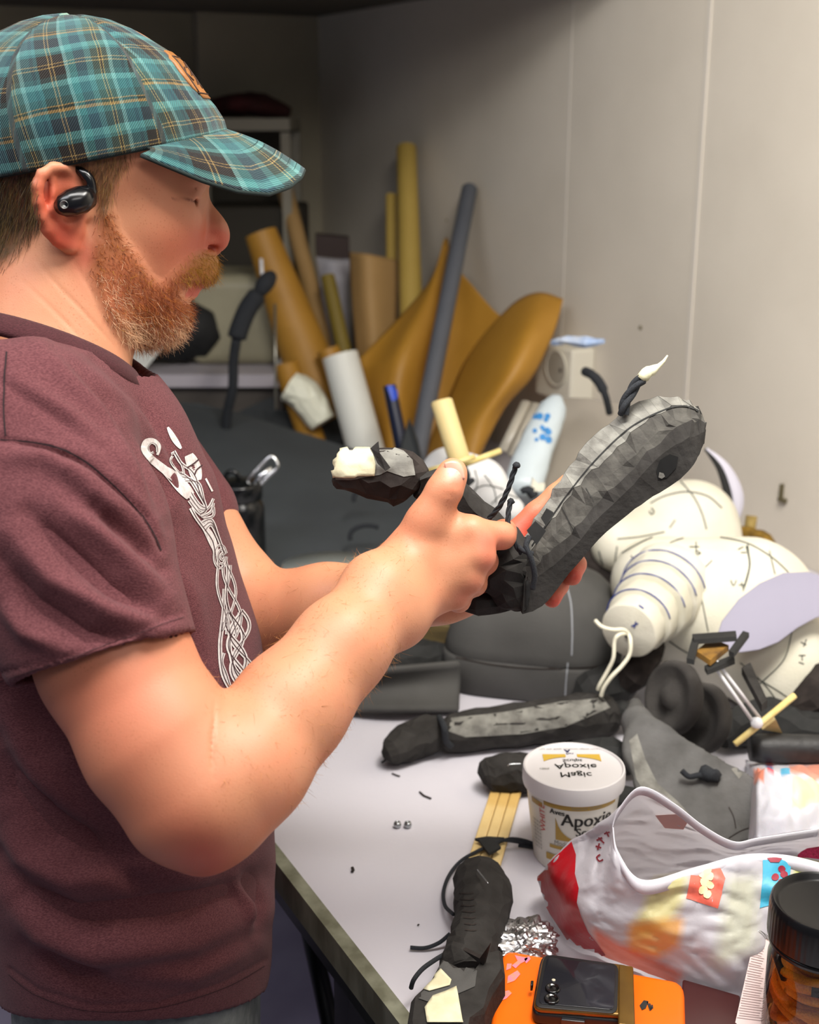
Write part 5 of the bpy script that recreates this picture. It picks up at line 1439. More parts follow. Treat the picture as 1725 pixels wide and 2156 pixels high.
# ------------------------------------------------------------------ printed bag
def bagmesh():
    rimF = [(1290, 1742, .150), (1300, 1792, .135), (1350, 1852, .118), (1450, 1830, .118), (1560, 1800, .122), (1650, 1800, .120), (1730, 1818, .115), (1800, 1840, .11)]
    rimB = [(1302, 1706, .165), (1350, 1657, .185), (1420, 1692, .170), (1480, 1738, .150), (1545, 1772, .135), (1640, 1756, .130), (1725, 1745, .125), (1800, 1760, .12)]
    m1F = [(1255, 1760, .120), (1262, 1840, .110), (1330, 1900, .095), (1440, 1900, .095), (1560, 1890, .098), (1650, 1880, .095), (1730, 1880, .09), (1800, 1900, .09)]
    m1B = [(1240, 1750, .120), (1320, 1730, .120), (1400, 1740, .110), (1480, 1760, .10), (1550, 1780, .10), (1640, 1770, .10), (1725, 1770, .10), (1800, 1780, .10)]
    m2F = [(1165, 1805, .080), (1190, 1890, .070), (1290, 1965, .062), (1420, 1985, .062), (1545, 2010, .062), (1640, 1985, .060), (1725, 1960, .055), (1800, 1960, .05)]
    m2B = [(1190, 1790, .080), (1300, 1790, .06), (1400, 1800, .06), (1480, 1810, .05), (1550, 1810, .05), (1640, 1800, .05), (1725, 1800, .05), (1800, 1810, .05)]
    bF = [(1130, 1848, .038), (1182, 1960, .010), (1268, 2012, .004), (1400, 2060, .004), (1545, 2122, .004), (1640, 2075, .004), (1725, 2020, .004), (1800, 2010, .004)]
    bB = [(1150, 1840, .03), (1260, 1850, .004), (1390, 1850, .004), (1480, 1850, .004), (1550, 1850, .004), (1640, 1850, .004), (1725, 1850, .004), (1800, 1860, .004)]
    loops = []
    for a, b in ((rimF, rimB), (m1F, m1B), (m2F, m2B), (bF, bB)):
        pts = [T(*q) for q in a] + [T(*q) for q in b[::-1]]
        pp = smooth_path(pts + [pts[0]], 9)[:-1]; loops.append(pp)
    n = len(loops[0]); cols = [smooth_path([l[k] for l in loops], 16) for k in range(n)]; m = len(cols[0])
    V = []
    for j in range(m):
        for k in range(n):
            p = cols[k][j]; w_ = min(1, j / 8)
            nz = noise.noise(p * 22) * .0060 + abs(noise.noise(Vector((p.x * 34, p.y * 60, p.z * 34)) + Vector((3, 3, 3)))) * .0075 + abs(noise.noise(p * 90)) * .0016
            q = p + Vector((noise.noise(p * 30 + Vector((9, 0, 0))) * .004, -nz * w_ * 1.4, nz * w_ * .6))
            q.z = max(q.z, TZ + .002); V.append(q)
    F = [[j * n + k, j * n + (k + 1) % n, (j + 1) * n + (k + 1) % n, (j + 1) * n + k] for j in range(m - 1) for k in range(n)]
    return V, F, loops[0]
V, F, rim = bagmesh()
# refine for the print
def subdiv(V, F):
    V = list(V); E_ = {}; F2 = []
    def mid(a, b):
        k = (min(a, b), max(a, b))
        if k not in E_: E_[k] = len(V); V.append((V[a] + V[b]) / 2)
        return E_[k]
    for f in F:
        c = len(V); V.append(sum((V[i] for i in f), Vector()) / 4); m_ = [mid(f[i], f[(i + 1) % 4]) for i in range(4)]
        for i in range(4): F2.append([f[i], m_[i], c, m_[i - 1]])
    return V, F2
V, F = subdiv(V, F)
VA = np.array([tuple(v) for v in V]); vx, vy = pix(w2c(VA)); BVH_b = None
Fr = np.array(F); nF = vnormals(VA, Fr); front = (nF @ np.array([0, -.6, .8])) * 1.0
isF = np.abs(front) * 0 + 1
col = np.tile(lc('cecbd1'), (len(V), 1))
depb = w2c(VA)[:, 2]
kidx = np.arange(len(V))
def bp(poly, c, s=5, a=1.0):
    global col
    m = feather(poly, vx, vy, s) * a * frontmask
    col = col * (1 - m[:, None]) + lc(c) * m[:, None]
rimline = np.interp(vx, [1290, 1300, 1350, 1450, 1560, 1650, 1730, 1800], [1742, 1792, 1852, 1830, 1800, 1800, 1818, 1840])
frontmask = (vy > rimline - 4).astype(float)
inner = 1 - frontmask
bp([(1380, 1850), (1450, 1840), (1440, 1900), (1400, 1960), (1350, 1980), (1330, 1960)], 'd8cf84', 10, .8)
bp([(1325, 1945), (1440, 1930), (1430, 1990), (1380, 2020), (1320, 2010)], 'e8a850', 9, .85)
bp([(1248, 1950), (1300, 1985), (1380, 2020), (1440, 2050), (1420, 2080), (1300, 2050), (1262, 2010)], 'e2785a', 6, .85)
bp([(1530, 1850), (1600, 1840), (1590, 2000), (1500, 2040), (1520, 1940)], 'd2d8a4', 14, .45)
bp([(1675, 1800), (1730, 1815), (1730, 1880), (1665, 1900)], 'ccd080', 5)
# faint letters of the red corner panel
bg = thing('shopping_bag', 'open white shopping bag with red corner, coral and blue fruit prints, leaning on the tub', 'bag', T(1420, 2000, 0))
def film(m, a=.38):
    nt = m.node_tree; b = nt.nodes['Principled BSDF']; out = [n for n in nt.nodes if n.type == 'OUTPUT_MATERIAL'][0]
    tr = nt.nodes.new('ShaderNodeBsdfTranslucent'); mx = nt.nodes.new('ShaderNodeMixShader'); mx.inputs[0].default_value = a
    src = b.inputs['Base Color'].links
    if src: nt.links.new(src[0].from_socket, tr.inputs[0])
    nt.links.new(b.outputs[0], mx.inputs[1]); nt.links.new(tr.outputs[0], mx.inputs[2]); nt.links.new(mx.outputs[0], out.inputs[0]); return m
def vc_mat(name, rough=.45, bump=0, bsc=200, ss=0.0, tr=0.0):
    m, nt, b = nodemat(name); a = nt.nodes.new('ShaderNodeAttribute'); a.attribute_name = 'Col'
    nt.links.new(a.outputs['Color'], b.inputs['Base Color']); setb(b, Roughness=rough, Subsurface_Weight=ss, Subsurface_Scale=.01)
    if bump:
        tc = nt.nodes.new('ShaderNodeTexCoord'); n = nt.nodes.new('ShaderNodeTexNoise'); n.inputs['Scale'].default_value = bsc; n.inputs['Detail'].default_value = 6
        nt.links.new(tc.outputs['Object'], n.inputs[0]); bp_ = nt.nodes.new('ShaderNodeBump'); bp_.inputs['Distance'].default_value = bump
        nt.links.new(n.outputs[0], bp_.inputs['Height']); nt.links.new(bp_.outputs[0], b.inputs['Normal'])
    return m
bago = mk('bag_body', V, F, film(vc_mat('printed_bag_plastic', .4, .0012, 60, 0)), bg, colors=col)
rimp = [T(*q) for q in [(1290, 1742, .150), (1300, 1792, .135), (1350, 1852, .118), (1450, 1830, .118), (1560, 1800, .122), (1650, 1800, .120), (1730, 1818, .115)]]
hem_m = mat('white_bag_hem', 'cecbd2', rough=.45, bump=.0006, bsc=90)
def ribbon3(pts, wv_, m, parent, name, th=.001, n=8):
    pp = smooth_path(pts, n); V = []
    for p in pp: V += [p, p + Vector(wv_)]
    o = mk(name, V, [[2 * i, 2 * i + 1, 2 * i + 3, 2 * i + 2] for i in range(len(pp) - 1)], m, parent)
    so = o.modifiers.new('thick', 'SOLIDIFY'); so.thickness = th; so.offset = 0; return o
ribbon3([p + Vector((0, -.003, .002)) for p in rimp], (0, -.005, -.011), hem_m, bg, 'rim_hem')
ribbon3([T(*q) for q in [(1290, 1742, .150), (1302, 1706, .165), (1350, 1657, .187), (1420, 1692, .172), (1480, 1738, .152), (1545, 1772, .137), (1600, 1764, .134), (1725, 1745, .127)]], (0, .004, -.010), hem_m, bg, 'rim_hem')
mk('zip_tape', *strip_loft([[(1680, 1800, 1.22), (1680, 1806, 1.22), (1682, 1806, 1.225), (1682, 1800, 1.225)], [(1700, 1786, 1.215), (1700, 1806, 1.215), (1702, 1806, 1.222), (1702, 1786, 1.222)], [(1750, 1780, 1.21), (1750, 1812, 1.21), (1752, 1812, 1.217), (1752, 1780, 1.217)]], 2), mat('pink_binding', 'c02a58', '8a1838', 800, rough=.8), bg, smooth=False)
bb = bvh_of(bago)
drawlines('dark_red_writing', bb, [(3.5, q) for q in ([(1258, 1770), (1270, 1764)], [(1262, 1764), (1274, 1776)], [(1256, 1782), (1268, 1786)], [(1264, 1776), (1260, 1790)], [(1266, 1800), (1258, 1806), (1264, 1814), (1272, 1810)], [(1274, 1756), (1286, 1752)], [(1278, 1750), (1284, 1762)])], mat('dark_red_ink', '7a1424', rough=.6), bago)
def bpr(nm, poly, c): return decal(nm, bb, poly, mat('bag_print_' + nm, c, rough=.42, bump=.001, bsc=60), bago, 5, .0007, .08)
bpr('red_corner', [(1118, 1850), (1160, 1815), (1205, 1772), (1214, 1800), (1212, 1840), (1220, 1870), (1216, 1900), (1226, 1930), (1240, 1962), (1262, 1990), (1290, 2030), (1262, 2022), (1200, 1985), (1160, 1925), (1135, 1880)], 'b01420')
bpr('coral_shield', [(1456, 1834), (1480, 1824), (1512, 1818), (1527, 1850), (1512, 1912), (1480, 1902), (1445, 1892)], 'd0604e')
for gx, gy, q in ((1490, 1834, 8), (1480, 1842, 9), (1494, 1846, 9), (1483, 1858, 10), (1495, 1864, 9), (1480, 1874, 9), (1490, 1884, 8)):
    decal('grape_print', bb, [(gx + q * math.cos(a), gy + q * math.sin(a)) for a in np.linspace(0, 6.28, 11)[:-1]], mat('pale_grape_print', 'e8cc9c', rough=.5), bago, 4, .0014, .03)
bpr('sky_blue_panel', [(1606, 1806), (1668, 1806), (1662, 1850), (1655, 1895), (1630, 1905), (1600, 1912), (1606, 1850)], '3a9cba')
for gx, gy in ((1632, 1848), (1645, 1860), (1636, 1876), (1650, 1842), (1645, 1830)):
    decal('cherry_print', bb, [(gx + 8 * math.cos(a), gy + 8 * math.sin(a)) for a in np.linspace(0, 6.28, 11)[:-1]], mat('cherry_print', '8a1830', rough=.5), bago, 4, .0014, .03)
decal('cherry_print', bb, [(1612, 1804), (1650, 1804), (1640, 1816), (1622, 1816)], mat('cherry_print', '8a1830'), bago, 4, .0014, .03)
inner_b = decal('inner_print', bb, [(1380, 1715), (1430, 1712), (1450, 1728), (1440, 1745), (1400, 1742)], mat('faded_coral_print', 'd8a69c', rough=.6), bago, 5, .0008)

# second, crumpled printed bag behind
V, F = [], []; nx, ny = 40, 34
cl = []
for i in range(nx + 1):
    for j in range(ny + 1):
        x = 1570 + i * 200 / nx; y = 1600 + j * 190 / ny
        z = .060 + .045 * math.exp(-((x - 1650) / 90) ** 2) * math.exp(-((y - 1680) / 90) ** 2)
        e = min(i / 5, 1, j / 5, (ny - j) / 5); z *= max(.15, min(1, e))
        p = T(x, y, z); p += Vector((0, 0, 1)) * (abs(noise.noise(p * 40)) * .014 + noise.noise(p * 15) * .010) * min(1, e); V.append(p)
        c = 'c6c3ca'
        if 1612 < x < 1628 and y < 1650: c = '3a90b8' if (int(y / 16) % 2) else 'c0283c'
        if 1640 < x < 1662 and 1628 < y < 1650: c = '48a0c4'
        if x > 1660 and 1612 < y < 1640: c = 'd8907c'
        if x > 1668 and 1652 < y < 1700: c = 'd4dcb0'
        if 1585 < x < 1610 and 1620 < y < 1660: c = 'e08870'
        cl.append(lc(c))
for i in range(nx):
    for j in range(ny): a = i * (ny + 1) + j; F.append([a, a + 1, a + ny + 2, a + ny + 1])
o = mk('crumpled_bag', V, F, vc_mat('crumpled_bag_plastic', .4, .001, 60, .1), None, colors=np.array(cl)); so = o.modifiers.new('thick', 'SOLIDIFY'); so.thickness = .0008
tag(o, 'crumpled white bag with red and blue prints behind the open shopping bag', 'bag')

# ------------------------------------------------------------------ jar of orange cords, its card
jc = T(1744, 1900, .150); jr = pxm(jc, 118)
jar = thing('cord_jar', 'clear jar with ribbed black lid filled with orange elastic cords', 'jar', Vector((jc.x, jc.y, TZ)))
jb = Vector((jc.x, jc.y, TZ))
clear = bpy.data.materials.new('clear_plastic'); clear.use_nodes = True
_n = clear.node_tree; _n.nodes.remove(_n.nodes['Principled BSDF']); _o = [x for x in _n.nodes if x.type == 'OUTPUT_MATERIAL'][0]
_t = _n.nodes.new('ShaderNodeBsdfTransparent'); _t.inputs[0].default_value = (.95, .95, .94, 1); _g = _n.nodes.new('ShaderNodeBsdfGlossy'); _g.inputs['Roughness'].default_value = .06
_f = _n.nodes.new('ShaderNodeFresnel'); _f.inputs[0].default_value = 1.45; _m = _n.nodes.new('ShaderNodeMixShader')
_n.links.new(_f.outputs[0], _m.inputs[0]); _n.links.new(_t.outputs[0], _m.inputs[1]); _n.links.new(_g.outputs[0], _m.inputs[2]); _n.links.new(_m.outputs[0], _o.inputs[0])
prof = [(jr * .9, .002)] + [(jr * .90, .004), (jr * .92, .02), (jr * .95, .03), (jr * .95, .098), (jr * .90, .108), (jr * .88, .114), (jr * .88, .125)]
jo = mk('jar_wall', *lathe(jb, prof, 64), clear, jar); jo.data.update()
lm = mat('black_lid_plastic', '0c0c0e', rough=.3, spec=.25)
V, F = [], []; seg = 240; pf = [(1.0, .119), (1.0, .121), (1.0, .144), (.985, .149), (.95, .151), (.90, .150), (.86, .147), (.80, .1455), (.0001, .1455)]
for q, (r, h) in enumerate(pf):
    for k in range(seg):
        rr = jr * r * (1 + (.006 if k % 4 < 2 and q in (1, 2) else 0)); th = 2 * math.pi * k / seg; V.append(jb + Vector((rr * math.cos(th), rr * math.sin(th), h)))
for i in range(len(pf) - 1):
    for k in range(seg): F.append([i * seg + k, i * seg + (k + 1) % seg, (i + 1) * seg + (k + 1) % seg, (i + 1) * seg + k])
mk('lid', V, F, lm, jar, sharp=40)
mk('tamper_ring', *lathe(jb, [(jr * .93, .113), (jr * .97, .113), (jr * .97, .117), (jr * .93, .117)], 64), lm, jar)
oc_m = mat('orange_elastic', 'f0960f', 'd97a08', 700, rough=.6, bump=.0008, bsc=900)
R_ = random.Random(12)
for k in range(34):
    cz = R_.uniform(.015, .098); rr = jr * (R_.uniform(.66, .80) if k % 2 else R_.uniform(.4, .66)); tl = R_.uniform(-.7, .7); a0 = R_.uniform(0, 6.28); cx_, cy_ = R_.uniform(-.06, .06) * jr, R_.uniform(-.06, .06) * jr
    pts = []
    for j in range(15):
        a = a0 + j * R_.uniform(.34, .40); h = cz + tl * rr * math.sin(a - a0) * .6
        pts.append(jb + Vector((cx_ + rr * math.cos(a), cy_ + rr * math.sin(a), min(.106, max(.006, h)))))
    o = mk('elastic_loop', *tube(smooth_path(pts, 4), .0036, 8), oc_m if k % 9 else cord); tag(o, ('orange' if k % 9 else 'black') + ' elastic cord coiled inside the clear jar', 'elastic cord', ('orange' if k % 9 else 'black') + ' elastic cords in the jar')
    globals().setdefault('_lp', []).append(o)
# blister card leaning in front of the jar
cdv = [(1592, 1962), (1622, 1985), (1628, 2000), (1606, 2200), (1540, 2190)]
zs = [.105, .105, .100, .030, .030]
card = thing('blister_card', 'pale printed card in clear plastic standing against the cord jar', 'card', T(1590, 2180, 0))
pc = [P(x, y, 1.10 - (y - 1962) * .00022) for x, y in cdv]
co = mk('card_sheet', *prism(pc, (.0008, .0018, 0)), mat('printed_card', 'd8c4c0', 'd0bab6', 8, rough=.5), card, smooth=False)
bbc = bvh_of(co)
drawlines('fine_print', bbc, [(1.1, [(1578 - k * 1.4 + (k % 3), 1990 + k * 5.2), (1610 - k * .2 - (k % 4) * 2, 1998 + k * 5.2)]) for k in range(30)], mat('grey_print', 'a08a88', rough=.6), co, lift=.0005)
blo = mk('blister', *tube(smooth_path([P(1584, 1962, 1.10), P(1600, 1962, 1.098), P(1624, 1982, 1.096), P(1630, 2004, 1.094), P(1620, 2080, 1.08), P(1604, 2200, 1.06)], 6), .0014, 8), clear, card)

# ------------------------------------------------------------------ right side: tube, sticks, offcuts
a, b = T(1580, 1575, .055), T(1850, 1580, .055); r = pxm(a, 31)
o = mk('black_tube', *tube([a + (b - a) * (k / 12) for k in range(13)], [r * .88, r] + [r * (1 + .012 * (k % 2)) for k in range(10)] + [r], 28), mat('black_wrapped_vinyl', '1a1a1b', '262627', 60, rough=.5, bump=.0005, bsc=140)); tag(o, 'black wrapped tube lying behind the crumpled bag', 'tube')
def stick(name, a, b, w_, m, lab, cat, seg=8, group=None, fl=1.0):
    o = mk(name, *tube([a, a.lerp(b, .5), b], w_, seg, sy=fl), m); tag(o, lab, cat, group); return o
stick('chopstick', T(1548, 1567, .075), T(1674, 1464, .12), .0038, bam, 'pale bamboo stick across the foam near the black tube', 'stick')
o = mk('wood_wedge', *prism([T(1606, 1536, .07), T(1634, 1515, .09), T(1648, 1544, .07)], (0, .01, 0)), wood, smooth=False); tag(o, 'small pale wooden wedge behind the black tube', 'wedge')
wp_m = mat('white_plastic_rod', 'e4e4e6', rough=.35)
for i, (a, b, lab) in enumerate((((1492, 1385), (1588, 1522), 'left one of two thin white plastic rods crossing the white torso'), ((1502, 1383), (1600, 1512), 'right one of two thin white plastic rods crossing the white torso'))):
    stick('plastic_rod', T(a[0], a[1], .175), T(b[0], b[1], .10), .0020, wp_m, lab, 'rod', group='thin white plastic rods')
o = mk('plastic_bead', *lathe(T(1594, 1522, .10), [(.0001, -.006), (.006, -.004), (.007, 0), (.005, .005), (.0001, .007)], 16), wp_m); tag(o, 'white plastic bead at the foot of the thin rods', 'bead')
def strip(pts, z, th, lab, name='foam_strip', m=black, zs=None):
    o = mk(name, *prism([T(x, y, (zs[i] if zs else z)) for i, (x, y) in enumerate(pts)], (0, .002, th)), m, smooth=False); tag(o, lab, 'offcut'); return o
strip([(1458, 1345), (1550, 1338), (1552, 1350), (1462, 1357)], .185, .005, 'long black foam strip on the white torso, upper one')
strip([(1460, 1345), (1474, 1345), (1462, 1400), (1446, 1396)], .182, .005, 'black foam strip standing at the left of the cork diamond')
strip([(1565, 1338), (1578, 1342), (1546, 1385), (1535, 1380)], .180, .005, 'black foam strip slanting right of the cork diamond')
strip([(1484, 1412), (1545, 1388), (1548, 1398), (1490, 1422)], .165, .005, 'black foam strip below the cork diamond')
strip([(1466, 1382), (1498, 1356), (1535, 1370), (1496, 1402)], .172, .006, 'brown cork diamond among black foam strips', 'cork_diamond', mat('cork', '8a6422', '5a3e18', 60, rough=.9))
strip([(1562, 1420), (1580, 1410), (1616, 1490), (1604, 1500)], .14, .008, 'grey-black foam strip leaning beside the bamboo stick', m=foam)

# ------------------------------------------------------------------ white styrofoam figures by the wall
def sdf_obj(name, prims, h, m, parent, floor=True, rl=2):
    f = (lambda p: np.maximum(evalf(prims, p), TZ + .001 - c2w(p)[..., 2])) if floor else (lambda p: evalf(prims, p))
    lo = np.min([q.lo for q in prims if q.op == 'u'], 0) - .012; hi = np.max([q.hi for q in prims if q.op == 'u'], 0) + .012
    V, F = surface(f, lo, hi, h, prims); V = relax(V, F, rl); return mk(name, c2w(V), F, m, parent)
fig = thing('styrofoam_figure', 'large white styrofoam body with marker pattern lines and stepped neck, beside the wall', 'styrofoam figure', T(1580, 1480, 0))
prs = [Rc(C(1450, 1265, 1.74), C(1560, 1290, 1.74), .080, .098, .03), Rc(C(1560, 1300, 1.74), C(1645, 1410, 1.64), .098, .070, .04), Rc(C(1380, 1225, 1.74), C(1450, 1265, 1.74), .060, .080, .03),
       Rc(C(1640, 1390, 1.64), C(1668, 1468, 1.62), .066, .030, .03)]
tor = sdf_obj('torso', prs, .005, white_foam, fig)
bt_ = bvh_of(tor)
drawlines('pattern_lines', bt_, [[(1310, 1165), (1380, 1130), (1450, 1125), (1560, 1140), (1620, 1170), (1660, 1205)], [(1360, 1195), (1400, 1150), (1450, 1130)], [(1575, 1145), (1578, 1200), (1565, 1245)], [(1500, 1180), (1472, 1215), (1478, 1260), (1492, 1330)], (4, [(1572, 1150), (1579, 1190), (1568, 1235)]),
    [(1600, 1440), (1650, 1390), (1668, 1330)], [(1590, 1425), (1640, 1455), (1690, 1490)], [(1620, 1160), (1632, 1210)], [(1410, 1350), (1450, 1375), (1500, 1390)], [(1560, 1395), (1610, 1440), (1640, 1480)], [(1330, 1170), (1345, 1195)]], marker, tor, 2.2)
def scrawl(px, py, s, rot=0):
    out = []
    for gl in rot if isinstance(rot, list) else []: out.append((2.2, [(px + x * s, py + y * s) for x, y in gl]))
    return out
gly = scrawl(1462, 1120, 7, [[(0, -1), (-1, 1), (1, 2)], [(0, .5), (2, 0)]]) + scrawl(1466, 1152, 7, [[(-2, 0), (1, 0)], [(0, -1.5), (0, 2)], [(0, 1), (1.5, 2)]]) + scrawl(1462, 1170, 7, [[(-2, 0), (2, -.5)], [(-.5, 0), (-.5, 2.4)], [(1, 0), (1.6, 2)]]) + \
    scrawl(1450, 1200, 7, [[(-1.2, 0), (2, 0)], [(-1.2, -1), (-1.2, 1.4)]]) + scrawl(1560, 1158, 6, [[(-1, 0), (1, -1)], [(0, 1), (2, 1)]]) + scrawl(1545, 1228, 6, [[(-1, -1), (0, 1), (1, -1)]]) + scrawl(1562, 1232, 6, [[(-1, 0), (1, 0)], [(0, -1), (.5, 1.2)]]) + \
    scrawl(1682, 1380, 7, [[(0, 0), (2, 0)], [(1, 0), (1, 1.6)], [(0, 2), (1.6, 2.6)]]) + scrawl(1692, 1352, 6, [[(-1, 0), (1, 1)], [(1, -1), (0, 1.6)]])
drawlines('marker_writing', bt_, gly, marker, tor, 2.4)
axn = (P(1322, 1330, 1.58) - P(1412, 1228, 1.70)).normalized()
for k, (x, y, d, rp) in enumerate(((1402, 1238, 1.690, 92), (1390, 1254, 1.668, 86), (1372, 1276, 1.642, 80), (1350, 1300, 1.618, 71), (1330, 1322, 1.595, 62))):
    c = P(x, y, d); r = rp * d / FX; R_ = random.Random(k)
    V, F = lathe(c, [(.0001, -.022), (r * .97, -.022), (r * 1.0, -.018), (r * 1.0, .006), (r * .985, .009), (r * .95, .010), (.0001, .010)], 40, Z=axn)
    V = [q + (q - c) * (noise.noise(q * 60) * .06) for q in V]
    o = mk('neck_segment', V, F, white_foam, fig, sharp=50)
    bs = bvh_of(o)
    pp, _f = lathe(c, [(r * .992, .0085)], 40, Z=axn)
    if k < 4: mk('blue_marker_ring', *tube([q + (q - c) * .012 for q in pp[2:30]], .0009, 5), blue_ink, o)
fc = P(1330, 1322, 1.595) + axn * .012
mk('neck_hole', *lathe(fc + Vector((0, 0, -.004)), [(.0045, 0), (.0045, .0008), (.0001, .0008)], 16, Z=axn), black, fig)
bs = bvh_of(o)
drawlines('blue_mark', bs, [(3, [(1330, 1318), (1345, 1312)]), (3, [(1336, 1322), (1340, 1308)]), (3, [(1345, 1275), (1355, 1282)])], blue_ink, o, lift=.001)
wc = mat('white_cord', 'e6e2cc', rough=.8, bump=.0004, bsc=1200)
o = rope([P(1254, 1307, 1.57), P(1268, 1320, 1.56), P(1290, 1326, 1.56), P(1312, 1326, 1.565), P(1324, 1336, 1.57), P(1328, 1352, 1.56), P(1326, 1378, 1.56), P(1310, 1402, 1.56), P(1288, 1425, 1.56), P(1272, 1448, 1.565), P(1266, 1466, 1.57)], .0026, None, 'white_rope', wc); tag(o, 'thick white cord hanging from the stepped neck, right strand with the end sticking out left', 'cord')
o = rope([P(1318, 1334, 1.57), P(1302, 1338, 1.555), P(1294, 1352, 1.555), P(1292, 1385, 1.555), P(1280, 1412, 1.56), P(1264, 1440, 1.565), P(1259, 1452, 1.57)], .0024, None, 'white_rope', wc); tag(o, 'white cord hanging from the stepped neck, left strand', 'cord')

fig2 = thing('styrofoam_figure', 'white styrofoam body with curved pattern lines, behind the stepped-neck one', 'styrofoam figure', T(1420, 1250, 0))
prs = [Rc(C(1400, 1135, 1.98), C(1455, 1110, 1.98), .085, .074, .03), Rc(C(1300, 1150, 1.93), C(1380, 1170, 1.95), .040, .055, .03), Rc(C(1400, 1190, 1.96), C(1480, 1180, 1.96), .07, .06, .03)]
t2 = sdf_obj('torso', prs, .006, white_foam, fig2)
b2 = bvh_of(t2)
drawlines('pattern_lines', b2, [[(1370, 1060), (1400, 1045), (1445, 1036), (1490, 1045), (1520, 1070)], [(1432, 1012), (1460, 1045), (1478, 1080), (1488, 1115)], [(1300, 1135), (1350, 1130), (1400, 1120)], [(1410, 1112), (1422, 1095)], [(1300, 1150), (1296, 1180), (1300, 1205)], [(1262, 1160), (1270, 1190)], (3, [(1372, 1070), (1378, 1078), (1372, 1084), (1368, 1076)])], marker, t2, 2.6)
# grey foam blade lying on the figure
bl = [(1508, 1345), (1520, 1308), (1555, 1262), (1600, 1228), (1650, 1206), (1700, 1204), (1760, 1220), (1830, 1240), (1830, 1290), (1760, 1296), (1720, 1300), (1680, 1322), (1640, 1352), (1600, 1368), (1560, 1374), (1525, 1368)]
o = mk('foam_leaf', *prism([P(x, y, 1.600 - (y - 1204) * .0004) for x, y in bl], P(1600, 1290, 1.603) - P(1600, 1290, 1.6)), mat('lilac_grey_foam', '918e9f', '8a8798', 6, rough=.7)); bevel(o, .0015); tag(o, 'flat lilac-grey foam blade lying across the white styrofoam body', 'foam sheet')
# curved white strip with black edge
def arc_strip(name, pts, wd, d, th, m, lab, parent=None):
    pp = smooth_path([(x, y, 0) for x, y in pts], 6); V = []
    for i, p in enumerate(pp):
        t = (pp[min(i + 1, len(pp) - 1)] - pp[max(i - 1, 0)]).normalized(); s = Vector((-t.y, t.x, 0)); e = math.sin(math.pi * min(1, max(0.08, i / (len(pp) - 1) * .92 + .04)))
        V += [P(p.x + s.x * wd * e, p.y + s.y * wd * e, d), P(p.x - s.x * wd * e, p.y - s.y * wd * e, d)]
    o = mk(name, V, [[2 * i, 2 * i + 1, 2 * i + 3, 2 * i + 2] for i in range(len(pp) - 1)], m, parent)
    so = o.modifiers.new('thick', 'SOLIDIFY'); so.thickness = th
    if parent is None: tag(o, lab, 'foam sheet')
    return o
o = arc_strip('foam_crescent', [(1486, 946), (1522, 985), (1546, 1040), (1545, 1085), (1528, 1130)], 18, 2.06, .004, mat('white_lilac_foam', 'c9c7d4', rough=.6), 'curved white foam crescent with black inner edge leaning on the wall')
arc_strip('black_edge', [(1484, 946), (1514, 985), (1532, 1040), (1534, 1075), (1522, 1112)], 8, 2.045, .004, black, '', o)
o = mk('cork_cylinder', *tube([P(1583, 1086, 2.10), P(1576, 1135, 2.10)], .0095, 16), mat('brown_cork_stopper', 'a08a50', '8a7440', 90, rough=.9)); tag(o, 'small tan cork stopper standing by the wall behind the white figure', 'cork')
o = mk('sponge_lump', *carve([P(1550, 1118, 2.09), P(1580, 1128, 2.08), P(1610, 1145, 2.06), P(1628, 1158, 2.06)], [(.008, .008), (.014, .016), (.016, .018), (.008, .010)], 9, .2, 2, seed=9), mat('brown_sponge', '8a6a20', '5c4412', 70, rough=.95)); tag(o, 'brown crumbly sponge lump below the cork stopper', 'sponge')

# ------------------------------------------------------------------ the grey dome and things round it
dc = T(1138, 1486, 0); dm = thing('foam_dome', 'large smooth grey foam dome on a square base with a seam line', 'foam prop', dc)
def sring(s, z, ex, a=.118, b=.118, n=72):
    out = []; Xd = Vector((.97, -.24, 0)); Yd = Vector((.24, .97, 0)); cc = Vector((dc.x + .004, dc.y + .125, TZ))
    for k in range(n):
        th = 2 * math.pi * k / n; c_, s_ = math.cos(th), math.sin(th)
        rr = (abs(c_) ** ex + abs(s_) ** ex) ** (-1 / ex); out.append(cc + Xd * (rr * c_ * a * s) + Yd * (rr * s_ * b * s) + Vector((0, 0, z)))
    return out
lvs = [(.97, 0, 5), (1, .004, 5), (1.01, .048, 5), (1.0, .053, 4.6), (.992, .0535, 4.5), (1.0, .055, 4.4), (.985, .068, 4), (.96, .088, 3.4), (.90, .108, 3), (.78, .127, 2.6), (.60, .140, 2.3), (.35, .149, 2), (.02, .152, 2)]
V = [p for l in lvs for p in sring(*l)]; F = [[i * 72 + k, i * 72 + (k + 1) % 72, (i + 1) * 72 + (k + 1) % 72, (i + 1) * 72 + k] for i in range(len(lvs) - 1) for k in range(72)] + [list(range(72))[::-1]]
do = mk('dome_shell', V, F, foam_s, dm, sharp=60); bb = bvh_of(do)
drawlines('pencil_line', bb, [(3, [(1190, 1225), (1202, 1270), (1205, 1330), (1204, 1380)]), (3, [(1196, 1395), (1192, 1440), (1190, 1480)])], mat('pale_chalk', '8c8f94', rough=.8), do)
drawlines('black_seam', bb, [(3, [(960, 1384), (1030, 1398), (1100, 1406), (1180, 1408), (1280, 1402)])], foam_d, do)
def lump_(name, pts, lab, m=foam, seed=1, sides=10, jit=.08):
    p_, r_ = cr(pts); o = mk(name, *carve(p_, r_, sides, jit, 3, seed=seed), m, smooth=False); tag(o, lab, 'foam piece'); return o
lump_('foam_block', [(1215, 1478, .02, 20), (1250, 1455, .035, 44), (1300, 1440, .04, 46), (1330, 1440, .03, 20)], 'black foam block under the white cord ends, right of the dome', black, 41)
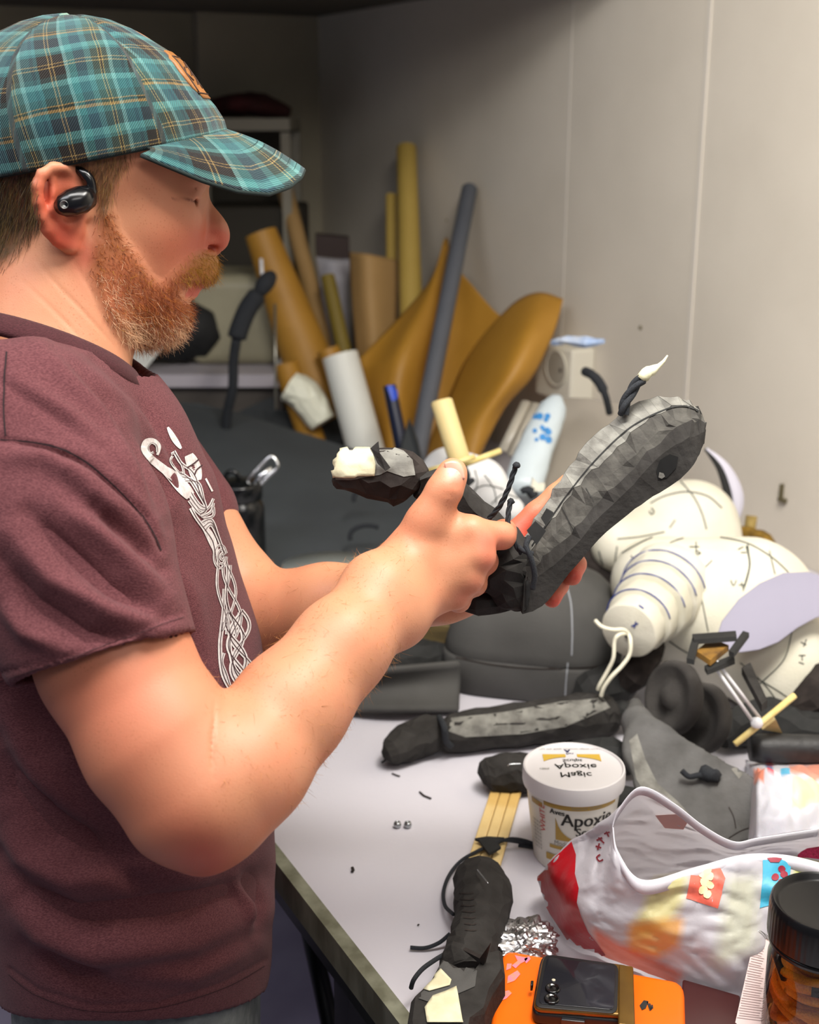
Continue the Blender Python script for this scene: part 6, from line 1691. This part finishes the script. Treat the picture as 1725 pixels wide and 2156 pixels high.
lump_('foam_block', [(1300, 1455, .03, 20), (1335, 1420, .06, 36), (1365, 1375, .085, 34), (1385, 1345, .09, 16)], 'grey-black foam wedge under the stepped neck', foam_d, 42)
lump_('foam_block', [(1150, 1640, .012, 20), (1220, 1600, .016, 40), (1290, 1600, .02, 46), (1330, 1610, .02, 24)], 'flat dark foam piece on the table behind the white tub', black, 43)
lump_('foam_block', [(1250, 1700, .012, 20), (1300, 1690, .018, 40), (1345, 1700, .02, 40), (1370, 1720, .02, 20)], 'dark foam chunk between the tub and the teardrop piece', black, 44)
lump_('foam_block', [(1520, 1560, .02, 20), (1560, 1530, .03, 44), (1620, 1520, .03, 50), (1700, 1540, .03, 50), (1780, 1560, .03, 30)], 'dark foam heap behind the black tube', black, 45)
lump_('foam_block', [(1640, 1500, .03, 20), (1690, 1490, .05, 40), (1740, 1450, .07, 60), (1790, 1400, .08, 40)], 'black foam piece at the right frame edge beside the white figure', foam_d, 46)
# plank, yellow batten, tray
o = mk('wooden_plank', *box(T(880, 1330, .055), .22, .06, .05, Vector((.98, -.2, 0)), Vector((.2, .98, 0))), mat('brown_old_wood', '6a5a34', '4f4226', 14, rough=.7, vec=(1, 6, 6)), smooth=False); bevel(o, .002); tag(o, 'brown wooden plank end in the shade left of the grey dome', 'plank')
o = mk('yellow_batten', *box((P(830, 1332, 1.80) + P(938, 1288, 1.84)) / 2, (P(938, 1288, 1.84) - P(830, 1332, 1.80)).length * 1.15, .012, .008, (P(938, 1288, 1.84) - P(830, 1332, 1.80)).normalized(), Vector((0, 1, 0))), mat('pale_yellow_wood', 'd8cf88', rough=.6), smooth=False); tag(o, 'pale yellow wooden batten beside the forearm, left of the grey dome', 'batten')
V = []; nx, ny = 30, 10
for i in range(nx + 1):
    for j in range(ny + 1):
        f, g = i / nx, j / ny; x = 700 + f * 265; y = 1500 - g * 110 + 24 * (1 - f) * g; V.append(T(x, y, .004 + .05 * g * g + .012 * math.sin(f * 3.1)))
o = mk('foam_tray', V, [[i * (ny + 1) + j, (i + 1) * (ny + 1) + j, (i + 1) * (ny + 1) + j + 1, i * (ny + 1) + j + 1] for i in range(nx) for j in range(ny)], foam_s); so = o.modifiers.new('thick', 'SOLIDIFY'); so.thickness = .006; so.offset = 1; tag(o, 'curved dark grey foam tray lying left of the dome', 'foam sheet')
lump_('foam_block', [(760, 1420, .02, 20), (820, 1400, .03, 44), (890, 1390, .03, 46), (960, 1380, .03, 30)], 'black block added as the dark shadow behind the foam tray', black, 47)  # solid black stand-in for the shadow below the plank
lump_('foam_block', [(1010, 1240, .05, 30), (1080, 1215, .07, 50), (1160, 1190, .08, 50), (1240, 1200, .08, 60), (1300, 1235, .06, 40)], 'dark foam mass behind the grey dome', foam_d, 48)

# ------------------------------------------------------------------ dark sheets, disc and bottle on the far half of the table
sheet_m = mat('dark_slate_foam', '43484b', '3a3e41', 5, rough=.75, bump=.0003, bsc=400)
def sheet(name, pts, m, lab, th=.005, cat='foam sheet', parent=None):
    o = mk(name, *prism(pts, Vector((0, th, -th * .3))), m, parent, smooth=False)
    if parent is None: tag(o, lab, cat)
    return o
sheet('foam_sheet', [P(350, 846, 2.86), P(420, 850, 2.86), P(500, 868, 2.84), P(600, 900, 2.78), P(700, 935, 2.70), P(800, 962, 2.62), P(905, 1000, 2.52), T(1000, 1120, .035), T(960, 1195, .005), T(740, 1215, .002), T(560, 1218, .002), T(430, 1170, .004)], sheet_m, 'large dark slate foam sheet lying tilted on the table behind the bottle')
sheet('foam_sheet', [P(482, 880, 2.95), P(520, 858, 2.95), P(574, 835, 2.95), P(586, 862, 2.95), P(640, 870, 2.95), P(690, 888, 2.95), P(715, 876, 2.95), P(736, 869, 2.95), P(733, 890, 2.95), P(728, 920, 2.95), P(735, 960, 2.93), P(700, 1000, 2.9), P(480, 960, 2.9)], mat('near_black_foam_sheet', '25292b', rough=.75), 'nearly black torn-edged foam sheet standing behind the slate sheet')
sheet('foam_sheet', [P(846, 930, 2.5), P(862, 880, 2.5), P(880, 925, 2.5), P(900, 1010, 2.45), P(830, 1010, 2.45)], MATS['near_black_foam_sheet'], 'pointed black foam scrap standing beside the grey tube')
for i, (cx, cy, rx, ry) in enumerate(((775, 1050, 30, 22), (775, 1130, 38, 24))):
    pts = [P(cx + rx * math.cos(a), cy + ry * math.sin(a), 2.35 - (cy - 1000) * .0011) for a in np.linspace(math.pi * .9, math.pi * 1.7, 12)]
    o = mk('black_rope', *tube(pts, .004, 8), cord); tag(o, ('upper', 'lower')[i] + ' black cord curl lying on the slate foam sheet', 'cord')
c = T(700, 1196, .012); o = mk('foam_disc', *lathe(c, [(.0001, 0), (pxm(c, 106), 0), (pxm(c, 106), .006), (.0001, .006)], 64, ell=.8), mat('pale_grey_foam', '8f9490', '868b88', 5, rough=.7)); tag(o, 'flat pale grey foam disc on the table behind the far forearm', 'foam disc')
bc = T(512, 1210, 0); bot = thing('water_bottle', 'black screw-top bottle with a silver carabiner, behind the chest', 'bottle', bc); r = pxm(bc, 50)
pb = mat('gloss_black_bottle', '0e1012', rough=.2)
mk('bottle_body', *lathe(bc, [(r * .9, 0), (r, .004), (r, .118), (r * .9, .130), (r * .78, .136), (r * .78, .140)], 48), pb, bot)
mk('cap', *lathe(bc, [(r * .92, .136), (r * .94, .138), (r * .94, .160), (r * .90, .164), (r * .5, .166), (.0001, .166)], 48), pb, bot)
mk('carry_loop', *tube([bc + Vector((.012 * math.cos(a) - .012, 0, .168 + .014 * math.sin(a))) for a in np.linspace(0, math.pi, 12)], .004, 8), pb, bot)
cl_ = [(520, 1030), (524, 1008), (545, 985), (568, 962), (580, 968), (584, 984), (566, 1002), (540, 1028), (528, 1036)]
cp = [P(x, y, 2.13) for x, y in cl_]
o = mk('carabiner', *join([tube(smooth_path(cp + [cp[0]], 5), .0032, 8), tube([P(528, 1030, 2.13), P(548, 1002, 2.13), P(572, 985, 2.13)], .0045, 8)]), mat('polished_steel', 'd8dadc', rough=.15, metal=1.0), bot)

# ------------------------------------------------------------------ dowel, bamboo, white paper-covered head behind the hands
hd = thing('styrofoam_bust', 'small white styrofoam head form with pencil lines, behind the held piece', 'styrofoam figure', T(1000, 1150, 0))
prs = [Rc(C(945, 1000, 1.90), C(1010, 1020, 1.90), .042, .040, .02), Rc(C(1010, 1030, 1.90), C(1075, 1075, 1.90), .036, .022, .02), Rc(C(1000, 1050, 1.92), C(1000, 1130, 1.98), .035, .045, .02)]
ho = sdf_obj('head_form', prs, .005, mat('white_head_foam', 'dcdcdc', rough=.7), hd); bh = bvh_of(ho)
drawlines('pencil_lines', bh, [[(930, 980), (960, 1010), (1000, 1040)], [(985, 1040), (1020, 1022), (1060, 1030)], [(1000, 990), (1005, 1020), (990, 1060)], [(1020, 1000), (1040, 1030), (1045, 1060)], [(1035, 1060), (1060, 1040), (1090, 1050)], [(940, 965), (955, 985)]], marker, ho, 2)
o = mk('wooden_dowel', *tube([P(929, 842, 1.80), P(930, 846, 1.80), P(966, 962, 1.80), P(970, 976, 1.80)], [.013, .0155, .0155, .0155], 24), mat('pale_dowel', 'd8c48c', 'cdb87e', 8, rough=.6)); tag(o, 'thick pale wooden dowel standing up behind the thumb', 'dowel')
stick('bamboo_skewer', P(925, 998, 1.78), P(1054, 949, 1.80), .0045, bam, 'bamboo skewer pointing right below the dowel', 'skewer')
stick('bamboo_skewer', P(900, 992, 1.79), P(1000, 962, 1.77), .0040, bam, 'short bamboo skewer crossing behind the thumb tip', 'skewer')
o = mk('black_rope', *tube(smooth_path([P(978, 985, 1.78), P(985, 1000, 1.76), P(982, 1020, 1.77), P(996, 1010, 1.78)], 5), .004, 8), cord); tag(o, 'black cord tied at the foot of the dowel', 'cord')
o = mk('black_rope', *carve([P(1098, 1036, 1.8), P(1112, 1030, 1.8), P(1122, 1042, 1.8), P(1132, 1036, 1.8)], [(.004, .004), (.008, .006), (.006, .006), (.003, .003)], 7, .3, 2, seed=3), cord); tag(o, 'small black cord knot above the far forefinger', 'cord')
o = mk('foam_scrap', *prism([P(1122, 1008, 1.86), P(1134, 1022, 1.86), P(1148, 1020, 1.86), P(1146, 1034, 1.86), P(1118, 1036, 1.86)], (0, .01, 0)), white_foam, smooth=False); tag(o, 'small torn white foam scrap above the far forefinger', 'offcut')

# ------------------------------------------------------------------ paper rolls standing in the corner
kraft = mat('kraft_paper', 'b0802c', 'a07222', 5, rough=.55, bump=.0008, bsc=14)
tanp = mat('tan_paper', 'b08c58', 'a3814f', 5, rough=.65); yel = mat('yellow_paper_tube', 'b4984a', 'a88c40', 4, rough=.6); wht = mat('white_paper', 'dfe0d8', rough=.55); olive = mat('olive_tube', '7c6a24', rough=.6)
def roll(a, b, rpa, rpb, m, lab, name='paper_roll', cat='roll', open_=True, group=None):
    A, B = a, a + (b - a) * ((a.z - TZ - .002) / (a.z - b.z)); ra, rb = pxm(A, rpa), pxm(B, rpb); ax_ = (A - B); Ln = ax_.length
    prof = [(rb * .8, 0), (rb, 0), (rb * .5 + ra * .5, Ln * .5), (ra, Ln)] + ([(ra * .82, Ln), (ra * .82, Ln - .05), (.0001, Ln - .05)] if open_ else [(ra * .6, Ln + ra * .5), (.0001, Ln + ra * .7)])
    o = mk(name, *lathe(B, prof, 32, Z=ax_), m, sharp=40); tag(o, lab, cat, group); return o
def onT(x, y): return T(x, y, .002)
roll(P(549, 490, 3.02), P(700, 905, 3.08), 34, 66, kraft, 'long brown kraft paper roll leaning left, largest in the corner')
roll(P(690, 735, 2.96), P(765, 930, 2.98), 24, 32, kraft, 'short brown paper roll standing behind the white tube')
roll(P(600, 398, 3.36), P(705, 800, 3.20), 17, 20, tanp, 'slim tan paper roll behind the big kraft roll')
roll(P(553, 640, 3.22), P(640, 880, 3.20), 30, 34, wht, 'white paper roll leaning behind the kraft roll', open_=False)
roll(P(600, 765, 2.88), P(630, 850, 2.90), 27, 28, kraft, 'stubby kraft roll end wrapped in white paper')
o = mk('white_paper_wrap', *carve([P(610, 812, 2.86), P(640, 832, 2.86), P(662, 862, 2.86), P(680, 890, 2.86)], [(.036, .036), (.042, .04), (.036, .036), (.03, .03)], 12, .06, 2, seed=5), mat('cream_white_paper', 'e8e8d4', rough=.5), smooth=False); tag(o, 'crumpled cream-white paper wrapped round the stubby kraft roll', 'paper')
roll(P(716, 748, 2.80), P(775, 965, 2.80), 38, 40, wht, 'plain white cardboard tube standing in front of the kraft paper', 'white_tube', 'tube')
roll(WP(856, 312, .04), P(868, 720, 3.02), 21, 28, yel, 'tall yellow cardboard tube leaning against the wall', 'cardboard_tube', 'tube')
roll(WP(824, 412, .07), P(826, 720, 3.14), 12, 13, yel, 'thinner yellow cardboard tube left of the tall one', 'cardboard_tube', 'tube')
roll(P(690, 582, 3.15), P(738, 800, 3.10), 15, 18, olive, 'olive cardboard tube between kraft roll and plastic sheet', 'cardboard_tube', 'tube')
roll(WP(989, 398, .03), P(880, 950, 2.62), 17, 21, mat('grey_foam_pipe', '5a5d64', '52555c', 4, rough=.7), 'long grey foam pipe leaning against the wall', 'foam_pipe', 'pipe', open_=False)
o = roll(P(820, 812, 2.55), P(850, 960, 2.55), 14, 16, mat('blue_black_tube', '141a30', rough=.3), 'short dark blue tube in front of the kraft paper', 'dark_tube', 'tube')
bb = bvh_of(o); decal('blue_band', bb, [(812, 806), (836, 808), (842, 838), (826, 845)], mat('bright_blue_label', '1c48c0', rough=.4), o, 4)
def paper(name, rows, m, lab, th=.002, cat='paper', seed=1, amp=.010):
    cols = [smooth_path([P(*rw[c]) for rw in rows], 6) for c in range(len(rows[0]))]
    g = [smooth_path([cols[c][i] for c in range(len(cols))], 6) for i in range(len(cols[0]))]
    n = len(g[0]); V = [p + Vector((0, noise.noise(p * 9 + Vector((seed, 0, 0))) * amp, 0)) for rw in g for p in rw]
    o = mk(name, V, [[i * n + k, i * n + k + 1, (i + 1) * n + k + 1, (i + 1) * n + k] for i in range(len(g) - 1) for k in range(n - 1)], m)
    so = o.modifiers.new('thick', 'SOLIDIFY'); so.thickness = th; so.offset = 0; tag(o, lab, cat); return o
paper('kraft_sheet', [[(752, 760, 2.92), (900, 600, 3.0), (937, 502, 3.05), (948, 530, 3.06)], [(765, 830, 2.9), (840, 740, 2.84), (905, 690, 2.90), (945, 640, 3.02)], [(790, 930, 2.88), (830, 880, 2.80), (880, 830, 2.86), (930, 780, 2.98)], [(800, 980, 2.85), (830, 980, 2.8), (870, 980, 2.82), (900, 980, 2.9)]], kraft, 'pointed kraft paper sheet folded in front of the yellow tube', seed=3)
paper('kraft_sheet', [[(940, 540, 2.98), (985, 590, 2.94), (1050, 662, 2.86), (1085, 660, 2.82)], [(930, 650, 2.96), (980, 680, 2.92), (1030, 720, 2.86), (1060, 740, 2.83)], [(920, 760, 2.92), (950, 800, 2.9), (1000, 830, 2.86), (1020, 850, 2.82)], [(900, 960, 2.9), (930, 960, 2.9), (960, 960, 2.88), (1000, 960, 2.86)]], kraft, 'kraft paper sheet standing behind the grey pipe', seed=5)
paper('kraft_sheet', [[(1010, 715, 2.88), (1080, 640, 2.78), (1135, 616, 2.72), (1186, 630, 2.68)], [(975, 770, 2.84), (1050, 720, 2.70), (1110, 700, 2.62), (1166, 700, 2.64)], [(940, 850, 2.8), (1010, 820, 2.66), (1070, 800, 2.58), (1122, 790, 2.62)], [(905, 930, 2.76), (960, 920, 2.64), (1010, 900, 2.6), (1062, 860, 2.62)], [(895, 1000, 2.7), (940, 1000, 2.64), (985, 990, 2.6), (1010, 960, 2.62)]], kraft, 'large curled kraft paper sheet opening right beside the wall', seed=8)
paper('tan_sheet', [[(736, 530, 3.16), (775, 535, 3.10), (838, 548, 3.16)], [(740, 620, 3.14), (780, 625, 3.08), (838, 630, 3.14)], [(752, 760, 3.1), (790, 760, 3.04), (830, 750, 3.1)]], tanp, 'upright tan card sheet left of the yellow tubes', seed=2, amp=.004)
o = mk('brown_box', *box(P(700, 518, 3.3), .085, .06, .055, Vector((.97, .1, -.1)).normalized(), Vector((-.1, .97, 0)).normalized()), mat('dark_brown_card', '2e1a14', rough=.6), smooth=False); tag(o, 'small dark brown box lying on the clear plastic in the corner', 'box')
paper('plastic_sheet', [[(664, 540, 3.28), (700, 546, 3.24), (738, 545, 3.28)], [(680, 640, 3.24), (710, 650, 3.2), (735, 660, 3.24)], [(705, 800, 3.2), (725, 800, 3.18), (745, 800, 3.2)]], mat('cloudy_plastic', '98959c', 'b8b6bc', 12, rough=.15, spec=.8), 'cloudy plastic sheeting below the dark brown box', cat='plastic sheet', seed=7, amp=.02)
# board, wrapped roll with blue dots, plastic tubes by the socket
sheet('grey_board', [P(1172, 836, 2.30), P(1240, 838, 2.28), P(1318, 852, 2.24), P(1420, 930, 2.16), P(1440, 1100, 2.05), P(1120, 1110, 2.12), P(1052, 1080, 2.16)], mat('warm_grey_board', '9c9488', '948c80', 5, rough=.6), 'warm grey board leaning on the wall behind the raised thigh piece', .006, 'board')
o = mk('dotted_bag', *carve([P(1172, 838, 2.18), P(1160, 870, 2.16), P(1138, 920, 2.12), P(1115, 980, 2.08), P(1100, 1040, 2.04)], [(.012, .010), (.026, .02), (.030, .024), (.032, .026), (.032, .026)], 14, .06, 3, seed=12), mat('white_blue_bag', 'c2cdd2', rough=.35)); tag(o, 'slim white plastic bag with blue dots left of the grey board', 'bag')
bb = bvh_of(o); R_ = random.Random(4)
for k in range(16):
    x, y = 1136 + R_.uniform(-18, 22), 905 + R_.uniform(-34, 34); q = R_.uniform(4, 8)
    decal('blue_dot', bb, [(x + q * math.cos(a), y + q * math.sin(a)) for a in np.linspace(0, 6.28, 8)[:-1]], mat('blue_dots', '3f86c4', rough=.4), o, 3, .001)
for i, (x, y, x2, y2, lab) in enumerate(((1108, 846, 1058, 950, 'left one of two pale translucent plastic strips beside the dotted bag'), (1128, 850, 1078, 960, 'right one of two pale translucent plastic strips beside the dotted bag'))):
    stick('plastic_strip', P(x, y, 2.3), P(x2, y2, 2.25), .010, mat('pale_strip_plastic', 'a9a294', rough=.3), lab, 'plastic strip', fl=.4)
# socket block on the wall
sc_ = WP(1178, 778, .03); sk = thing('socket_block', 'white socket block with round recess mounted on the wall', 'socket', WP(1178, 835, .03))
swm = mat('white_socket_plastic', 'd9d4c4', rough=.45); hh = pxm(sc_, 56)
o = mk('housing', *box(sc_ + UU * -.020 + Vector((0, 0, 0)), .135, .06, hh * 2, UU, NN), swm, sk, smooth=False); bevel(o, .006, 3)
rc2 = WP(1172, 775, .062) - NN * .0; rs = pxm(rc2, 38)
mk('recess_ring', *lathe(rc2, [(rs, 0), (rs * 1.04, .003), (rs * .94, .003), (rs * .90, -.0005)], 40, Z=-NN), swm, sk)
mk('recess', *lathe(rc2, [(.0001, .0012), (rs * .92, .0012)], 40, Z=-NN), mat('shaded_socket_plastic', 'a8a294', rough=.5), sk)
mk('pin_hole', *lathe(rc2 - UU * rs * .45 + Vector((0, 0, -.002)), [(.0001, .002), (.0045, .002)], 16, Z=-NN), black, sk)
o = mk('black_cable', *tube(smooth_path([P(1232, 782, 2.12), P(1248, 790, 2.10), P(1264, 808, 2.10), P(1276, 836, 2.10), P(1284, 870, 2.12)], 6), [.008] * 8 + [.0085] * 8 + [.006] * 9, 10), cord); tag(o, 'thick black cable hanging from the socket block', 'cable')
o = mk('crumpled_wrap', *carve([P(1165, 722, 2.16), P(1195, 716, 2.14), P(1235, 722, 2.12), P(1272, 718, 2.12)], [(.006, .005), (.014, .008), (.016, .010), (.006, .004)], 9, .25, 2, seed=10), mat('pale_blue_wrap', 'c4ccd8', '8fa8d0', 30, rough=.4), smooth=False); tag(o, 'crumpled pale blue and white wrapper on top of the socket block', 'wrapper')

# ------------------------------------------------------------------ dark end of the room, behind the cap
rk = thing('storage_shelf', 'pale metal shelf unit against the back wall behind the cap peak', 'shelf', P(540, 700, 3.95) * 1.0)
ORG[rk] = Vector((P(540, 700, 3.95).x, P(540, 700, 3.95).y, 0)); rk.location = ORG[rk]
shm = mat('beige_shelf_metal', '8a8474', rough=.5)
def pbox(x0, y0, x1, y1, d, dp):
    a, b = P(x0, y1, d), P(x1, y0, d); return box(Vector(((a.x + b.x) / 2, a.y + dp / 2, (a.z + b.z) / 2)), b.x - a.x, dp, b.z - a.z)
shz = P(500, 262, 3.25).z
X0_, X1_ = P(380, 260, 3.25).x, P(610, 260, 3.25).x; Y0_ = P(500, 262, 3.25).y
for z in (shz, shz - .42, shz - .8): mk('shelf_board', *box(((X0_ + X1_) / 2, Y0_ + .16, z), X1_ - X0_, .32, .030), shm, rk, smooth=False)
for x in (X0_ + .012, X1_ - .012):
    for y in (Y0_ + .012, Y0_ + .31): mk('post', *box((x, y, (shz - .02) / 2), .024, .024, shz - .02), shm, rk, smooth=False)
mk('back_panel', *box(((X0_ + X1_) / 2, Y0_ + .325, shz / 2 + .1), X1_ - X0_, .006, shz - .2), mat('dark_shelf_back', '3a352a', rough=.8), rk, smooth=False)
o = mk('red_cloth', *carve([Vector((X0_ + .06, Y0_ + .14, shz + .045)), Vector((X0_ + .14, Y0_ + .14, shz + .05)), Vector((X1_ - .08, Y0_ + .14, shz + .045)), Vector((X1_ - .01, Y0_ + .14, shz + .03))], [(.02, .02), (.10, .03), (.10, .03), (.03, .014)], 12, .1, 3, seed=2, up=(0, 0, 1)), mat('dark_red_cloth', '4a1416', '34100f', 12, rough=.9)); tag(o, 'folded dark red cloth on top of the shelf unit', 'cloth')
o = mk('dark_crate', *box((X0_ + .17, Y0_ + .15, shz - .42 + .015 + .10), .26, .24, .20), mat('dark_crate_plastic', '2c261a', rough=.7), smooth=False); bevel(o, .01); tag(o, 'dark brown crate on the middle shelf behind the nose', 'crate')
# low bench with pale top
bx0, bx1 = P(200, 800, 3.05).x, P(600, 800, 3.05).x; by0 = P(400, 790, 3.05).y; bz0 = P(400, 790, 3.05).z
bn = thing('side_cabinet', 'low grey-brown cabinet with a pale top edge behind the shirt collar', 'cabinet', ((bx0 + bx1) / 2, by0 + .2, 0))
mk('cabinet_top', *box(((bx0 + bx1) / 2, by0 + .19, bz0 - .012), bx1 - bx0, .40, .030), mat('pale_cabinet_top', 'b8b2b8', rough=.5), bn, smooth=False)
mk('cabinet_body', *box(((bx0 + bx1) / 2, by0 + .20, (bz0 - .027) / 2), bx1 - bx0 - .02, .36, bz0 - .027), mat('grey_brown_panel', '4c463f', rough=.6), bn, smooth=False)
bnc = P(480, 700, 3.2)
o = mk('storage_tub', *join([box((P(500, 650, 3.2).x, by0 + .22, bz0 + .003 + .11), .22, .24, .22)]), mat('beige_tub_plastic', 'a09a80', '8e8870', 5, rough=.5), smooth=False); bevel(o, .03, 4); tag(o, 'beige plastic storage tub on the side cabinet behind the beard', 'tub')
o = mk('black_bag', *carve([Vector((P(300, 760, 3.1).x, by0 + .12, bz0 + .03)), Vector((P(345, 730, 3.1).x, by0 + .12, bz0 + .07)), Vector((P(400, 710, 3.1).x, by0 + .12, bz0 + .085)), Vector((P(445, 750, 3.1).x, by0 + .12, bz0 + .05))], [(.03, .025), (.06, .065), (.06, .08), (.03, .045)], 14, .08, 3, seed=3, up=(0, 0, 1)), mat('black_nylon', '111314', rough=.7)); tag(o, 'slumped black bag on the side cabinet under the chin', 'bag')
o = mk('white_paper', *prism([Vector((P(262, 790, 3.06).x, by0 + .03, bz0 + .004)), Vector((P(300, 788, 3.06).x, by0 + .03, bz0 + .004)), Vector((P(345, 735, 3.06).x, by0 + .03, bz0 + .065)), Vector((P(300, 700, 3.06).x, by0 + .03, bz0 + .10)), Vector((P(262, 700, 3.06).x, by0 + .03, bz0 + .10))], (0, .004, 0)), wht, smooth=False); tag(o, 'white paper standing on the side cabinet behind the neck', 'paper')
gn = thing('desk_lamp', 'black gooseneck lamp arm rising behind the chest', 'lamp', T(478, 1000, 0))
pts = [P(478, 880, 2.73), P(490, 820, 2.70), P(492, 760, 2.68), P(498, 715, 2.66)]
mk('gooseneck', *tube(smooth_path([T(478, 1000, .004)] + pts, 5), .0105, 12), cord, gn)
mk('lamp_sleeve', *tube(smooth_path([P(498, 715, 2.66), P(505, 690, 2.66), P(522, 650, 2.66), P(545, 618, 2.66)], 4), [.010] + [.020] * 11 + [.016], 14), cord, gn)
mk('lamp_head', *tube(smooth_path([P(545, 618, 2.66), P(560, 595, 2.66), P(572, 580, 2.68)], 4), [.012, .014, .016, .018, .018, .018, .016, .014, .012], 14), cord, gn)
mk('lamp_base', *lathe(T(478, 1000, 0), [(.05, 0), (.05, .008), (.02, .014), (.0001, .014)], 32), cord, gn)
stick('steel_rod', P(579, 640, 2.85), P(581, 862, 2.85), .0030, mat('thin_steel', '9c9a90', rough=.3, metal=.7), 'thin upright steel rod in front of the white roll', 'rod')
stick('glass_rod', P(550, 545, 2.9), P(554, 612, 2.9), .0042, wp_m, 'short pale rod above the lamp head', 'rod')
sp = WP(1648, 1050, .0); o = mk('plaster_hook', *join([box(sp - NN * .004 + Vector((0, 0, .012)), .004, .008, .030, UU, NN), box(sp - NN * .006 - UU * .006, .016, .008, .006, UU, NN)]), mat('old_screw2', '5c543c', rough=.6), smooth=False); tag(o, 'small tarnished hook in the wall near the right frame edge', 'hook')
